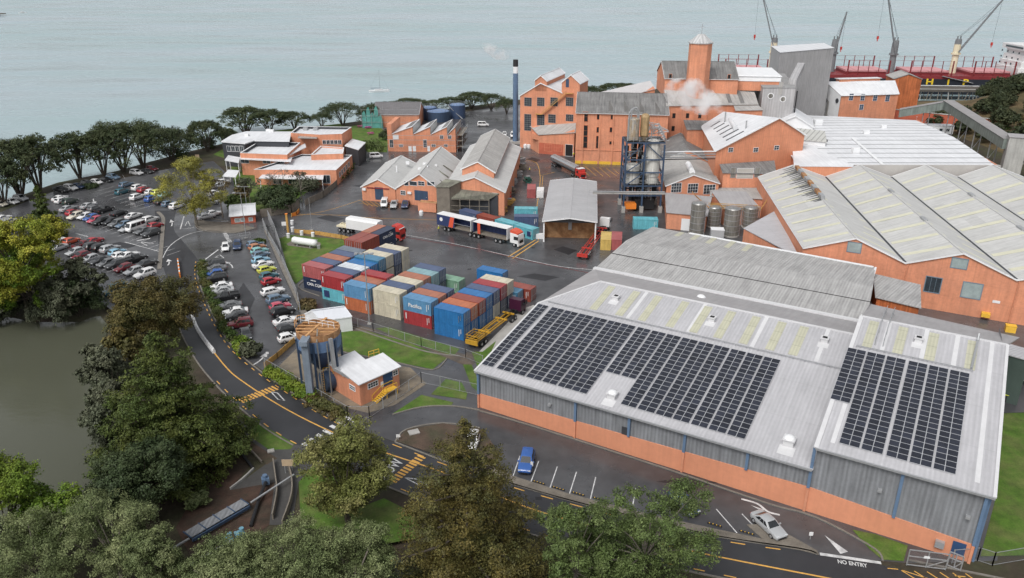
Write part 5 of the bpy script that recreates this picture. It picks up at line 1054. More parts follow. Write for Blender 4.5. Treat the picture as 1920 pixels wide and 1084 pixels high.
for c0, c1 in zip([1.6] + cut[1:-1], cut[1:]):
    b = MB(); b.slab([SP_(c0 + .03, -.02, zl0 + .05), SP_(c1 - .05, -.02, zh0 + .08), SP_(c1 - .05, 1.02, zh0 + .08), SP_(c0 + .03, 1.02, zl0 + .05)], .08); b.build('roof_slope', m_whroof, st)
    b = MB(); t = .66; zt = zl0 + (zh0 - zl0) * t; b.slab([SP_(lerp((c0,), (c1,), .62)[0], .12, zl0 + (zh0 - zl0) * .62 + .16), SP_(lerp((c0,), (c1,), .92)[0], .12, zl0 + (zh0 - zl0) * .92 + .16), SP_(lerp((c0,), (c1,), .92)[0], .92, zl0 + (zh0 - zl0) * .92 + .16), SP_(lerp((c0,), (c1,), .62)[0], .92, zl0 + (zh0 - zl0) * .62 + .16)], .04); b.build('rooflight', m_fibd, st)
    b = MB(); b.poly([SP_(c1 + .03, .02, zl0 + .1), SP_(c1 + .03, .98, zl0 + .1), SP_(c1 + .03, .98, zh0 - .05), SP_(c1 + .03, .02, zh0 - .05)]); b.build('upright_glazing', M('grey_glazing', (.36, .36, .35), .4, .1, joints=(1.2, 0, .1, .7)), st)
for px, py, w_, h_, gm_ in ((742, 257, 10, 7, m_wh), (734, 269, 6, 13, None), (797, 269, 6, 13, None), (828, 257, 6, 6, None), (843, 257, 6, 6, None), (752, 273, 7, 4, None), (813, 273, 7, 4, None), (836, 273, 6, 4, None)): winpx(st, SA, SB, px, py, w_, h_, 2, 2, m_wh, gm_)
for px, w_ in ((769, 6), (777, 6), (804, 5)): doorpx(st, SA, SB, px, 279, w_, 9, m_wh)
b = MB()
for z in (2.6, 4.4, 6.0): b.bar(SP_(0, -.07, z), SP_(SL_, -.07, z), .1)
b.build('wall_pipe', m_galv, st)
sc = thing('scaffold', 'galvanised scaffold standing against the right end of the sawtooth workshop', 'scaffold', SP_(SL_ + 2, .5, 0)); b = MB()
for u in (SL_ + .5, SL_ + 2.4):
    for n in (0, .33, .66, 1): b.bar(SP_(u, n, 0), SP_(u, n, 7.5), .1)
for z in (2, 4, 6, 7.3):
    for u in (SL_ + .5, SL_ + 2.4): b.bar(SP_(u, 0, z), SP_(u, 1, z), .1)
b.build('tubes', m_galv, sc); b = MB()
for z in (2.1, 4.1, 6.1): b.slab(up([SP_(SL_ + .6, 0, z), SP_(SL_ + 2.3, 0, z), SP_(SL_ + 2.3, 1, z), SP_(SL_ + .6, 1, z)]), .08)
b.build('planks', m_wood, sc)
gable('slate_building', 'old building with a grey slate roof behind the sawtooth workshop', 'building', (-57, 335), (-56, 318), (-38, 318), (-38, 335), 5.5, 9.0, m_or, m_slate)
q = (-56.8, 320); tn = thing('netted_scaffold', 'scaffold wrapped in turquoise netting at the end of the slate roof', 'scaffold', (*q, 0)); b = MB()
for x, h in ((-60, 7), (-58.2, 8.6), (-56.6, 6.4), (-55, 9), (-53.4, 5.5)):
    b.poly([(x - .9, 316.5, 0), (x + .9, 316.6, 0), (x + .7, 316.4, h * .8), (x + .1, 316.8, h), (x - .8, 316.5, h * .86)])
    b.poly([(x - .9, 321, 0), (x - .9, 316.5, 0), (x - .8, 316.5, h * .86), (x - .9, 321, h * .9)])
b.build('netting', m_turq, tn); b = MB()
for x in (-61, -57, -53):
    for y in (316.2, 321): b.bar((x, y, 0), (x, y, 8), .1)
for z in (2.5, 5, 7.5): b.bar((-61, 316.2, z), (-38, 316.2, z), .1)
b.build('tubes', m_galv, tn)
for x, y, yt, w_, lab in ((805, 226, 204, 27, 'dark blue tank furthest left, half hidden by the sawtooth roof'), (820, 230, 212, 44, 'broad blue tank with pale blue top and railing'), (857, 224, 199, 30, 'dark blue tank with an outside stair nearest the pohutukawa trees')):
    q = P(x, y); h = hgt(x, y, yt); r_ = w_ * (q[1] * CP + 22) / FPX / 2; o = thing('blue_tank', lab, 'tank', (q[0], q[1] + r_, 0), 'blue storage tanks behind the sawtooth workshop'); c = (q[0], q[1] + r_)
    b = MB(); b.cyl((*c, 0), (*c, h), r_, r_, 26); b.build('shell', m_blued if w_ < 40 else m_blue, o, smooth=True); b = MB(); b.dome((*c, h + .02), r_ * .985, .6, 26, 3); b.build('roof', M('pale_blue_top', (.16, .24, .40), .5, .12, .4), o, smooth=True)
    ring = [(c[0] + r_ * math.cos(a), c[1] + r_ * math.sin(a), h) for a in [i * math.pi / 8 for i in range(17)]]; railing(o, ring, m_galv, 1.1, 3)
    if w_ == 30: b = MB(); b.bar((c[0] - r_ - .3, c[1] - 2, h), (c[0] + r_ * .7, c[1] - r_ - .4, .3), .8, .2); b.build('stair', m_galv, o)
cq = (1.3, 287.5); cm = thing('chimney', 'tall slender blue steel chimney with white band and dark cap', 'chimney', (*cq, 0)); b = MB(); b.cyl((*cq, 0), (*cq, 25.3), 1.05, .92, 18); b.build('stack', M('chimney_blue', (.11, .17, .27), .45, .1, .3, streak=.15), cm, smooth=True)
b = MB(); b.cyl((*cq, 25.3), (*cq, 27.6), .93, .93, 18); b.build('white_band', m_wh, cm, smooth=True); b = MB(); b.cyl((*cq, 27.6), (*cq, 30), .94, .9, 18); b.build('cap', m_chas, cm, smooth=True); b = MB(); b.box((cq[0], cq[1], 0), (4, 4, .8)); b.build('base', m_conc, cm)
# ------------------------------------------------------------ wash bay canopy and tent
CAp = [(7.5, 174), (19.6, 173.2), (23.2, 210), (11, 211.2)]
cb = gable('wash_bay', 'open fronted wash bay with grey gabled roof and rust stained inside walls', 'canopy', CAp[0], CAp[1], CAp[2], CAp[3], 5.4, 6.2, m_chas, M('bay_roof', (.40, .40, .41), .5, .07, .15, streak=.1, ribs=.5, ribw=.06, joints=(0, 4.2, .06, .85)), z0=5.0, trim=m_wh, wname='header')
b = MB()
for a, c in ((CAp[0], CAp[3]), (CAp[1], CAp[2])):
    for t in (.01, .25, .5, .75, .99): q = lerp(a, c, t); b.box((*q, 0), (.32, .32, 5.2), rad(-4))
b.build('post', m_wh, cb); b = MB(); q0, q1 = lerp(CAp[0], CAp[3], .10), lerp(CAp[1], CAp[2], .10); b.prism([q0, q1, (q1[0], q1[1] + .2), (q0[0], q0[1] + .2)], 0, 4.9)
for a, c in ((CAp[0], CAp[3]), (CAp[1], CAp[2])): b.prism([lerp(a, c, .06), (lerp(a, c, .06)[0] + .15, lerp(a, c, .06)[1]), (lerp(a, c, .98)[0] + .15, lerp(a, c, .98)[1]), lerp(a, c, .98)], 0, 3.6)
b.build('stained_wall', m_rust, cb)
b = MB(); b.box(((q0[0] + q1[0]) / 2, q0[1] - .6, 2.2), (.8, .5, 2.4)); b.build('hanging_spout', m_galv, cb)
wb = thing('wash_bay_kerb', 'white concrete block beside the front corner of the wash bay', 'block', P(1012, 447)); q = P(1012, 447); b = MB(); b.box((q[0], q[1], 0), (2.2, 1.0, 1.2), rad(-3)); b.build('block', m_wh, wb)
tp = [P(x, y, 3)[:2] for x, y in ((572, 598), (634, 594), (661, 590))]
TA_, TB_ = P(575, 612)[:2], P(661, 620)[:2]; 
tent = gable('store_tent', 'white fabric store tent at the edge of the grass behind the hopper', 'tent', P(571, 588, 3)[:2], P(600, 600, 3)[:2], P(659, 592, 3)[:2], P(634, 580, 3)[:2], 2.9, 4.2, m_wh, M('tent_fabric', (.60, .62, .66), .7, .05, .3, joints=(4.6, 0, .08, .85)), ov=.05, ovg=.02, trim=0)
# ------------------------------------------------------------ office building
of = thing('office_building', 'sprawling orange and charcoal office building with flat white roofs behind the trees', 'office', (-65, 240, 0))
def PX(pts, z): return [P(x, y, z)[:2] for x, y in pts]
p1 = parapet(PX(((476, 318), (630, 319), (660, 291), (566, 289.5)), 4.7), 4.7, m_or, m_whroof, of, ph=.5, inm=m_char)
p2 = parapet(PX(((450, 287), (538, 290), (563, 267.5), (484, 266)), 7.0), 7.0, m_or, m_whroof, of, ph=.9, inm=m_char, wname='mid_wall', rname='mid_roof')
p3 = PX(((416, 265), (459, 268.5), (475, 263), (541, 264), (545, 247), (462, 246.5), (436, 253)), 8.2)
b = MB(); b.prism(up([(*p, 0) for p in p3]) and [q[:2] for q in up([(*p, 0) for p in p3])], 0, 7.9, bottom=False); b.build('charcoal_wall', m_char, of); b = MB(); b.slab([(p[0], p[1], 8.2) for p in inset([q[:2] for q in up([(*p, 0) for p in p3])], -.3)], .3); b.build('upper_roof', m_whroof, of)
p4 = parapet(PX(((545, 249), (600, 252.5), (641, 251), (659, 238.5), (560, 237)), 9.2), 9.2, m_or, m_whroof, of, ph=.8, inm=m_char, wname='tall_wall', rname='tall_roof')
p5 = parapet(PX(((583, 290), (643, 288), (645, 277), (601, 274)), 6.0), 6.0, m_or, m_whroof, of, ph=.4, wname='infill_wall', rname='infill_roof')
def slabroof(name, pts, z, posts=True, wm=None, dz=0, zb=0):
    q = PX(pts, z); b = MB(); zz = z if isinstance(z, (list, tuple)) else [z] * len(q); b.slab(up([(p[0], p[1], z) for p in q]), .2); o = b.build(name, m_whroof, of); b = MB()
    if posts:
        for p in inset([p[:2] for p in up([(*p, 0) for p in q])], .3): c = MB(); c.bar((*p, 0), (*p, z - .2), .16); c.build('post', m_wh, o)
    if wm: b.prism(inset([p[:2] for p in up([(*p, 0) for p in q])], .25), zb, z - .2); b.build('wing_wall', wm, of)
slabroof('verandah_roof', ((485, 334), (606, 336), (607, 324), (497, 322)), 3.2); slabroof('porch_roof', ((417, 330), (442, 332), (449, 319.5), (428, 318)), 3.2); slabroof('mid_verandah', ((450, 298), (545, 303), (548, 295), (450, 291)), 5.5, False)
slabroof('wing_roof', ((646, 273), (672, 281), (686, 267), (660, 260)), 5.6, False, m_char); slabroof('entry_roof', ((421, 300), (448, 305), (450, 295), (428, 291)), 4.6); slabroof('high_link', ((540, 292), (574, 276), (572, 269), (533, 287)), 6.2, False)
def wl_idx(poly, px, py):                             # pick the parapet wall facing the camera at this sight line
    best = None
    for i in range(len(poly)):
        a, c = poly[i], poly[(i + 1) % len(poly)]; s, z, t, L = hit(a, c, px, py)
        if -.02 < s < 1.02 and t > 0 and (best is None or t < best[0]): best = (t, a, c)
    return best[1:] if best else None
for poly, lst in ((p4, [(608 + 7.2 * k, 266.5, 5.4, 6.5) for k in range(5)]), (p1, [(637 + 4.2 * k, 327 - 4.6 * k, 3.4, 8) for k in range(5)] + [(612, 336, 14, 14), (520, 340, 14, 9), (548, 340, 14, 9), (575, 340, 14, 9)]), (p2, [(459, 302, 16, 7), (500, 303, 14, 6), (526, 303, 14, 6)])):
    for px, py, w_, h_ in lst:
        wl_ = wl_idx(poly, px, py)
        if wl_: winpx(of, wl_[0], wl_[1], px, py, w_, h_, 2, 1)
pc = [q[:2] for q in up([(*p, 0) for p in p3])]
for px, w_ in ((429, 7), (437, 7), (445, 7), (453, 7)):
    wl_ = wl_idx(pc, px, 279)
    if wl_: winpx(of, wl_[0], wl_[1], px, 279, w_, 9, 2, 1)
for px in (573, 592): q = P(px, 243, 8.6); b = MB(); b.box((q[0], q[1], 8.5), (1.5, 1.5, .8)); b.build('roof_vent', m_galv, of)
for px, py, z in ((503, 246, 8.2), (510, 247, 8.2), (463, 255, 8.2), (521, 266, 7.2)): q = P(px, py, z); b = MB(); b.box((q[0], q[1], z), (1.3, 1.3, .7)); b.build('roof_vent', m_wh, of)
b = MB(); q = PX(((562, 252), (597, 253), (594, 260), (558, 259)), 8.3); b.slab(up([(*p, 8.35) for p in q]), .1); b.build('glass_roof', M('roof_glazing', (.28, .33, .33), .2, .1, joints=(1.2, 0, .1, .6)), of)
# timber fence behind the hedge by the office
def fence(name, label, pts, h, m, pm, post=2.6, cat='fence', mesh=False, z0=0.):
    w_ = [P(x, y)[:2] for x, y in pts]; r = thing(name, label, cat, (*w_[0], 0)); b = MB()
    for a, c in zip(w_, w_[1:]):
        d = Vector((c[0] - a[0], c[1] - a[1], 0)).normalized(); n = Vector((-d.y, d.x, 0)) * .03
        if mesh: b.poly([(*a, z0 + .05), (*c, z0 + .05), (*c, z0 + h - .03), (*a, z0 + h - .03)])
        else: b.prism([(a[0] + n.x, a[1] + n.y), (a[0] - n.x, a[1] - n.y), (c[0] - n.x, c[1] - n.y), (c[0] + n.x, c[1] + n.y)], z0 + .05, z0 + h)
    b.build('mesh_panel' if mesh else 'boards', m, r); 
    for a, c in zip(w_, w_[1:]):
        k = max(1, round(math.dist(a, c) / post))
        for i in range(k + 1):
            q = lerp(a, c, i / k); b = MB(); b.box((*q, z0), (.1 if mesh else .16, .1 if mesh else .16, h + .06)); b.build('post', pm, r)
    b = MB()
    for a, c in zip(w_, w_[1:]): b.bar((*a, z0 + h), (*c, z0 + h), .05 if mesh else .06); b.bar((*a, z0 + .12), (*c, z0 + .12), .04)
    b.build('rail', pm, r); return r
fence('timber_fence', 'grey timber fence curving round the dark hedge beside the offices', ((573, 386), (607, 370), (632, 349), (636, 338)), 1.8, m_wood, m_wood)
fence('timber_fence', 'long grey timber screen wall between the gatehouse and the dark bush', ((490, 408), (547, 399), (562, 389)), 2.2, m_wood, m_wood)
fence('chain_fence', 'galvanised chain link fence round the orange pump house', ((498, 692), (560, 728), (652, 783), (693, 784), (790, 718), (899, 742)), 1.9, m_mesh, m_galv, 3.2, mesh=True)
fence('chain_fence', 'galvanised chain link fence in front of the container stacks', ((616, 598), (700, 622), (790, 650), (873, 672), (905, 684)), 1.7, m_mesh, m_galv, 3.4, mesh=True)
fence('palisade_fence', 'tall silver sheet fence along the edge of the small car park', ((494, 423), (503, 446), (528, 490), (558, 560), (563, 585)), 1.9, m_galv, m_galv, 2.6)
fence('palisade_fence', 'short tall silver screen gate standing open beside the entry', ((504, 413), (516, 440), (527, 474)), 2.6, m_galv, m_galv, 2.0)
fence('chain_fence', 'grey mesh fence bordering the lawn right of the side gate', ((1784, 1056), (1832, 1052), (1860, 1061), (1925, 1050)), 1.8, m_mesh, m_galv, 3, mesh=True)
fence('yellow_barrier', 'low yellow timber barrier behind the white gas tank', ((553, 437), (590, 440), (640, 448), (655, 452)), 1.0, m_woody, m_woody, 1.5)
fence('yellow_barrier', 'low yellow timber barrier at the open corner of the hopper yard', ((497, 690), (520, 672), (552, 643)), 1.0, m_woody, m_woody, 1.6)
fence('yellow_barrier', 'curved yellow barrier at the end of the timber screen wall', ((547, 407), (556, 404), (561, 398)), 1.0, m_orsign, m_woody, 1.6)
def gate(label, pts, h):
    w_ = [P(x, y)[:2] for x, y in pts]; r = thing('swing_gate', label, 'gate', (*w_[0], 0)); a, c = w_; b = MB()
    for z in (.2, h * .62, h): b.bar((*a, z), (*c, z), .09)
    for t in (0, .5, 1): q = lerp(a, c, t); b.bar((*q, .1), (*q, h), .09)
    b.bar((*lerp(a, c, .5), .2), (*c, h * .62), .07); b.build('frame', m_galv, r); b = MB(); b.poly([(*a, .2), (*c, .2), (*c, h), (*a, h)]); b.build('mesh_panel', m_mesh, r); return r
g_ = gate('wide tubular steel gate with a small white notice beside the warehouse corner', ((1699, 1061), (1772, 1070)), 2.2); a, c = P(1699, 1061)[:2], P(1772, 1070)[:2]; b = MB(); panel(b, a, c, 1.5, 2.1, 1.35, 1.65, .08, .03); b.build('notice', m_wh, g_)
gate('narrow mesh gate leading to the blue side door', ((1775, 1062), (1800, 1072)), 2.0); gate('tubular steel gate beside the dark blue suv at the car park entrance', ((431, 454), (470, 447)), 1.6)
# ------------------------------------------------------------ gatehouse
ga0, ga1 = P(434, 421)[:2], P(480, 417)[:2]; gd = wframe(ga0, ga1)[1] * -9.5
gh = gable('gatehouse', 'small brick gatehouse with white roof at the works entry', 'gatehouse', (ga0[0] + gd.x, ga0[1] + gd.y), ga0, ga1, (ga1[0] + gd.x, ga1[1] + gd.y), 2.5, 3.3, m_brick, m_whroof, ov=.7)
for px, py, w_ in ((445, 413, 8), (455, 412, 6), (470, 411, 6)): winpx(gh, ga0, ga1, px, py, w_, 6, 1, 1, m_wh, m_glassb)
b = MB(); b.bar((*lerp(ga0, ga1, -.1), 1.0), (*lerp(ga0, ga1, -.4), 1.0), .1); b.build('railing', m_galv, gh)
# ------------------------------------------------------------ hopper, blue tank, pump house
hc = P(596, 614, 10.0); hp = thing('hopper', 'tall blue steel hopper on legs with a rusty open top', 'silo', (hc[0], hc[1], 0)); c = (hc[0], hc[1]); R_ = 3.25
b = MB(); N_ = 22; ring = lambda r, z: [(c[0] + r * math.cos(2 * math.pi * i / N_), c[1] + r * math.sin(2 * math.pi * i / N_), z) for i in range(N_)]
b.rings([ring(R_ * .16, 3.0), ring(R_, 6.6), ring(R_, 8.9)], cap=False); b.build('cone', m_blued, hp, smooth=True); b = MB(); b.rings([ring(R_ + .03, 7.2), ring(R_ + .03, 9.0)], cap=False); b.build('shell_band', M('hopper_blue', (.13, .21, .36), .5, .15, .4, streak=.3), hp, smooth=True)
b = MB(); b.rings([ring(R_ + .02, 9.0), ring(R_ + .02, 10.0), ring(R_ - .12, 10.0), ring(R_ - .12, 9.1)], cap=False); b.poly(ring(R_ - .12, 9.1)); b.build('rusty_rim', m_rust, hp, smooth=True)
m_rt = M('rust_orange_timber', (.52, .29, .13), .8, .3, .7); b = MB()
for k in (-1.6, -.5, .6, 1.7): l = math.sqrt(R_ ** 2 - k * k); b.bar((c[0] - l, c[1] + k, 10.02), (c[0] + l, c[1] + k, 10.02), .16, .16)
b.bar((c[0] - 1, c[1] - R_, 10.15), (c[0] + .6, c[1] + R_, 10.15), .35, .1); b.build('top_beams', m_rt, hp); railing(hp, [(c[0] - 2.9, c[1] + 1.4, 10.1), (c[0] - .3, c[1] + .6, 10.1), (c[0] + 2.6, c[1] - .6, 10.1)], m_wh, 1.0, 1.0, .03); railing(hp, [(c[0] - 3.4, c[1] - .2, 10.1), (c[0] - 3.4, c[1] + 1.6, 10.1), (c[0] - 2.4, c[1] + 2, 10.1)], m_rt, 1.1, .7, .05)
for i in range(6):
    a = 2 * math.pi * i / 6 + .5; b = MB(); b.box((c[0] + (R_ + .05) * math.cos(a), c[1] + (R_ + .05) * math.sin(a), 0), (.3, .3, 8.8), a); b.build('leg', m_blue, hp)
b = MB(); b.box((c[0] - 1.0, c[1] - R_ - .9, 0), (1.0, 1.0, 9.6)); b.box((c[0] - 1.0, c[1] - R_ - .9, 9.4), (1.2, 2.2, .7)); b.build('elevator_leg', M('grey_blue_steel', (.20, .24, .29), .5, .12, .4, streak=.2), hp)
pipe(hp, [(c[0] + .8, c[1] - R_ - .3, 0), (c[0] + .6, c[1] - R_ - .35, 9.2), (c[0] + .4, c[1] - 1.8, 10.6)], .1, m_tank); pipe(hp, [(c[0] + 1.9, c[1] - R_ + .2, 0), (c[0] + 1.9, c[1] - R_ + .2, 8.8)], .1, m_tank)
b = MB(); b.bar((c[0] + 2.4, c[1] - 2.6, 9.4), (c[0] + 2.6, c[1] - 2.8, 4.5), .5); b.bar((c[0] + 2.6, c[1] - 2.8, 4.5), (c[0] + 6.6, c[1] - 5, 3.4), .5); b.build('chute', m_galv, hp)
b = MB(); p, q = P(606, 716, 1.6), P(643, 704, 1.6); bt = thing('horizontal_tank', 'blue horizontal tank on saddles against the orange pump house', 'tank', (p[0], p[1], 0)); b.cyl(p, q, 1.55, n=20); b.build('shell', m_blue, bt, smooth=True); b = MB()
for t in (.2, .8): k = lerp(p, q, t); b.box((k[0], k[1], 0), (.5, 2.4, .9), math.atan2(q[1] - p[1], q[0] - p[0])); 
b.build('saddle', m_blued, bt); b = MB()
k = Vector(p) + (Vector(p) - Vector(q)).normalized() * .1 + Vector((.2, -.6, 0))
for s in (-.22, .22): b.bar((k.x + s, k.y, 0), (k.x + s, k.y, 4.2), .06)
for i in range(9): b.bar((k.x - .22, k.y, .3 + i * .42), (k.x + .22, k.y, .3 + i * .42), .05)
b.build('ladder', m_woody, bt); railing(bt, [(p[0], p[1] + .8, 3.1), (p[0] + 1.6, p[1] + 1.2, 3.1), (p[0] + 1.7, p[1] - .2, 3.1)], m_yel, .9, .8)
K, Rr, Lf = P(677, 762)[:2], P(750, 728)[:2], P(648, 744)[:2]; dK = Vector((Lf[0] - K[0], Lf[1] - K[1])); Bk = (Rr[0] + dK.x, Rr[1] + dK.y)
ph_ = mono('pump_house', 'small orange pump house with white stepped roof and yellow stair', 'pump house', [K, Rr, Bk, Lf], [3.9, 3.9, 4.5, 4.5], m_or, m_whroof, ov=.3)
e1, e2 = lerp(Lf, Bk, .0), lerp(Lf, Bk, .62); dn = dK.normalized(); mono('', '', '', [e1, e2, (e2[0] + dn.x * 3.6, e2[1] + dn.y * 3.6), (e1[0] + dn.x * 3.6, e1[1] + dn.y * 3.6)], [3.9, 3.9, 4.6, 4.6], m_or, m_whroof, root=ph_, wname='rear_wall', rname='rear_roof', ov=.3)
e3 = lerp(Lf, Bk, .66); e4 = lerp(Lf, Bk, .98); mono('', '', '', [e3, e4, (e4[0] + dn.x * 2.2, e4[1] + dn.y * 2.2), (e3[0] + dn.x * 2.2, e3[1] + dn.y * 2.2)], [4.0, 4.0, 3.4, 3.4], m_or, m_memb, root=ph_, wname='side_wall', rname='side_roof', ov=.2)
doorpx(ph_, K, Rr, 727, 710, 15, 24, M('blue_door', ORANGE), label='raised navy double door'); winpx(ph_, K, Rr, 699, 721, 15, 9, 4, 2, m_wh); winpx(ph_, K, Rr, 741, 699, 7, 8, 2, 2, m_wh); winpx(ph_, Lf, K, 661, 727, 12, 8, 4, 2, m_wh)
s, z, t, L = hit(K, Rr, 716, 715); b = MB(); panel(b, K, Rr, s * L - .25, s * L + .25, 1.6, 2.5, .05, .05); b.build('notice', m_wh, ph_)
d, n = wframe(K, Rr); o0 = Vector((*K, 0)); b = MB(); Lk = math.dist(K, Rr)
b.box(tuple(o0 + d * (Lk * .68) + n * .6 + Vector((0, 0, 1.0))), (2.2, 1.1, .08), math.atan2(d.y, d.x))
for k in range(6): b.box(tuple(o0 + d * (Lk * .68 - 1.2 - k * .3) + n * .6 + Vector((0, 0, .85 - k * .16))), (.28, 1.0, .05), math.atan2(d.y, d.x))
for off in (.12, 1.1):
    A_ = o0 + d * (Lk * .68 + 1.0) + n * off; B_ = o0 + d * (Lk * .68 - 1.0) + n * off; C_ = o0 + d * (Lk * .68 - 3.0) + n * off; b.bar(A_ + Vector((0, 0, 2)), B_ + Vector((0, 0, 2)), .07); b.bar(B_ + Vector((0, 0, 2)), C_ + Vector((0, 0, 1)), .07); b.bar(B_, B_ + Vector((0, 0, 2)), .07); b.bar(C_, C_ + Vector((0, 0, 1)), .07); b.bar(A_, A_ + Vector((0, 0, 2)), .07); b.bar(B_ + Vector((0, 0, 1)), C_ + Vector((0, 0, .05)), .1)
b.build('stair', m_yel, ph_); railing(ph_, [(Bk[0] - 2, Bk[1] - .8, 4.3), (Bk[0] - .6, Bk[1] + .4, 4.2)], m_yel, 1.0, .7)
q = P(712, 812 - 40, 0)
lt = thing('gas_tank', 'white horizontal gas tank on legs on a gravel pad in the lawn', 'tank', P(573, 456)); p, q = Vector(P(551, 450, 1.3)), Vector(P(591, 456, 1.3)); ax = (q - p).normalized(); b = MB(); rr = []
x_, y_ = ax.orthogonal().normalized(), None; y_ = ax.cross(x_)
for s, r_ in ((-.5, .25), (-.3, .6), (0, .82), (None, .82), (.3, .6), (.5, .25)):
    cc = p + ax * s if (s is not None and len(rr) < 3) else (q if s is None else q + ax * s); rr.append([tuple(cc + (x_ * math.cos(2 * math.pi * i / 14) + y_ * math.sin(2 * math.pi * i / 14)) * r_) for i in range(14)])
b.rings(rr); b.build('vessel', m_white, lt, smooth=True); b = MB()
for t in (.2, .8): k = p + (q - p) * t; b.box((k.x, k.y, 0), (.25, 1.1, .7), math.atan2(ax.y, ax.x))
b.build('saddle', m_galv, lt); b = MB(); k = q + ax * .8; b.box((k.x, k.y, 0), (.7, .6, .9), .3); b.tube([tuple(k + Vector((0, 0, .9))), tuple(q + Vector((0, 0, .6)))], .07); b.build('valve_box', m_galv, lt)
lawn([(537, 458), (556, 447), (600, 455), (602, 460), (584, 467), (540, 461)], m_gran, .075, 'gravel_pad')
# ------------------------------------------------------------ shipping containers
PAINT = {}
def pm(name, col, rough=.42, **k): PAINT[name] = M('paint_' + name.replace(' ', '_'), col, rough, .06, .4, **k); return PAINT[name]
CC = {n: M('container_' + n.replace(' ', '_'), c, .38, .16, .35, spec=.65, streak=.22) for n, c in {
    'bright blue': (.022, .15, .38), 'orange': (.46, .14, .06), 'brown red': (.27, .06, .04), 'navy': (.022, .035, .075), 'slate blue': (.07, .10, .19), 'red': (.33, .035, .04), 'cream': (.58, .53, .41), 'light blue': (.10, .25, .43),
    'aqua': (.13, .43, .50), 'pale teal': (.22, .37, .40), 'teal blue': (.06, .20, .33), 'green': (.20, .36, .25), 'white': (.62, .66, .70), 'terracotta': (.38, .14, .08), 'grey': (.15, .18, .22), 'yellow': (.60, .42, .12), 'rose red': (.38, .10, .10)}.items()}
m_rod = M('lock_rod_grey', (.40, .42, .44), .5, .1)
def container_proto(L=6.06):
    r = thing('shipping_container', 'proto', 'shipping container', (0, 0, 0)); Wd, Hh = 2.44, 2.55; b = MB(); n = int(L / .56)
    for y, s in ((0, 1), (Wd, -1)):                     # corrugated side walls
        pts = []; x0 = .16; st = (L - .32) / n
        for i in range(n): x = x0 + i * st; pts += [(x, 0), (x + st * .3, 0), (x + st * .5, .045), (x + st * .8, .045)]
        pts.append((L - .16, 0)); yy = lambda d: y + s * (.03 + d)
        for (xa, da), (xb, db) in zip(pts, pts[1:]):
            q = [(xa, yy(da), .16), (xb, yy(db), .16), (xb, yy(db), Hh - .1), (xa, yy(da), Hh - .1)]; b.poly(q if s > 0 else q[::-1])
    b.poly([(.03, Wd, .1), (.03, 0, .1), (.03, 0, Hh - .1), (.03, Wd, Hh - .1)]); b.poly([(0, 0, .12), (0, Wd, .12), (L, Wd, .12), (L, 0, .12)]); b.build('body', CC['red'], r)
    b = MB(); b.slab([(.08, .06, Hh), (L - .08, .06, Hh), (L - .08, Wd - .06, Hh), (.08, Wd - .06, Hh)], .06); b.build('roof', CC['red'], r)
    b = MB()
    for x in (0, L - .16):
        for y in (0, Wd - .16): b.box((x + .08, y + .08, 0), (.16, .16, Hh + .03))
    for z in (0, Hh - .12):
        for y in (.06, Wd - .06): b.bar((.16, y, z + .07), (L - .16, y, z + .07), .12, .14)
        for x in (.06, L - .06): b.bar((x, .16, z + .07), (x, Wd - .16, z + .07), .12, .14)
    b.build('frame', CC['red'], r)
    for y0, y1 in ((.17, Wd / 2 - .02), (Wd / 2 + .02, Wd - .17)):
        b = MB(); b.slab([(L - .03, y0, .15), (L - .03, y1, .15), (L - .03, y1, Hh - .14), (L - .03, y0, Hh - .14)][::1], .0) if False else b.prism([(L - .1, y0), (L - .03, y0), (L - .03, y1), (L - .1, y1)], .15, Hh - .14); o = b.build('door', CC['red'], r)
        b = MB()
        for t in (.25, .75): y = y0 + (y1 - y0) * t; b.bar((L + .02, y, .1), (L + .02, y, Hh - .1), .05); b.box((L + .02, y + .12, 1.0), (.05, .3, .06))
        b.build('lock_rod', m_rod, o)
    return r
def recolour(r, m):
    for c in r.children:
        if c.name.split('.')[0] in ('body', 'roof', 'frame', 'door'): paint(c, m)
cproto = container_proto(); used_proto = [False]
CO = Vector(P(815, 626)); CTH = rad(-28.5); cux = Vector((math.cos(CTH), math.sin(CTH), 0)); cuy = Vector((-cux.y, cux.x, 0))
def cont(a, bb, lev, colr, label, rz=0., lift=.03, group='containers in the yard stacks'):
    p = CO + cux * a + cuy * bb; r = cproto if not used_proto[0] else dup(cproto); used_proto[0] = True
    r.location = (p.x, p.y, lift + lev * 2.59); r.rotation_euler = (0, 0, CTH + rz); r['label'] = label; r['group'] = group; recolour(r, CC[colr]); return r
def cside(r, a, bb, lev, x0, s, size, m, dz=1.3, side=0, sx=1.):     # lettering on the long side facing the grass (side 0)
    p = CO + cux * (a + x0) + cuy * (bb - .05); return txt_local(r, s, size, m, (x0, -.03, dz), (1, 0, 0), (0, 0, 1), sx)
def txt_local(r, s, size, m, p, xd, yd, sx=1.):
    L = r.location.copy(); r.location = (0, 0, 0); o = txt('lettering', s, size, m, r, p, xd, yd, .01, .015, sx=sx); r.location = L; return o
def patch(r, name, m, q, t=.02):
    L = r.location.copy(); r.location = (0, 0, 0); b = MB(); b.prism([(q[0], q[2] - t), (q[1], q[2] - t), (q[1], q[2]), (q[0], q[2])], q[3], q[4]); o = b.build(name, m, r); r.location = L; return o
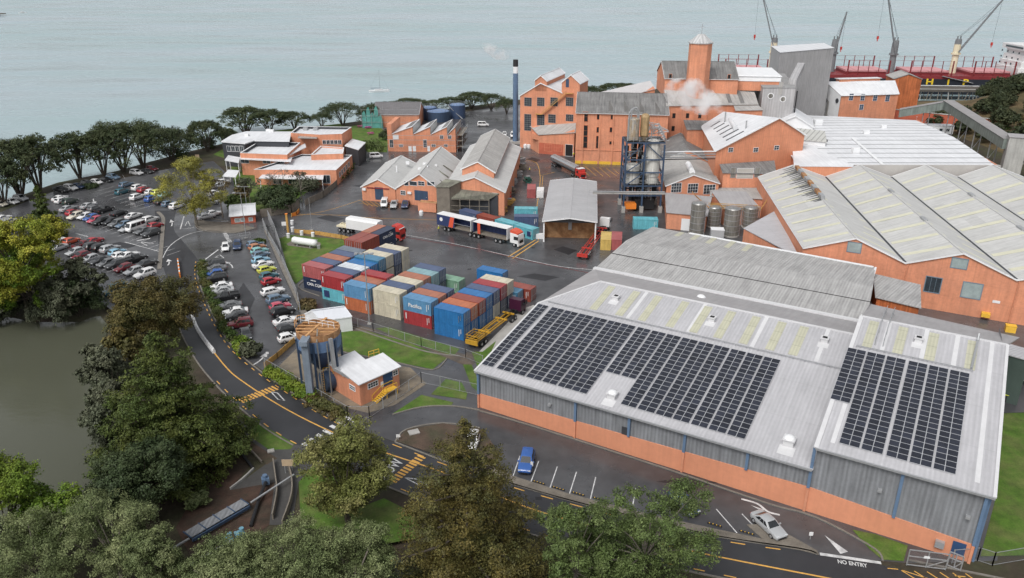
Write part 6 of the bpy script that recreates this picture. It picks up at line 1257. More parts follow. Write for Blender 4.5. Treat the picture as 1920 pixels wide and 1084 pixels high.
cols = [('stack by the yellow trailer', 0, 0, [('bright blue', 'bright blue'), ('bright blue', 'orange'), ('bright blue', 'brown red'), ('bright blue', 'bright blue'), ('cream', 'slate blue'), ('navy', 'red'), ('navy', 'cream')]),
        ('row left of the front blue stack', -7.5, 1.2, [('red', 'light blue'), ('brown red', 'terracotta'), ('navy', 'slate blue')]),
        ('row behind the two cream ones', -14.75, 1.7, [('cream', 'cream'), ('red', 'slate blue'), ('grey', 'cream'), ('navy', 'terracotta'), ('navy', 'pale teal'), ('navy', 'slate blue')]),
        ('row beside the light pole', -21.1, 1.1, [('orange', 'light blue'), ('orange', 'terracotta'), ('navy', 'red')]),
        ('row between light pole and grass', -28.3, 2.7, [('aqua', 'red'), ('navy', 'slate blue'), ('navy', 'white'), ('navy', 'bright blue'), ('navy', 'teal blue'), ('cream', 'cream'), ('navy', 'slate blue'), ('cream', 'cream')]),
        ('row along the gas tank lawn', -35.2, 5.2, [('navy', 'rose red'), ('navy', 'slate blue'), ('navy', 'terracotta'), ('navy', 'slate blue'), ('navy', 'grey')])]
ORD = ['nearest the camera', 'second back', 'third back', 'fourth back', 'fifth back', 'sixth back', 'seventh back', 'farthest back']
for nm, a, b0, st_ in cols:
    for i, (lo, hi) in enumerate(st_):
        bb = b0 + 2.64 * i; jit = random.uniform(-.12, .12)
        for lev, c_ in ((0, lo), (1, hi)):
            r = cont(a + jit, bb, lev, c_, '%s %s container, %s in the %s' % ('lower' if lev == 0 else 'upper', c_, ORD[i], nm), lift=.03 + (.30 if (lev == 1 and i == 2 and 'beside' in nm) or ('between' in nm and lev == 1 and i in (4, 5)) else 0))
            if c_ == 'light blue' and i == 0 and 'front blue' in nm: txt_local(r, 'Pacifica', 1.0, m_white, (2.6, -.03, 1.25), (1, 0, 0), (0, 0, 1), 1.0)
            if c_ == 'navy' and i == 0 and lev == 0 and 'lawn' in nm: txt_local(r, 'CMA CGM', .85, m_white, (2.9, -.03, 1.15), (1, 0, 0), (0, 0, 1), 1.0); patch(r, 'logo_arc', m_white, (2.0, 3.4, -.03, 2.0, 2.14))
            if c_ == 'aqua' and i == 0: patch(r, 'logo_panel', m_navy, (.5, 1.8, -.025, .6, 2.0))
            if c_ in ('red', 'orange', 'rose red') and i == 0: patch(r, 'white_mark', m_white, (.45, .62, -.025, 1.0, 2.2))
            if i == 0 and c_ == 'bright blue': patch(r, 'code_plate', m_white, (5.1, 5.2, -.025, .7, 2.0)); patch(r, 'code_plate', m_white, (5.5, 5.6, -.025, 1.2, 2.1))
cont(2.5, 20.6, 0, 'brown red', 'single brown red container on the ground behind the black truck cab'); cont(1.0, 18.0, 0, 'teal blue', 'teal blue container on the ground behind the front stack')
cont(-6.5, 25.5, 0, 'bright blue', 'single bright blue container standing alone on the asphalt behind the stacks'); cont(-12.0, 17.6, 0, 'green', 'single pale green container behind the slate blue stack')
for k, (lo, hi) in enumerate((('brown red', 'brown red'), ('brown red', 'brown red'))):
    for lev, c_ in ((0, lo), (1, hi)): cont(-35.4 - 2.5 * (1 - k), 27.4, lev, c_, '%s %s container with doors toward the lawn, %s of the brown pair' % (('lower', 'upper')[lev], c_, ('left', 'right')[k]), rad(-90))
for lev in (0, 1):
    cont(-38.1, 33.6, lev, 'terracotta', 'terracotta container end-on behind the brown pair, %s one' % ('lower', 'upper')[lev], rad(-90))
    r = cont(-35.5, 33.6, lev, 'navy', 'navy container with white lettering on its side behind the brown pair, %s one' % ('lower', 'upper')[lev], rad(-90))
    txt_local(r, 'CMA CGM', .8, m_white, (2.9, 2.47, 1.35), (-1, 0, 0), (0, 0, 1)); L = r.location.copy(); r.location = (0, 0, 0); b = MB(); b.prism([(1.6, 2.45), (2.4, 2.45), (2.4, 2.475), (1.6, 2.475)], 1.95, 2.05); b.build('logo_arc', m_white, r); r.location = L
# containers away from the stacks: (front left bottom pixel, heading pixel, colour)
def contat(px, py, qx, qy, colr, label, lev=0):
    a, c = Vector(P(px, py)), Vector(P(qx, qy)); r = dup(cproto); r.location = (a.x, a.y, .03 + 2.59 * lev); r.rotation_euler = (0, 0, math.atan2(c.y - a.y, c.x - a.x)); r['label'] = label; r['group'] = 'containers around the wash bay'; recolour(r, CC[colr]); return r
A_, B_ = Vector(P(1000, 451)), Vector(P(905, 424)); D_ = (B_ - A_).normalized()
for k, (c_, lab) in enumerate((('aqua', 'aqua container with dark blue square, behind the white truck cab'), ('aqua', 'aqua container, second from the white truck cab in the line'), ('brown red', 'brown red container near the far end of the line behind the curtain trailer'), ('slate blue', 'slate blue container at the far end of the line behind the curtain trailer'))):
    r = dup(cproto); q = A_ + D_ * (6.3 * (k + 1)) + Vector((D_.y, -D_.x, 0)) * 0; r.location = (q.x, q.y, .03); r.rotation_euler = (0, 0, math.atan2(-D_.y, -D_.x)); r['label'] = lab; r['group'] = 'containers around the wash bay'; recolour(r, CC[c_])
    if k == 0: L_ = r.location.copy(); r.location = (0, 0, 0); b = MB(); b.prism([(4.3, -.05), (5.5, -.05), (5.5, -.025), (4.3, -.025)], .7, 1.9); b.build('logo_panel', m_navy, r); r.location = L_
for i, (y, c_) in enumerate(((425, 'slate blue'), (410, 'aqua'))): contat(964, y, 1004, y + .5, c_, '%s container lying crosswise left of the wash bay' % c_, 0)
r = contat(1004, 372, 1005, 352, 'rose red', 'pale roofed red container behind the aqua one left of the wash bay'); 
contat(1145, 470, 1147, 432, 'yellow', 'yellow container standing right of the red skeletal trailer') and None
contat(1165, 470, 1167, 432, 'rose red', 'rose red container tight beside the yellow one'); contat(1187, 430, 1237, 431, 'aqua', 'aqua container in front of the silo frame footings'); 
wx_ = P(1007, 372); wc = thing('white_crate', 'small white box unit between the red container and the wash bay', 'box', P(1013, 368)); q = P(1013, 368); b = MB(); b.box((q[0], q[1], .1), (2.0, 4.6, 2.0), rad(-4)); b.build('body', m_white, wc); b = MB(); b.box((q[0], q[1] - 2.35, .4), (1.6, .06, 1.4), rad(-4)); b.build('door', m_wh, wc)
# ------------------------------------------------------------ cars
CARP = {'white': (.72, .72, .72), 'silver': (.38, .39, .40), 'grey': (.13, .135, .14), 'dark grey': (.045, .047, .05), 'black': (.012, .012, .014), 'red': (.36, .02, .03), 'dark red': (.16, .012, .02), 'blue': (.03, .10, .33), 'dark blue': (.018, .04, .10), 'grey blue': (.11, .17, .24), 'light blue': (.22, .42, .55), 'teal': (.03, .11, .14), 'lime yellow': (.52, .55, .08), 'copper': (.40, .17, .08), 'cream': (.60, .56, .46), 'aqua': (.20, .45, .45), 'pink red': (.45, .06, .10), 'maroon': (.13, .015, .022), 'orange red': (.5, .09, .04), 'dark green': (.025, .045, .035)}
CARM = {n: M('car_' + n.replace(' ', '_'), c, .35, .03, .5, spec=.5, coat=.6) for n, c in CARP.items()}
m_cglass = M('car_glass', (.018, .021, .024), .06, .1, spec=.8); m_head = M('headlight_lens', (.6, .62, .64), .2, .05); m_tail = M('tail_light', (.28, .012, .012), .3, .1)
KIND = {'sedan': (4.7, 1.8, 1.45, .95, 1.05, -1.85, .30, -1.0, .92, .98), 'hatch': (4.05, 1.74, 1.5, .95, .95, -1.95, .12, -1.55, .92, .97), 'suv': (4.6, 1.86, 1.7, 1.08, 1.05, -2.22, .25, -1.85, 1.05, 1.08), 'wagon': (4.75, 1.8, 1.5, .95, 1.1, -2.28, .30, -1.9, .92, .97), 'van': (4.8, 1.85, 1.98, 1.1, 1.75, -2.36, .95, -2.2, 1.08, 1.1), 'minibus': (5.4, 1.9, 2.25, 1.15, 2.35, -2.66, 1.75, -2.55, 1.1, 1.15), 'ute': (5.2, 1.86, 1.75, 1.05, 1.15, -.75, .35, -.55, 1.02, 1.05)}
def car_proto(kind, colr='white'):
    L, Wd, Hh, zb, wb, rb, rf, rr, zh, zt = KIND[kind]; w2_ = Wd / 2; r = thing({'ute': 'pickup', 'suv': 'sport_utility_car', 'hatch': 'hatchback', 'wagon': 'station_wagon'}.get(kind, kind), 'proto', 'car'); b = MB()
    def ring(x, zlo, ztop, wf): w_ = w2_ * wf; return [(x, -w_ * .86, zlo), (x, -w_, zlo + .16), (x, -w_, ztop - .22), (x, -w_ * .94, ztop - .05), (x, -w_ * .72, ztop), (x, w_ * .72, ztop), (x, w_ * .94, ztop - .05), (x, w_, ztop - .22), (x, w_, zlo + .16), (x, w_ * .86, zlo)]
    h = L / 2
    tailz = zt if kind in ('sedan',) else zb
    st = [(-h, .38, tailz * .80, .84), (-h + .07, .27, tailz * .95, .92), (-h + .35, .22, tailz, .985), (rb + .05 if kind != 'ute' else -.7, .2, zb, 1), (0, .2, zb, 1), (wb - .1, .2, zb, 1), (h - .8, .2, zh * .95, .985), (h - .28, .23, zh * .86, .94), (h - .05, .3, zh * .72, .86), (h, .38, zh * .6, .78)]
    st = sorted(st); b.rings([ring(*s) for s in st])
    def cr(x0, x1, hw_, z, k=.14): return [(x0, -hw_ + k, z), (x0 + k, -hw_, z), (x1 - k, -hw_, z), (x1, -hw_ + k, z), (x1, hw_ - k, z), (x1 - k, hw_, z), (x0 + k, hw_, z), (x0, hw_ - k, z)]
    a0, a1 = w2_ * .95, w2_ * (.76 if kind not in ('van', 'minibus') else .86)
    b.rings([cr(rb, wb, a0, zb - .06), cr(rr, rf, a1, Hh - .06), cr(rr + .12, rf - .1, a1 - .1, Hh)])
    if kind == 'ute':
        for y in (-w2_ + .07, w2_ - .07): b.box((-1.7, y, zb - .05), (1.75, .12, .22))
        b.box((-h + .1, 0, zb - .05), (.1, Wd - .2, .22)); 
    b.build('body', CARM[colr], r, smooth=42)
    def face(A, B, C, D, ins, out): # A,B bottom, C,D top
        A, B, C, D = map(Vector, (A, B, C, D)); n = (B - A).cross(D - A).normalized() * out; pt = lambda s, t: (A + (B - A) * s) * (1 - t) + (D + (C - D) * s) * t + n
        return [pt(ins[0], ins[2]), pt(ins[1], ins[2]), pt(ins[1], ins[3]), pt(ins[0], ins[3])]
    z0, z1, k = zb - .06, Hh - .06, .14
    g = MB(); g.poly(face((wb, -a0 + k, z0), (wb, a0 - k, z0), (rf, a1 - k, z1), (rf, -a1 + k, z1), (.01, .99, .12, .95), .012)); g.build('windscreen', m_cglass, r)
    g = MB(); g.poly(face((rb, a0 - k, z0), (rb, -a0 + k, z0), (rr, -a1 + k, z1), (rr, a1 - k, z1), (.03, .97, .18 if kind not in ('minibus', 'van') else .35, .92), .012)); g.build('rear_window', m_cglass, r)
    segs = {'minibus': [(.04, .30), (.33, .62), (.65, .95)], 'van': [(.05, .5), (.54, .95)], 'ute': [(.06, .5), (.54, .96)]}.get(kind, [(.07, .36), (.39, .66), (.69, .95)])
    for s in (-1, 1):
        g = MB()
        for u0, u1 in segs:
            if s < 0: q = face((rb + k, -a0, z0), (wb - k, -a0, z0), (rf - k, -a1, z1), (rr + k, -a1, z1), (u0, u1, .16, .9), .012)
            else: q = face((wb - k, a0, z0), (rb + k, a0, z0), (rr + k, a1, z1), (rf - k, a1, z1), (1 - u1, 1 - u0, .16, .9), .012)
            g.poly(q)
        g.build('side_window', m_cglass, r)
    wr_ = .33 if kind not in ('suv', 'ute', 'van', 'minibus') else .37
    for x in (-h + .85, h - .9):
        for s in (-1, 1):
            g = MB(); g.cyl((x, s * (w2_ - .2), wr_), (x, s * (w2_ + .015), wr_), wr_, wr_, 14); o = g.build('wheel', m_tyre, r, smooth=True); g = MB(); g.cyl((x, s * (w2_ + .01), wr_), (x, s * (w2_ + .03), wr_), wr_ * .62, wr_ * .55, 12); g.build('rim', m_rim, o)
    for s in (-1, 1):
        g = MB(); g.box((h - .12, s * w2_ * .66, zh * .63), (.16, .38, .14)); g.build('headlight', m_head, r); g = MB(); g.box((-h + .06, s * w2_ * .74, tailz * .72), (.12, .26, .17)); g.build('tail_light', m_tail, r)
        g = MB(); g.box((wb - .28, s * (w2_ + .06), zb), (.14, .2, .14)); g.build('wing_mirror', CARM[colr], r)
    g = MB(); g.box((h - .01, 0, .33), (.06, Wd * .5, .18)); g.build('grille', m_chas, r)
    if kind == 'ute': g = MB(); g.box((-1.72, 0, zb + .004), (1.7, Wd - .3, .05)); g.build('tray', m_chas, r)
    return r
PROTO = {}; PK = {}
def carthing(kind, colr, x, y, ang, label, group, z=.03, roofcol=None):
    if kind not in PROTO: PROTO[kind] = car_proto(kind); r = PROTO[kind]; PK[kind] = [(c, list(c.children)) for c in r.children]
    else:
        p = PROTO[kind]; r = p.copy(); COL.objects.link(r)
        for c, gs in PK[kind]:
            d = c.copy(); COL.objects.link(d); d.parent = r
            for g_ in gs: e = g_.copy(); COL.objects.link(e); e.parent = d
    r.location = (x, y, z); r.rotation_euler = (0, 0, ang); r['label'] = label; r['group'] = group; r['category'] = {'ute': 'pickup', 'van': 'van', 'minibus': 'minibus'}.get(kind, 'car')
    NEWC.append((r, colr)); return r
NEWC = []
def row(name, group, hx, hy, items, frm):
    for i, it in enumerate(items):
        px, py, kind, colr = it[:4]; a = P(px, py, .6); c = P(px + hx, py + hy, .6); ang = math.atan2(c[1] - a[1], c[0] - a[0]) + (math.pi if len(it) > 4 and it[4] == 'r' else 0)
        kn = {'ute': 'pickup', 'suv': 'suv', 'hatch': 'hatchback', 'wagon': 'station wagon'}.get(kind, kind)
        n = ['first', 'second', 'third', 'fourth', 'fifth', 'sixth', 'seventh', 'eighth', 'ninth', 'tenth', 'eleventh', 'twelfth', 'thirteenth', 'fourteenth', 'fifteenth', 'sixteenth', 'seventeenth'][i]
        carthing(kind, colr, a[0], a[1], ang + random.uniform(-.03, .03), '%s %s, %s from %s, in %s' % (colr, kn, n, frm, name), group)
def z1_(x, y): return 300 + x / 3.3875, 400 + y / 3.3875
def zc(x, y): return x / 4.17, 320 + y / 4.17
def mk_(f, l): return [(*f(a, c), *r) for a, c, *r in l]
row('the small car park fence row', 'cars along the fence of the small car park', 46, -12, mk_(z1_, [(603, 195, 'hatch', 'grey blue'), (618, 214, 'hatch', 'copper'), (632, 238, 'hatch', 'aqua'), (640, 262, 'hatch', 'grey blue'), (640, 296, 'hatch', 'light blue'), (655, 324, 'sedan', 'white'), (678, 357, 'hatch', 'lime yellow'), (692, 396, 'hatch', 'teal'), (706, 430, 'hatch', 'red'), (716, 494, 'wagon', 'white'), (750, 546, 'suv', 'grey blue'), (764, 590, 'hatch', 'pink red'), (780, 624, 'suv', 'black'), (800, 682, 'sedan', 'white'), (812, 726, 'hatch', 'dark grey'), (822, 788, 'hatch', 'white')]), 'the gate')
row('the small car park hedge row', 'cars along the hedge of the small car park', 42, -6, mk_(z1_, [(345, 323, 'suv', 'dark grey', 'r'), (352, 350, 'sedan', 'grey', 'r'), (343, 384, 'hatch', 'blue', 'r'), (356, 413, 'suv', 'black', 'r'), (385, 463, 'sedan', 'white', 'r'), (394, 491, 'sedan', 'silver', 'r'), (420, 530, 'ute', 'black', 'r'), (440, 586, 'sedan', 'grey', 'r'), (478, 624, 'sedan', 'white', 'r'), (485, 652, 'hatch', 'dark grey', 'r'), (510, 702, 'suv', 'maroon', 'r')]), 'the arrow end')
row('the small car park far end', 'cars at the far end of the small car park', -2, 12, mk_(z1_, [(416, 216, 'hatch', 'white'), (492, 206, 'suv', 'dark blue')]), 'the zebra crossing')
row('the small car park near end', 'cars at the near end of the small car park', 4, 14, mk_(z1_, [(545, 765, 'sedan', 'dark grey')]), 'the hedge')
HX, HY = 37, -12
row('the row under the shoreline trees', 'cars parked under the shoreline trees', 26, 4, mk_(zc, [(8, 262, 'hatch', 'cream'), (90, 242, 'sedan', 'white'), (160, 218, 'suv', 'silver'), (475, 150, 'ute', 'black'), (552, 136, 'suv', 'white'), (615, 124, 'hatch', 'dark blue'), (686, 106, 'suv', 'black'), (755, 90, 'hatch', 'white'), (830, 72, 'sedan', 'black'), (885, 52, 'suv', 'grey blue'), (1068, 18, 'suv', 'white'), (1148, 6, 'sedan', 'dark grey'), (1190, -14, 'hatch', 'dark red')]), 'the left')
row('the rank nearest the yellow tree', 'cars in the big car park', HX, HY, mk_(zc, [(955, 165, 'suv', 'teal'), (985, 108, 'wagon', 'grey blue'), (1085, 132, 'suv', 'white'), (1125, 148, 'hatch', 'red'), (1185, 165, 'hatch', 'white'), (1240, 172, 'suv', 'lime yellow'), (1288, 188, 'hatch', 'aqua')]), 'the shore end')
row('the short rank by the yellow tree', 'cars in the big car park', HX, HY, mk_(zc, [(1075, 206, 'suv', 'white'), (1188, 220, 'suv', 'blue'), (1262, 245, 'hatch', 'black'), (1318, 258, 'hatch', 'grey blue'), (1385, 276, 'suv', 'white')]), 'the shore end')
row('the minibus rank, far side', 'cars in the big car park', HX, HY, mk_(zc, [(468, 215, 'sedan', 'white'), (490, 230, 'wagon', 'white'), (548, 242, 'suv', 'dark green'), (530, 296, 'sedan', 'silver'), (572, 326, 'hatch', 'red'), (692, 273, 'sedan', 'silver'), (742, 294, 'hatch', 'grey'), (820, 306, 'ute', 'black'), (930, 332, 'sedan', 'black'), (1045, 352, 'sedan', 'white'), (1175, 384, 'suv', 'white'), (1216, 428, 'hatch', 'red')]), 'the shore end')
row('the minibus rank, minibus side', 'cars in the big car park', HX, HY, mk_(zc, [(592, 357, 'suv', 'cream', 'r'), (662, 358, 'hatch', 'white', 'r'), (710, 370, 'hatch', 'blue', 'r'), (740, 387, 'hatch', 'pink red', 'r'), (790, 398, 'suv', 'black', 'r'), (868, 396, 'sedan', 'black', 'r'), (915, 415, 'suv', 'grey', 'r'), (965, 424, 'hatch', 'grey blue', 'r'), (992, 456, 'hatch', 'silver', 'r'), (1060, 448, 'minibus', 'white', 'r'), (1118, 470, 'sedan', 'grey', 'r'), (1180, 490, 'suv', 'dark grey', 'r')]), 'the shore end')
row('the nearest double rank, far side', 'cars in the big car park', HX, HY, mk_(zc, [(20, 372, 'sedan', 'white'), (75, 398, 'wagon', 'silver'), (330, 500, 'suv', 'dark grey'), (400, 525, 'sedan', 'grey'), (505, 548, 'hatch', 'white'), (560, 548, 'hatch', 'orange red'), (660, 582, 'ute', 'dark red'), (735, 548, 'sedan', 'red'), (728, 590, 'suv', 'dark grey'), (795, 600, 'suv', 'black'), (862, 612, 'suv', 'silver'), (918, 637, 'hatch', 'light blue'), (948, 660, 'hatch', 'white'), (1010, 660, 'sedan', 'white'), (1062, 690, 'ute', 'black'), (1150, 724, 'sedan', 'dark grey')]), 'the left')
row('the nearest double rank, lake side', 'cars in the big car park', HX, HY, mk_(zc, [(310, 590, 'hatch', 'white', 'r'), (380, 592, 'hatch', 'white', 'r'), (450, 604, 'sedan', 'silver', 'r'), (585, 636, 'hatch', 'silver', 'r'), (632, 666, 'hatch', 'dark red', 'r'), (702, 690, 'hatch', 'silver', 'r'), (780, 702, 'sedan', 'dark grey', 'r'), (832, 724, 'hatch', 'grey', 'r'), (905, 736, 'suv', 'dark grey', 'r'), (965, 762, 'hatch', 'dark red', 'r'), (1042, 786, 'hatch', 'silver', 'r'), (1132, 808, 'suv', 'white', 'r')]), 'the left')
row('the lake corner', 'cars by the lake trees', 40, -12, [(216, 545, 'van', 'teal', 'r')], 'the road')
row('the verge beside the yellow leaved tree', 'cars by the gatehouse', 22, -4, [(386, 406, 'sedan', 'silver'), (400, 400, 'sedan', 'white'), (396, 380, 'suv', 'silver'), (402, 362, 'hatch', 'white'), (410, 348, 'sedan', 'silver'), (420, 341, 'hatch', 'white')], 'the road')
def single(px, py, qx, qy, kind, colr, label): a, c = P(px, py, .6), P(qx, qy, .6); return carthing(kind, colr, a[0], a[1], math.atan2(c[1] - a[1], c[0] - a[0]), label, 'vehicles in and around the works')
single(705, 293, 720, 292, 'van', 'white', 'white panel van on the wet drive beside the offices'); single(721, 382, 718, 390, 'van', 'white', 'white van nose out beside the blue workshop doors'); single(739, 384, 736, 392, 'ute', 'silver', 'silver pickup between the white van and the blue pickup'); single(760, 384, 757, 392, 'ute', 'dark blue', 'dark blue pickup by the blue sliding doors')
single(946, 252, 945, 258, 'hatch', 'white', 'white hatchback at the foot of the blue chimney'); single(962, 254, 960, 260, 'van', 'white', 'white van behind the largest workshop beside the chimney base'); single(906, 234, 918, 234, 'van', 'white', 'white panel van in front of the dark shed by the trees')
single(987, 866, 982, 889, 'suv', 'blue', 'bright blue suv parked nose in beside the tall brown conifer'); single(1441, 984, 1462, 1003, 'sedan', 'silver', 'large silver sedan in the last bay beside the median tip'); single(1282, 942, 1300, 960, 'sedan', 'dark blue', 'dark blue sedan half hidden under the roadside tree'); single(886, 826, 880, 846, 'hatch', 'white', 'white hatchback half hidden behind the tall brown conifer'); single(1922, 704, 1906, 716, 'van', 'black', 'black van with white roof at the right edge of the yard')
for r, colr in NEWC:
    for c in r.children:
        if c.name.split('.')[0] in ('body', 'wing_mirror'): paint(c, CARM[colr])
# ------------------------------------------------------------ trucks (built along +x with the front bumper at x = 0, then set in place)
def wheels(r, xs, w_=1.2, rr=.5, dual=True):
    for x in xs:
        for s in (-1, 1): b = MB(); b.cyl((x, s * (w_ - (.5 if dual else .3)), rr), (x, s * w_, rr), rr, rr, 14); o = b.build('wheel', m_tyre, r, smooth=True); b = MB(); b.cyl((x, s * w_, rr), (x, s * (w_ + .02), rr), rr * .55, rr * .5, 10); b.build('rim', m_rim, o)
def cab(r, m, x=0., h=3.5, mroof=None, sleeper=2.3, bonnet=0.):
    b = MB(); w_ = 1.22; x1 = x - bonnet
    prof = [(x1 - sleeper, 1.0), (x1 - .02, .9), (x1, 1.9), (x1 - .12, h - .55), (x1 - .5, h - .25), (x1 - sleeper, h - .15)]
    b.rings([[(px, y, z) for px, z in prof] for y in (-w_, w_)], flip=True)
    if bonnet: b.box((x - bonnet / 2, 0, .7), (bonnet, 2.1, 1.3))
    b.box((x - .1, 0, .35), (.35, 2.4, .55)); b.build('cab', m, r)
    if mroof: b = MB(); b.rings([[(x1 - .5, y, h - .3), (x1 - .25, y, h - .38), (x1 - .2, y, h - .12), (x1 - 1.0, y, h + .35), (x1 - sleeper, y, h + .5), (x1 - sleeper, y, h - .2)] for y in (-w_ * .95, w_ * .95)], flip=True); b.build('roof_fairing', mroof, r)
    b = MB(); b.poly([(x1 + .005, -1.08, 1.85), (x1 + .005, 1.08, 1.85), (x1 - .1, 1.04, h - .75), (x1 - .1, -1.04, h - .75)]); b.build('windscreen', m_cglass, r)
    for s in (-1, 1): b = MB(); q = [(x1 - 1.25, s * 1.235, 1.8), (x1 - .2, s * 1.235, 1.8), (x1 - .28, s * 1.235, h - .85), (x1 - 1.25, s * 1.235, h - .85)]; b.poly(q if s < 0 else q[::-1]); b.build('side_window', m_cglass, r); b = MB(); b.box((x + .08, s * .9, .55), (.06, .4, .2)); b.build('headlight', m_head, r); b = MB(); b.box((x1 - .05, s * 1.42, 1.9), (.15, .2, .8)); b.build('mirror', m_chas, r)
    b = MB(); b.box((x + .085, 0, 1.0 if not bonnet else .8), (.03, 1.5, .7)); b.build('grille', m_chas, r)
def chassis(r, x0, x1, m=None, z=.95): b = MB(); [b.box(((x0 + x1) / 2, y, z), (abs(x1 - x0), .14, .26)) for y in (-.42, .42)]; [b.box((x0 + (x1 - x0) * t, 0, z + .02), (.14, .8, .2)) for t in (.03, .3, .6, .97)]; return b.build('chassis', m or m_chas, r)
def place(r, px, py, qx, qy):
    a, c = P(px, py), P(qx, qy); r.location = (a[0], a[1], .03); r.rotation_euler = (0, 0, math.atan2(a[1] - c[1], a[0] - c[0])); return math.dist(a, c)
VG = 'vehicles in and around the works'
r = thing('curtain_truck', 'white truck with two long curtain sided trailers, curtains drawn back, by the aqua containers', 'truck', group=VG)
cab(r, m_white, 0, 3.5, M('truck_orange_red', (.62, .10, .05), .4, .05)); chassis(r, -2.4, -7); wheels(r, (-1.2, -5.2, -6.5), dual=False)
def curtain_trailer(x0, x1, closed):
    b = MB(); b.box(((x0 + x1) / 2, 0, 1.25), (x0 - x1, 2.45, .2)); b.build('trailer_deck', m_wood, r); b = MB(); b.slab([(x1, -1.25, 4.15), (x0, -1.25, 4.15), (x0, 1.25, 4.15), (x1, 1.25, 4.15)], .14); b.build('trailer_roof', m_white, r)
    b = MB(); b.box((x0 - .06, 0, 1.45), (.12, 2.5, 2.6)); b.build('headboard', m_white, r); b = MB(); b.box((x1 + .06, 0, 1.45), (.12, 2.5, 2.6)); b.build('tail_board', m_navy, r)
    b = MB()
    for k in range(9): b.box((x0 - .6 - (x0 - x1 - 1.2) * k / 8, 1.2, 1.45), (.08, .08, 2.6))
    b.build('curtain_pole', m_navy, r); b = MB(); b.prism([(x1, 1.22), (x0, 1.22), (x0, 1.27), (x1, 1.27)], 1.4, 4.0); b.build('far_curtain', m_navy, r)
    if closed:
        xm = x1 + (x0 - x1) * .52; b = MB(); b.prism([(x1, -1.28), (xm, -1.28), (xm, -1.22), (x1, -1.22)], 1.35, 4.02); b.build('near_curtain', m_navy, r); b = MB(); b.poly([(xm - 1.9, -1.292, 1.36), (xm - .5, -1.292, 1.36), (xm - .02, -1.292, 4.0), (xm - 1.2, -1.292, 4.0)]); b.build('curtain_stripe', MC['truck_orange_red'], r)
        b = MB(); b.prism([(xm, -1.26), (x0, -1.26), (x0, -1.2), (xm, -1.2)], 2.55, 2.65); b.build('side_rail', m_galv, r); b = MB(); b.cyl((x1 + 1.4, -1.3, 2.9), (x1 + 1.4, -1.315, 2.9), .5, n=16); b.build('logo_disc', m_white, r)
    else: b = MB(); b.prism([(x0 - 9.2 + .5, -1.28), (x0 - 8.4 + .5, -1.28), (x0 - 8.4 + .5, -1.2), (x0 - 9.2 + .5, -1.2)], 1.35, 4.0); b.build('gathered_curtain', MC['truck_orange_red'], r)
Lt = place(r, 977, 463, 826, 428); rl, rr_ = r.location.copy(), r.rotation_euler.copy(); r.location = (0, 0, 0); r.rotation_euler = (0, 0, 0)
xa = -3.1; xm = xa - (Lt - 3.6) * .48; curtain_trailer(xa, xm, False); curtain_trailer(xm - .7, -Lt, True); chassis(r, -7, -Lt + .3); wheels(r, (xm + 1.5, xm + .2, xm - 1.1, -Lt + 3.6, -Lt + 2.3), dual=True); r.location = rl; r.rotation_euler = rr_
b = None
r = thing('red_truck', 'red truck with white roof shade hauling a white tipping box, by the navy containers', 'truck', group=VG); Lt = place(r, 756, 452, 636, 432); rl, rr_ = r.location.copy(), r.rotation_euler.copy(); r.location = (0, 0, 0); r.rotation_euler = (0, 0, 0)
cab(r, m_red, 0, 3.4, m_red, 2.2); b = MB(); b.box((-.35, 0, 3.12), (.7, 2.3, .1)); b.build('sun_visor', m_white, r); chassis(r, -2, -Lt); wheels(r, (-1.2, -5, -6.3, -Lt + 1, -Lt + 2.3, -Lt + 3.6)); b = MB(); x0, x1 = -Lt * .34, -Lt + 3.2
b.rings([[(x, -1.2, 1.3), (x, 1.2, 1.3), (x, 1.25, 3.6), (x, .95, 4.0), (x, -.95, 4.0), (x, -1.25, 3.6)] for x in (x1, x0)]); b.build('tank_box', m_white, r); b = MB(); b.box((-Lt + 1.8, 0, 1.3), (3.2, 2.3, .35)); [b.box((-Lt + .6 + k * .8, .5, 1.6), (.3, 1.2, .3)) for k in range(4)]; b.build('rear_coupling', m_cream, r); r.location = rl; r.rotation_euler = rr_
def skeletal(nm, label, cabm, frm, a, c, mroof=None):
    r = thing(nm, label, 'truck', group=VG); Lt = place(r, *a, *c); rl, rr_ = r.location.copy(), r.rotation_euler.copy(); r.location = (0, 0, 0); r.rotation_euler = (0, 0, 0)
    cab(r, cabm, 0, 3.3, mroof, 2.0); wheels(r, (-1.1, -4.0, -5.2)); chassis(r, -2, -6, m_chas); o = chassis(r, -4.2, -Lt, frm, 1.2); b = MB()
    for x in (-4.6, -7.4, -Lt + 4.5, -Lt + .2): b.box((x, 0, 1.35), (.28, 2.4, .22))
    for s in (-1, 1): b.bar((-4.3, s * .42, 1.5), (-5.6, s * .42, 1.9), .14); b.bar((-6.8, s * .9, 1.35), (-Lt + .3, s * .9, 1.35), .14)
    b.box((-Lt + .1, 0, .8), (.2, 2.4, .8)); b.build('trailer_frame', frm, r); wheels(r, (-Lt + 1.6, -Lt + 2.9)); b = MB()
    for s in (-1, 1):
        for x in (-Lt + 1.6, -Lt + 2.9): b.box((x, s * 1.0, 1.06), (1.1, .5, .05))
    b.build('mudguard', m_galv if frm == m_red else m_chas, r); r.location = rl; r.rotation_euler = rr_; return r, Lt
skeletal('skeletal_trailer_truck', 'white cabbed truck with an empty red skeletal trailer by the wash bay', m_white, m_red, (1136, 428), (1091, 489))
r, Lt = skeletal('skeletal_trailer_truck', 'black and magenta cabbed truck with an empty yellow skeletal trailer beside the blue containers', M('magenta_black_paint', (.05, .01, .03), .35, .05), M('trailer_yellow', (.50, .28, .03), .5, .15), (975, 584), (884, 655))
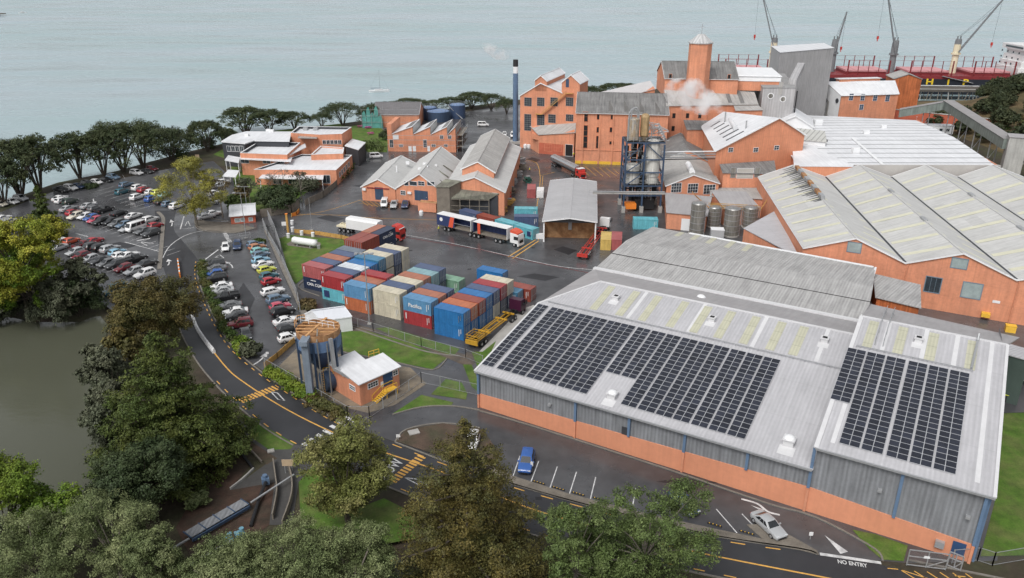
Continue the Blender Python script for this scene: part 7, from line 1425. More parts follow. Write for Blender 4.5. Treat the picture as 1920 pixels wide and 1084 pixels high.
rl, rr_ = r.location.copy(), r.rotation_euler.copy(); r.location = (0, 0, 0); r.rotation_euler = (0, 0, 0); b = MB(); b.box((.03, 0, 1.0), (.06, 2.2, 1.3)); b.build('magenta_front', M('magenta_paint', (.42, .02, .16), .4, .05), r); railing(r, [(-Lt + .2, -1.1, 1.4), (-Lt + 2.8, -1.1, 1.4), (-Lt + 2.8, 1.1, 1.4), (-Lt + .2, 1.1, 1.4), (-Lt + .2, -1.1, 1.4)], MC['trailer_yellow'], 1.0, 1.3, .05); r.location = rl; r.rotation_euler = rr_
r = thing('milk_tanker', 'red cabbed tanker truck with a polished silver tank below the refinery', 'truck', group=VG); Lt = place(r, 1093, 337, 1038, 309); rl, rr_ = r.location.copy(), r.rotation_euler.copy(); r.location = (0, 0, 0); r.rotation_euler = (0, 0, 0)
cab(r, m_red, 0, 3.2, None, 1.9, 1.0); b = MB(); b.box((-1.9, 0, 3.05), (1.6, 2.3, .12)); b.build('cab_roof', m_white, r); b = MB(); b.cyl((-3.6, 0, 2.3), (-Lt, 0, 2.3), 1.2, n=20); b.build('tank', M('polished_tank', (.62, .62, .62), .22, .05, metal=.9), r, smooth=True); b = MB(); b.box(((-3.6 - Lt) / 2, 0, 3.42), (Lt - 4, .8, .12)); b.build('catwalk', m_galv, r); chassis(r, -1.5, -Lt); wheels(r, (-1.2, -4.6, -5.8, -Lt + 1, -Lt + 2.2, -Lt + 3.4)); r.location = rl; r.rotation_euler = rr_
# ------------------------------------------------------------ people in high visibility vests
def person(label, px, py, face, walk=.18):
    q = P(px, py); V = [(0, 0, .98), (0, .01, 1.18), (0, .0, 1.40), (0, .01, 1.50), (0, .03, 1.62), (0, .03, 1.74), (.10, 0, .90), (.12, walk, .50), (.12, walk * .9, .08), (.12, walk + .14, .03), (-.10, 0, .90), (-.12, -walk * .6, .50), (-.12, -walk * 1.3, .09), (-.12, -walk * 1.1 + .12, .03), (.20, 0, 1.40), (.26, -.05, 1.14), (.25, .06, .92), (.25, .1, .80), (-.20, 0, 1.40), (-.26, .08, 1.14), (-.25, .2, .93), (-.25, .26, .82)]
    E_ = [(0, 1), (1, 2), (2, 3), (3, 4), (4, 5), (0, 6), (6, 7), (7, 8), (8, 9), (0, 10), (10, 11), (11, 12), (12, 13), (2, 14), (14, 15), (15, 16), (16, 17), (2, 18), (18, 19), (19, 20), (20, 21)]
    R_ = [.15, .13, .15, .06, .10, .085, .10, .07, .05, .045, .10, .07, .05, .045, .065, .05, .038, .04, .065, .05, .038, .04]
    me = bpy.data.meshes.new('person'); me.from_pydata(V, E_, []); o = bpy.data.objects.new('person', me); COL.objects.link(o); m = o.modifiers.new('skin', 'SKIN')
    for i, sv in enumerate(me.skin_vertices[0].data): sv.radius = (R_[i], R_[i] * .8); sv.use_root = i == 0
    o.modifiers.new('sub', 'SUBSURF').levels = 1; dg = bpy.context.evaluated_depsgraph_get(); m2 = bpy.data.meshes.new_from_object(o.evaluated_get(dg)); bpy.data.objects.remove(o)
    m2.materials.clear()
    for mm in (M('skin_tone', (.42, .26, .18), .6, .05), M('high_visibility_vest', (.62, .62, .06), .6, .05), M('dark_trousers', (.03, .035, .05), .8, .1)): m2.materials.append(mm)
    for p in m2.polygons: z = p.center.z; p.material_index = 2 if z < .96 and abs(p.center.x) < .21 else (0 if z > 1.48 or z < .98 else 1); p.use_smooth = True
    o = bpy.data.objects.new('person', m2); COL.objects.link(o); o.location = (q[0], q[1], .03); o.rotation_euler = (0, 0, face); tag(o, label, 'person', 'workers in the yard')
    for s in (-1, 1): b = MB(); b.box((s * .035, .125, 1.66), (.025, .02, .018)); e = b.build('eye', m_chas, None); e.parent = o
    b = MB(); b.dome((0, .03, 1.70), .115, .12, 12, 3); e = b.build('hard_hat', m_white, None, smooth=True); e.parent = o
person('worker in yellow vest standing by the tail of the curtain sided trailer', 823, 436, 1.0); person('worker in yellow vest among the scrap beside the largest workshop', 993, 324, 2.2); person('worker in yellow vest in the dark doorway of the loading annex', 1075, 295, 3.0)
# ------------------------------------------------------------ light poles, signs, yard clutter
def lightpole(px, py, ytop, label, arms=4, r0=.14):
    q = P(px, py); h = hgt(px, py, ytop); r = thing('light_pole', label, 'light pole', q); b = MB(); b.cyl((q[0], q[1], 0), (q[0], q[1], h), r0, r0 * .6, 10); b.build('pole', m_galv, r, smooth=True); b = MB(); b.box((q[0], q[1], 0), (.7, .7, .25)); b.build('base', m_conc, r)
    if arms: b = MB(); b.bar((q[0] - 1.5, q[1], h), (q[0] + 1.5, q[1], h), .1); b.build('cross_arm', m_galv, r)
    for k in range(arms): b = MB(); b.box((q[0] - 1.4 + 2.8 * k / max(1, arms - 1), q[1] - .25, h + .02), (.55, .6, .22)); b.build('lamp_head', m_galv, r)
lightpole(693, 608, 476, 'tall galvanised floodlight pole in front of the container stacks'); lightpole(462, 447, 362, 'tall slim light pole at the car park gate', 1, .11); lightpole(585, 432, 372, 'slim light pole behind the white gas tank', 0, .08); lightpole(464, 397, 350, 'thin pole beside the gatehouse roof', 1, .08)
def sign(px, py, yt, w_, label, m, word=None, post=2):
    q = P(px, py); h = hgt(px, py, yt); r = thing('sign', label, 'sign', q); b = MB()
    for s in ((-.3, .3) if post == 2 else (0,)): b.box((q[0] + s * w_, q[1] + .06, 0), (.08, .08, h))
    b.build('post', m_galv, r); b = MB(); b.box((q[0], q[1], h * .55), (w_, .05, h * .45)); b.build('board', m, r)
sign(747, 826, 815, .55, 'small white sign on a post at the tip of the bark island', m_white, post=1); sign(997, 884, 866, .35, 'white bay sign beside the bright blue suv', m_white, post=1); sign(1519, 1012, 998, .45, 'white round edged sign on the tip of the kerbed median', m_white, post=1); sign(542, 888, 862, 1.5, 'pale timber information board beside the footpath bridge', M('pale_board', (.48, .36, .24), .7, .1)); sign(535, 432, 416, 1.5, 'large white notice board at the works entry', m_white); sign(502, 668, 660, .45, 'white sign at the end of the small car park', m_white, post=1); sign(371, 302, 290, 1.4, 'pale board sign on the shore bank left of the offices', M('pale_board', ORANGE))
for i, (x, y) in enumerate(((541, 446), (549, 434), (566, 441), (587, 444), (548, 421))):
    q = P(x, y); r = thing('white_drum', 'white plastic drum by the yellow barrier, %s' % ('nearest the sheet fence', 'second from the sheet fence', 'in front of the left barrier boards', 'in front of the middle barrier boards', 'by the entry post')[i], 'drum', q, 'white drums by the barrier'); b = MB(); b.cyl((q[0], q[1], 0), (q[0], q[1], 1.05), .42, n=12); b.build('body', m_white, r, smooth=True); b = MB(); b.cyl((q[0], q[1], 1.05), (q[0], q[1], 1.1), .45, n=12); b.build('lid', m_wh, r)
r = thing('entry_portal', 'orange and yellow height post beside the white notice board', 'post', P(541, 440)); q = P(541, 440); b = MB(); b.box((q[0], q[1], 0), (.45, .45, 5.2)); b.build('column', m_woody, r); b = MB(); b.box((q[0], q[1], 5.2), (.6, .6, .15)); b.build('cap', m_orsign, r)
for i, (x, y, w_, h, m) in enumerate(((985, 278, 1.4, 1.5, m_white), (992, 278, 1.4, 1.5, m_white), (999, 278, 1.4, 1.5, m_white), (790, 404, 1.1, 1.3, m_white))):
    q = P(x, y); r = thing('bulk_bag', 'white bulk bag %s' % ('against the pan house wall, leftmost of three', 'against the pan house wall, middle of three', 'against the pan house wall, rightmost of three', 'standing in front of the orange skip')[i], 'bag', q, 'white bulk bags'); b = MB(); b.rings([[(q[0] + math.cos(a) * w_ * .5 * k, q[1] + math.sin(a) * w_ * .5 * k, z) for a in [math.pi * 2 * j / 10 + .3 for j in range(10)]] for z, k in ((0, .9), (h * .4, 1.1), (h * .9, 1.0), (h, .6))]); b.build('bag_body', m, r, smooth=True); b = MB(); [b.bar((q[0] + s * .3, q[1], h), (q[0] + s * .1, q[1], h + .3), .06) for s in (-1, 1)]; b.build('strap', m_wh, r)
random.seed(11); CL = [('scrap_pile', 'rusty red stack of frames', m_red), ('pallet_stack', 'stack of timber pallets', m_woody), ('steel_bin', 'grey steel bin of scrap', m_galv), ('timber_stack', 'stack of grey timber', m_wood), ('tarpaulin_crate', 'crate under a dark tarpaulin', m_chas), ('green_bin', 'dark green bin', M('bin_green', (.03, .09, .07), .5, .1))]
spots = [(950, 372, 0), (955, 385, 1), (958, 362, 3), (962, 345, 2), (972, 330, 2), (980, 318, 3), (990, 342, 5), (968, 318, 4), (977, 305, 2), (944, 398, 1), (905, 290, 0), (895, 282, 2), (916, 276, 3)]
desc = ['at the front right corner of the largest workshop', 'in front of the red frames by the largest workshop', 'halfway along the right side of the largest workshop', 'beside the pale red container', 'near the worker by the scrap', 'behind the worker by the scrap', 'at the bend of the yellow line', 'under the eave of the largest workshop', 'at the far end of the scrap yard', 'nearest the aqua container by the largest workshop', 'beside the sawtooth workshop scaffold', 'behind the sawtooth workshop scaffold', 'between the scaffold and the blue chimney']
for (x, y, k), ds in zip(spots, desc):
    nm, lb, m = CL[k]; q = P(x, y); r = thing(nm, '%s %s' % (lb, ds), nm.split('_')[-1], q, 'yard clutter by the workshops'); b = MB()
    for j in range(4): b.box((q[0] + random.uniform(-.3, .3), q[1] + random.uniform(-.3, .3), j * .45), (random.uniform(1.4, 2.6), random.uniform(1, 2), .36), random.uniform(0, 1))
    b.build('stack', m, r); b = MB(); b.box((q[0], q[1], 1.81), (1.2, .9, .2), random.uniform(0, 1)); b.build('top_piece', m_galv if k != 2 else m_wood, r)
for i, (x, y, lab, m1, m2) in enumerate(((1886, 752, 'dark green bin with yellow lid at the right yard edge', m_chas, M('bin_yellow', (.6, .62, .06), .5, .05)), (1893, 622, 'orange forklift crate below the gabled store', m_yel, m_yel), (1872, 690, 'small orange frame beside the warehouse end wall', m_orsign, m_orsign))):
    q = P(x, y); r = thing('wheeled_bin' if i == 0 else 'orange_crate', lab, 'bin' if i == 0 else 'crate', q); b = MB(); b.box((q[0], q[1], 0), (1.6, 1.1, 1.2), -.4); b.build('body', m1, r); b = MB(); b.box((q[0], q[1], 1.2), (1.7, 1.2, .1), -.4); b.build('lid', m2, r)
r = thing('road_barrier', 'row of white plastic road barriers along the middle of the road', 'barrier', P(380, 628)); wp = [P(x, y)[:2] for x, y in smooth_line([(361, 594), (370, 618), (384, 640), (402, 663)], 5)]
for a, c in zip(wp, wp[1:]): b = MB(); q = lerp(a, c, .06); q2 = lerp(a, c, .94); b.bar((*q, .3), (*q2, .3), .5, .55); b.bar((*q, .7), (*q2, .7), .25, .4); b.build('barrier_block', m_white, r)
r = thing('striped_pole', 'orange and white striped marker pole in the road', 'marker', P(338, 519)); q = P(338, 519); hh = 1.2; b = MB(); 
for k in range(9): t = k / 9; a, c = lerp(P(338, 521)[:2], P(334, 492)[:2], t), lerp(P(338, 521)[:2], P(334, 492)[:2], t + .11); b.bar((*a, .5), (*c, .5), .25, .9, m=k % 2)
b.build('bar', [m_orsign, m_white], r); b = MB(); b.box((q[0], q[1], 0), (.8, .8, .12)); b.build('foot', m_chas, r)
mh = P(549, 820 - 0); 
for x, y, nm, s in ((776, 812, 'concrete_hatch', 1.5), (508, 847, 'concrete_hatch', .9)): q = P(x, y); b = MB(); b.box((q[0], q[1], .02), (s, s * .8, .2), .4); tag(b.build('concrete_hatch', m_conc), 'pale square concrete hatch %s' % ('in the bark island' if s > 1 else 'at the corner of the footpath'), 'hatch cover')
# weir rakes, pumps and rails of the stream intake at the bottom left
rk = thing('intake_screen', 'long blue steel intake screen with mesh deck beside the stream', 'intake screen', P(400, 990)); p, q = Vector(P(358, 1008, .9)), Vector(P(466, 945, .9)); b = MB(); d = (q - p).normalized(); n = Vector((-d.y, d.x, 0))
b.slab(up([tuple(p), tuple(q), tuple(q + n * 1.5), tuple(p + n * 1.5)]), .1); b.build('mesh_deck', m_cladd, rk); b = MB(); b.bar(p - n * .2 - Vector((0, 0, .3)), q - n * .2 - Vector((0, 0, .3)), .2, .35); [b.bar(p + (q - p) * t - n * .1, p + (q - p) * t + n * 1.6, .12) for t in (0, .25, .5, .75, 1)]; b.build('blue_beam', m_blue, rk); b = MB(); b.bar(q + d * .3, q + d * 7.0 + n * .5, .22, .15); b.bar(p - d * .2, p - d * 3, .22, .15); b.build('pale_beam', m_galv, rk)
ip = thing('intake_pipe', 'dark pipe with blue pump head crossing the bark bank by the footbridge', 'pipe', P(480, 940)); pipe(ip, [P(498, 904, .8), P(484, 940, .5), P(470, 986, .3)], .2, m_chas); b = MB(); k = P(498, 903, .6); b.box((k[0], k[1], .3), (.9, .8, .9), .4); b.cyl((k[0], k[1], 1.1), (k[0], k[1], 1.6), .3, n=10); b.build('pump_head', m_blsteel, ip)
ip2 = thing('intake_pump', 'pair of pale blue pumps on a pipe at the foot of the intake bank', 'pump', P(425, 1020)); pipe(ip2, [P(335, 1070, .4), P(420, 1022, .5), P(434, 1014, .6)], .18, m_galv)
for x, y in ((428, 1016), (450, 1006)): k = P(x, y, .3); b = MB(); b.box((k[0], k[1], .2), (1.1, .8, .7), .5); b.cyl((k[0] + .3, k[1], .9), (k[0] + .3, k[1], 1.5), .28, n=10); b.build('pump', M('pale_blue_pump', (.16, .33, .42), .5, .1), ip2)
def wall_edge(label, pts, h, w_, m, nm='timber_edging', cat='edging'): b = MB(); strip(b, smooth_line(pts), w_, 0, 0, False, h); tag(b.build(nm, m), label, cat)
wall_edge('timber edging along the left side of the footbridge path', [(513, 870), (518, 905), (520, 930), (512, 975)], .9, .15, m_wood, 'handrail', 'handrail'); wall_edge('timber handrail along the right side of the footbridge path', [(541, 880), (548, 905), (547, 940), (530, 990)], 1.0, .15, m_wood, 'handrail', 'handrail')
wall_edge('dark edging beam above the bark bed by the conifer', [(432, 832), (452, 852), (474, 880)], .35, .3, m_chas); wall_edge('short dark edging between the bark bed and the path', [(446, 828), (470, 846), (491, 868)], .3, .2, m_wood); wall_edge('pale edging from the footpath down to the intake bank', [(476, 880), (455, 900), (432, 918)], .3, .2, m_conc)
# purple picnic tables on the lawn
for i, (x, y) in enumerate(((695, 252), (676, 239), (690, 241))):
    q = P(x, y); r = thing('picnic_table', 'magenta picnic table on the lawn, %s' % ('nearest the sawtooth workshop', 'leftmost by the shore trees', 'between the other two')[i], 'picnic table', q, 'magenta picnic tables'); m = M('magenta_table', (.42, .05, .22), .6, .1); b = MB(); b.box((q[0], q[1], .7), (2.4, 1.0, .1), .6); b.build('top', m, r)
    for s in (-1, 1): b = MB(); b.box((q[0] - math.sin(.6) * s * .95, q[1] + math.cos(.6) * s * .95, .42), (2.4, .35, .08), .6); b.build('bench', m, r); b = MB(); b.bar((q[0] + s * .7, q[1] - .8 + s * .5, 0), (q[0] + s * .7, q[1] + .2 + s * .5, .7), .1); b.build('leg', m, r)
# ------------------------------------------------------------ foliage
def leafmat(name, col, col2, var=.28, isl=.35, sc=.35): return M(name, col, .62, var, sc, spec=.25, island=isl, col2=col2, objc=True)
LM = {'pohutukawa': leafmat('pohutukawa_leaves', (.042, .060, .026), (.070, .082, .034)), 'dark': leafmat('dark_evergreen_leaves', (.036, .056, .022), (.056, .074, .030)), 'conifer': leafmat('conifer_leaves', (.050, .074, .016), (.082, .098, .022)), 'rusty': leafmat('rusty_leaves', (.095, .075, .022), (.060, .065, .020)), 'gold': leafmat('golden_conifer_leaves', (.105, .084, .022), (.066, .070, .022)), 'yellow green': leafmat('yellow_green_leaves', (.125, .14, .035), (.18, .17, .06)), 'grey green': leafmat('grey_green_leaves', (.105, .135, .052), (.175, .195, .088), .3, .45), 'bright': leafmat('bright_green_leaves', (.085, .15, .015), (.14, .18, .02)), 'yellow': leafmat('yellow_leaves', (.28, .26, .045), (.20, .20, .06)), 'mid': leafmat('mid_green_leaves', (.075, .110, .032), (.115, .150, .050)), 'greyish': leafmat('greyish_leaves', (.062, .072, .042), (.10, .105, .065)), 'hedge': leafmat('hedge_leaves', (.045, .080, .015), (.085, .085, .025)), 'lime': leafmat('lime_leaves', (.27, .26, .03), (.16, .20, .02)), 'hill': leafmat('hill_leaves', (.035, .048, .022), (.06, .068, .03)), 'brown': leafmat('brown_shrub_leaves', (.12, .085, .035), (.09, .08, .035))}
m_bark = M('bark', (.075, .062, .05), .9, .3, 1.2); m_barkp = M('pale_bark', (.17, .15, .125), .9, .25, 1.2)
def leafquads(clumps, n, size, rng, up_=.25, shell=.55, thin=.5):
    C = np.array(clumps); w_ = C[:, 3] * C[:, 4] + C[:, 4] * C[:, 5] + C[:, 3] * C[:, 5]; w_ = w_ / w_.sum(); NT = 22
    T = rng.normal(size=(len(C), NT, 3)); T[:, :, 2] += up_; T /= np.linalg.norm(T, axis=2, keepdims=True); T *= (shell + (1.12 - shell) * rng.random((len(C), NT, 1)) ** .5)
    k = rng.choice(len(C), n, p=w_); j = rng.integers(0, NT, n)
    d = T[k, j] + np.clip(rng.normal(size=(n, 3)), -2, 2) * .17
    p = C[k, :3] + d * C[k, 3:6]
    nrm = d / np.linalg.norm(d, axis=1, keepdims=True) * .8 + rng.normal(size=(n, 3)) * .5; nrm[:, 2] += .35; nrm /= np.linalg.norm(nrm, axis=1, keepdims=True)
    t = np.cross(nrm, rng.normal(size=(n, 3))); t /= np.linalg.norm(t, axis=1, keepdims=True); b = np.cross(nrm, t)
    s = size * (.6 + .8 * rng.random(n))[:, None]
    return np.stack([p - t * s, p + b * s * thin, p + t * s, p - b * s * thin], 1).reshape(-1, 3)
def leafmesh(name, V):
    n = len(V) // 4; me = bpy.data.meshes.new(name); me.vertices.add(len(V)); me.vertices.foreach_set('co', V.astype(np.float32).ravel())
    me.loops.add(4 * n); me.loops.foreach_set('vertex_index', np.arange(4 * n, dtype=np.int32)); me.polygons.add(n); me.polygons.foreach_set('loop_start', np.arange(0, 4 * n, 4, dtype=np.int32)); me.polygons.foreach_set('loop_total', np.full(n, 4, np.int32)); me.update(); me.validate(); return me
def shape(kind, h, w_, rng):
    cl, limbs = [], []; R = w_ / 2
    if kind == 'conifer':
        nl = max(6, int(h / 1.15)); limbs.append([(0, 0, 0), (0, 0, h * .55), (0, 0, h * .96)])
        for i in range(nl):
            t = i / (nl - 1); z = h * (.10 + .86 * t); rr = R * (1 - t) ** .6 * (.86 + .25 * rng.random()); m = max(1, int(2 + 9 * (1 - t)))
            cl.append((0, 0, z, max(.4, rr * .42), max(.4, rr * .42), h / nl * .8))
            for j in range(m):
                a = 2 * math.pi * (j + rng.random() * .8) / m + i * 1.3; k = rr * (.30 + .72 * rng.random() ** .7); s = max(.45, R * .20 * (1 - t * .5) * (.7 + .6 * rng.random()))
                cl.append((math.cos(a) * k, math.sin(a) * k, z - k * .12, s * 1.3, s * 1.3, s * .55))
                if j % 2 == 0: limbs.append([(0, 0, z - .8), (math.cos(a) * k, math.sin(a) * k, z - k * .12)])
        cl.append((0, 0, h * .97, .5, .5, h * .04))
    elif kind == 'pohutukawa':
        m = 9
        for j in range(m):
            a = 2 * math.pi * j / m + rng.random() * .6; e = R * (.35 + .5 * rng.random()); top = h * (.62 + .25 * rng.random()); mid = (math.cos(a) * e * .35, math.sin(a) * e * .35, top * .5)
            limbs.append([(math.cos(a) * .25, math.sin(a) * .25, 0), mid, (math.cos(a) * e, math.sin(a) * e, top)]); limbs.append([mid, (math.cos(a + .5) * e * .7, math.sin(a + .5) * e * .7, top * 1.04)])
        for j in range(64):
            a, q = rng.random() * 6.283, math.sqrt(rng.random()); zt = h * (.56 + .42 * math.sqrt(max(0, 1 - q * q)) - .13 * rng.random()); s = R * (.11 + .11 * rng.random()); cl.append((math.cos(a) * R * .88 * q, math.sin(a) * R * .88 * q, zt - s * .4, s, s, s * .7))
        for j in range(6): a = rng.random() * 6.283; s = R * .17; cl.append((math.cos(a) * R * .85, math.sin(a) * R * .85, h * (.30 + .22 * rng.random()), s, s, s * .8))
    elif kind in ('broad', 'airy', 'sparse'):
        th = h * (.22 if kind == 'broad' else .34); limbs.append([(0, 0, 0), (R * .03, 0, th)]); m = 34 if kind == 'broad' else 21
        for j in range(m):
            d = rng.normal(size=3); d /= np.linalg.norm(d); q = .45 + .5 * rng.random() ** .5; zc_ = h * .60; p = (d[0] * R * q * .86, d[1] * R * q * .86, zc_ + d[2] * h * .36 * q); s = R * ((.24 if kind == 'broad' else .15) + .12 * rng.random()); cl.append((*p, s, s, s * .72))
            if j % 2 == 0 or kind != 'broad': limbs.append([(R * .03, 0, th), (p[0] * .45, p[1] * .45, th + (p[2] - th) * .55), p])
    elif kind == 'bush':
        for j in range(22):
            a, q = rng.random() * 6.283, math.sqrt(rng.random()); s = R * (.24 + .14 * rng.random()); cl.append((math.cos(a) * R * .75 * q, math.sin(a) * R * .75 * q, h * (.25 + .5 * rng.random() * math.sqrt(max(.05, 1 - q * q)) + .1), s, s, s * .75))
        limbs += [[(0, 0, 0), (R * .3 * math.cos(a), R * .3 * math.sin(a), h * .5)] for a in (0, 1.3, 2.6, 3.9, 5.2)]
    elif kind == 'bare':
        def br(p, d, l, k):
            q = (p[0] + d[0] * l, p[1] + d[1] * l, p[2] + d[2] * l); limbs.append([p, q])
            if k > 0:
                for _ in range(3 if k > 1 else 4):
                    e = np.array(d) + rng.normal(size=3) * .48; e[2] = abs(e[2]) * .8 + .12; e /= np.linalg.norm(e); br(q, e, l * .68, k - 1)
            else: cl.append((*q, R * .14, R * .14, R * .12))
        br((0, 0, 0), (0, 0, 1), h * .30, 4)
    return cl, limbs
def limbmesh(limbs, h, kind, rng):
    b = MB(); r0 = {'conifer': .028, 'pohutukawa': .016, 'broad': .026, 'airy': .02, 'sparse': .02, 'bush': .012, 'bare': .014}[kind] * h
    for i, L in enumerate(limbs):
        for j, (p, q) in enumerate(zip(L, L[1:])):
            z = max(0, 1 - min(p[2], q[2]) / h); ra = r0 * (.28 + .72 * z ** 1.5) * (1 if i == 0 or kind == 'pohutukawa' else .42); rb_ = ra * .62
            if kind == 'bare': d = math.dist(p, q) / (h * .30); ra = r0 * d ** 1.6 + .02; rb_ = ra * .7
            b.cyl(p, q, ra, rb_, 6, caps=False)
    return b
TREEMESH = {}
def tree(name, label, kind, lm, base, h, w_, n, leaf, seed, group=None, var=None, bark=None, up_=.25, cat='tree', parts=('trunk', 'crown'), nleaf_thin=.5):
    rng = np.random.default_rng(seed); r = thing(name, label, cat, base, group, rz=rng.random() * 6.28)
    key = var
    if key is not None and key in TREEMESH: tm, lmsh, h0, w0 = TREEMESH[key]
    else:
        cl, limbs = shape(kind, h, w_, rng); tb = limbmesh(limbs, h, kind, rng); o = tb.build(parts[0], bark or m_bark, None, smooth=True); tm = o.data; bpy.data.objects.remove(o)
        lmsh = leafmesh(parts[1], leafquads(cl, n, leaf, rng, up_, .5 if kind != 'bush' else .6, nleaf_thin)) if n else None
        if lmsh: lmsh.materials.append(LM[lm])
        h0, w0 = h, w_
        if key is not None: TREEMESH[key] = (tm, lmsh, h0, w0)
    sc = (w_ / w0, w_ / w0, h / h0)
    for nm, me_ in zip(parts, (tm, lmsh)):
        if me_: o = bpy.data.objects.new(nm, me_); COL.objects.link(o); o.parent = r; o.scale = sc
    return r
def tp_(name, label, kind, lm, px, py, ytop, wpx, n, leaf, seed, **k):    # base point, top row and width read off the photograph
    x, y, _ = P(px, py); z = H(x, y); x, y, _ = P(px, py, z); d = y * CP + (CAMH - z) * SP; hh = PD(px, ytop, y)[2] - z; return tree(name, label, kind, lm, (x, y, z - .1), max(1.0, hh), wpx * d / FPX, n, leaf, seed, **k)
PG = 'pohutukawa trees along the shore'
poh = [(8, 385, 296, 100), (40, 372, 258, 120), (76, 362, 250, 100), (150, 334, 246, 100), (196, 330, 240, 95), (232, 322, 226, 130), (270, 315, 222, 130), (322, 300, 240, 105), (390, 284, 222, 66), (424, 272, 238, 46), (462, 254, 198, 92), (506, 250, 203, 82), (553, 243, 208, 66), (604, 240, 209, 44), (643, 236, 190, 84), (697, 234, 194, 56), (728, 214, 190, 60), (768, 206, 184, 70), (812, 206, 188, 70), (846, 204, 182, 62), (884, 204, 171, 66), (921, 206, 174, 60), (950, 214, 182, 44), (1108, 184, 161, 46), (1162, 180, 155, 84)]
where = ['leftmost at the frame edge', 'leftmost pair, taller stem fan', 'second with open fan of stems', 'left end of the dense group', 'second in the dense group', 'third in the dense group, tall', 'tallest in the middle of the dense group', 'right end of the dense group', 'narrow one left of the white office roof', 'small one touching the white office roof', 'large crown behind the offices, left', 'large crown behind the offices, middle', 'flat crown behind the offices, right', 'smallest, alone right of the offices', 'round crown alone beyond the lawn', 'beside the turquoise netting', 'behind the slate roof, left', 'behind the slate roof, right', 'behind the blue tanks, left', 'behind the blue tanks, right', 'behind the white van, tall', 'nearest the chimney but one', 'nearest the chimney', 'small crown beyond the refinery roof', 'broad crown beyond the refinery roof']
for i, (x, y, yt, w_) in enumerate(poh): tp_('pohutukawa_tree', 'dark green spreading shore tree, %s' % where[i], 'pohutukawa', 'pohutukawa', x, y, yt, w_ * 1.04, 15000, .23, 100 + i, group=PG, var='poh%d' % (i % 8))
tp_('conifer_tree', 'largest dark green conifer between the lake and the road', 'conifer', 'conifer', 335, 872, 622, 262, 110000, .155, 1)
tp_('conifer_tree', 'tall golden brown conifer standing before the parking bays', 'conifer', 'gold', 880, 1118, 786, 316, 130000, .115, 2)
tp_('rusty_tree', 'rusty olive tree overhanging the road by the lake corner', 'broad', 'rusty', 300, 655, 520, 172, 52000, .155, 3)
tp_('shade_tree', 'smaller rusty bush below the rusty olive tree on the bank', 'bush', 'rusty', 232, 690, 610, 80, 6000, .3, 31)
tp_('evergreen_tree', 'dark evergreen below the largest conifer at the lake edge', 'broad', 'dark', 278, 975, 832, 165, 52000, .135, 4)
tp_('evergreen_tree', 'dark evergreen leaning over the water left of the largest conifer', 'broad', 'greyish', 222, 775, 640, 100, 17000, .2, 5); tp_('evergreen_tree', 'grey leaved evergreen at the water edge below it', 'broad', 'greyish', 226, 880, 730, 96, 15000, .18, 6); tp_('evergreen_tree', 'grey leaved evergreen furthest out over the lake', 'airy', 'greyish', 222, 830, 690, 90, 5000, .25, 61)
tp_('shade_tree', 'yellow green tree beside the zebra crossing and footpath', 'broad', 'yellow green', 652, 978, 800, 180, 46000, .14, 7)
tp_('roadside_tree', 'open crowned green tree on the road verge with bays showing through', 'airy', 'mid', 1205, 1122, 882, 262, 32000, .115, 8, bark=m_barkp); tp_('roadside_tree', 'lower green tree left of the open crowned one', 'airy', 'mid', 1075, 1140, 925, 170, 19000, .115, 9, bark=m_barkp); tp_('roadside_bush', 'green undergrowth at the foot of the roadside trees', 'bush', 'mid', 1180, 1112, 1030, 300, 20000, .13, 91)
for i, (x, y, yt, w_, k) in enumerate(((232, 1100, 928, 168, 'pale grey green tree above the intake screen'), (90, 1120, 972, 190, 'pale grey green tree in the bottom left corner'), (305, 1130, 992, 112, 'pale grey green tree right of the corner one'), (565, 1150, 986, 176, 'lichen pale tree at the bottom edge beside the footbridge'), (665, 1155, 990, 165, 'lichen pale tree at the bottom edge before the lawn'), (450, 1160, 1018, 180, 'low lichen pale tree over the intake pumps'))): tp_('tea_tree', k, 'broad', 'grey green', x, y, yt, w_, 46000, .09, 20 + i, group='pale trees along the stream', bark=m_barkp)
tp_('broadleaf_tree', 'bright green tree at the left edge above the corner trees', 'broad', 'bright', 25, 1045, 872, 170, 34000, .135, 30); tp_('broadleaf_tree', 'smaller bright green tree reaching over the lake', 'broad', 'bright', 118, 1050, 915, 120, 14000, .16, 32)
tp_('broadleaf_tree', 'yellow green tree on the lake bank at the left edge', 'airy', 'lime', 58, 600, 400, 236, 60000, .19, 33); tp_('broadleaf_tree', 'bright green tree below the yellow green one on the lake bank', 'airy', 'bright', 70, 609, 446, 170, 28000, .19, 34); tp_('lake_bush', 'dark grey bush on the far lake bank, left', 'bush', 'greyish', 122, 606, 512, 112, 36000, .19, 35); tp_('lake_bush', 'dark green bush on the far lake bank, right', 'bush', 'dark', 152, 600, 525, 100, 14000, .22, 36); tp_('lake_bush', 'grey bush arching over the car park corner', 'airy', 'greyish', 152, 592, 486, 116, 14000, .22, 37); tp_('lake_bush', 'low dark bush at the left end of the far lake bank', 'bush', 'greyish', 10, 606, 520, 120, 9000, .34, 38)
tp_('conical_tree', 'narrow dark conical tree standing in the big car park', 'conifer', 'conifer', 92, 452, 352, 62, 6000, .36, 39)
tp_('deciduous_tree', 'yellow leaved tree with bare inner branches beside the verge', 'sparse', 'yellow', 370, 424, 290, 160, 26000, .15, 40, bark=m_barkp); tp_('deciduous_tree', 'brownish thin tree behind the yellow leaved one', 'bare', 'brown', 418, 408, 318, 60, 1500, .2, 41, bark=m_barkp)
tp_('round_bush', 'big dark round bush beside the timber fence', 'bush', 'dark', 524, 394, 346, 88, 14000, .26, 42)
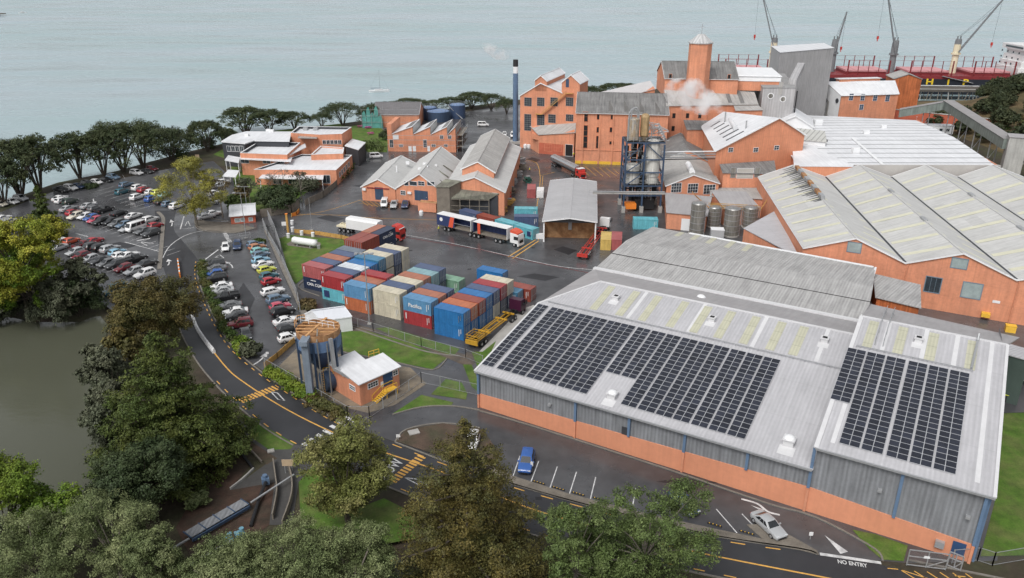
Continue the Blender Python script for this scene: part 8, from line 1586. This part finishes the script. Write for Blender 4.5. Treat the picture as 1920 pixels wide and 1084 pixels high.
for i, (x, y, yt, w_, nl) in enumerate(((533, 378, 296, 66, 0), (566, 376, 308, 62, 500), (505, 378, 312, 54, 0), (470, 384, 318, 56, 700))): tp_('bare_tree', 'bare winter tree before the offices, %s' % ('tallest', 'right of the tallest', 'left of the tallest', 'nearest the gatehouse')[i], 'bare', 'greyish', x, y, yt, w_, nl, .25, 43 + i, group='bare trees before the offices', bark=m_barkp)
for i, (x, y, yt, w_, lm, lab) in enumerate(((456, 378, 340, 40, 'brown', 'brown shrub by the gatehouse garden'), (574, 360, 332, 60, 'greyish', 'grey shrub under the verandah'), (700, 292, 258, 50, 'mid', 'green shrub left of the sawtooth workshop'), (727, 262, 240, 34, 'dark', 'dark shrub by the sawtooth workshop parapet'), (672, 286, 270, 30, 'mid', 'green shrub beside the charcoal wing'), (440, 392, 360, 34, 'mid', 'green shrub behind the parked cars at the verge'), (577, 578, 560, 36, 'brown', 'brown bush at the foot of the sheet fence'), (485, 458, 446, 26, 'hedge', 'small round hedge behind the tubular gate'), (455, 612, 596, 30, 'brown', 'dry pale shrub beside the white sedan'), (470, 668, 640, 46, 'greyish', 'bare grey shrub at the near end of the car park'), (372, 950, 922, 46, 'grey green', 'spiky flax plant under the dark evergreen'), (170, 352, 345, 30, 'dark', 'low bush on the shore behind the black pickup'), (425, 262, 246, 50, 'dark', 'dark hedge clump at the corner of the charcoal wing'), (330, 292, 276, 60, 'dark', 'low dark hedge along the shore bank'), (390, 276, 262, 60, 'dark', 'low dark hedge nearest the pale board'))): tp_('shrub', lab, 'bush', lm, x, y, yt, w_, 2600, .26, 60 + i, cat='shrub', parts=('stems', 'foliage'))
# trees on the scrub hill
random.seed(5)
for i in range(64):
    for _ in range(120):
        x, y = random.uniform(170, 250), random.uniform(268, 372)
        z = H(x, y); hh = random.uniform(5, 9.5); dz_ = z + hh - CAMH; d_ = y * CP - dz_ * SP; X_ = CX + FPX * x / d_; Y_ = CY - FPX * (y * SP + dz_ * CP) / d_
        if z > .3 and y > 268 and X_ > 1756 and Y_ > max(196 - (X_ - 1756) * .48, 124) and (y > 292 or x < 186): break
    tree('hill_tree', 'dark scrub tree on the hillside behind the conveyor gallery', 'bush', 'hill', (x, y, z - .3), hh, hh * random.uniform(1.1, 1.5), 5200, .30, 200 + i, group='scrub trees on the hill', var='hill%d' % (i % 4))
for i in range(70):
    for _ in range(30):
        x, y = random.uniform(166, 215), random.uniform(250, 312)
        if H(x, y) > 1: break
    tree('scrub_bush', 'low brown and green scrub bush on the hill slope', 'bush', 'brown' if i % 2 else 'mid', (x, y, H(x, y) - .2), random.uniform(1.2, 2.6), random.uniform(2.5, 5), 900, .24, 300 + i, group='scrub bushes on the hill slope', var='scr%d' % (i % 4), cat='bush')
def hedge(label, pts, w_, h, lm, n, seed, leaf=.16):
    rng = np.random.default_rng(seed); wp = [P(x, y)[:2] for x, y in smooth_line(pts)]; r = thing('hedge', label, 'hedge', (*wp[0], 0)); cl = []
    for a, c in zip(wp, wp[1:]):
        k = max(1, int(math.dist(a, c) / .7))
        for i in range(k): q = lerp(a, c, i / k); cl.append((q[0] - wp[0][0] + rng.normal(0, w_ * .15), q[1] - wp[0][1] + rng.normal(0, w_ * .15), h * (.45 + .15 * rng.random()), w_ * .55 * (.7 + .5 * rng.random()), w_ * .55 * (.7 + .5 * rng.random()), h * (.45 + .25 * rng.random())))
    me_ = leafmesh('foliage', leafquads(cl, n, leaf, rng, .3, .6)); me_.materials.append(LM[lm]); o = bpy.data.objects.new('foliage', me_); COL.objects.link(o); o.parent = r
    b = MB(); [b.cyl((c_[0] + wp[0][0], c_[1] + wp[0][1], 0), (c_[0] + wp[0][0], c_[1] + wp[0][1], h * .5), .05, .03, 5) for c_ in cl[::3]]; b.build('stems', m_bark, r)
hedge('long clipped hedge between the road and the small car park', [(379, 496), (386, 530), (398, 565), (415, 605), (440, 640), (466, 664)], 1.7, 1.1, 'hedge', 13000, 1); hedge('brighter green end of the car park hedge', [(452, 650), (474, 668)], 2.6, 1.5, 'bright', 4000, 2, .2)
hedge('green hedge between the road and the hopper yard', [(506, 698), (540, 718), (570, 740), (592, 752)], 2.2, 1.1, 'bright', 9000, 3, .2); hedge('brownish shrubs continuing the hopper yard hedge', [(588, 752), (620, 768), (640, 780)], 2.0, 1.0, 'rusty', 5000, 4, .18); hedge('clipped green hedge along the office drive', [(632, 342), (648, 326), (658, 314)], 2.2, 1.6, 'hedge', 5000, 5, .25); hedge('clipped green hedge below the charcoal wing', [(664, 292), (684, 282)], 2, 2.0, 'mid', 4000, 6, .25); hedge('hedge row beside the gatehouse garden path', [(434, 398), (446, 376), (452, 362)], 1.8, 1.5, 'hedge', 4000, 7, .25); hedge('leafy ground plants in the bark bed beside the footpath', [(578, 760), (600, 772), (632, 790)], .8, .4, 'brown', 1500, 8, .14)
# ------------------------------------------------------------ steam
def plume(name, label, pts, dens, seed):
    b = MB(); R = []
    for i, (x, y, Y, r_) in enumerate(pts):
        c = PD(x, y, Y); R.append([(c[0] + r_ * .35 * math.cos(a), c[1] + r_ * math.cos(a), c[2] + r_ * math.sin(a)) for a in [2 * math.pi * j / 14 for j in range(14)]])
    b.rings(R); m = bpy.data.materials.new(name + '_vapour'); m.use_nodes = True; t = m.node_tree; N, L = t.nodes, t.links; N.remove(N['Principled BSDF']); v = N.new('ShaderNodeVolumePrincipled'); L.new(v.outputs[0], N['Material Output'].inputs['Volume']); v.inputs['Color'].default_value = (1, 1, 1, 1); v.inputs['Anisotropy'].default_value = .2
    tc = N.new('ShaderNodeTexCoord'); n = N.new('ShaderNodeTexNoise'); n.inputs['Scale'].default_value = .27; n.inputs['Detail'].default_value = 5; L.new(tc.outputs['Object'], n.inputs[0]); r = N.new('ShaderNodeMapRange'); L.new(n.outputs[0], r.inputs[0]); r.inputs[1].default_value = .47; r.inputs[2].default_value = .72; r.inputs[3].default_value = 0; r.inputs[4].default_value = dens; L.new(r.outputs[0], v.inputs['Density'])
    o = b.build(name, m, weld=True); tag(o, label, 'steam', kind='stuff'); return o
plume('steam', 'white steam drifting from a flue across the orange tower building', [(1362, 213, 236, .6), (1352, 203, 236, 2.0), (1330, 190, 237, 4.2), (1305, 180, 238, 5.6), (1280, 176, 239, 5.0), (1255, 172, 240, 3.6), (1243, 170, 240, .8)], .7, 1)
plume('chimney_steam', 'thin wisp of vapour left of the blue chimney top', [(966, 104, 288, .4), (950, 105, 288, 1.6), (930, 98, 288, 2.6), (912, 90, 288, 1.8), (902, 84, 288, .3)], .6, 2)
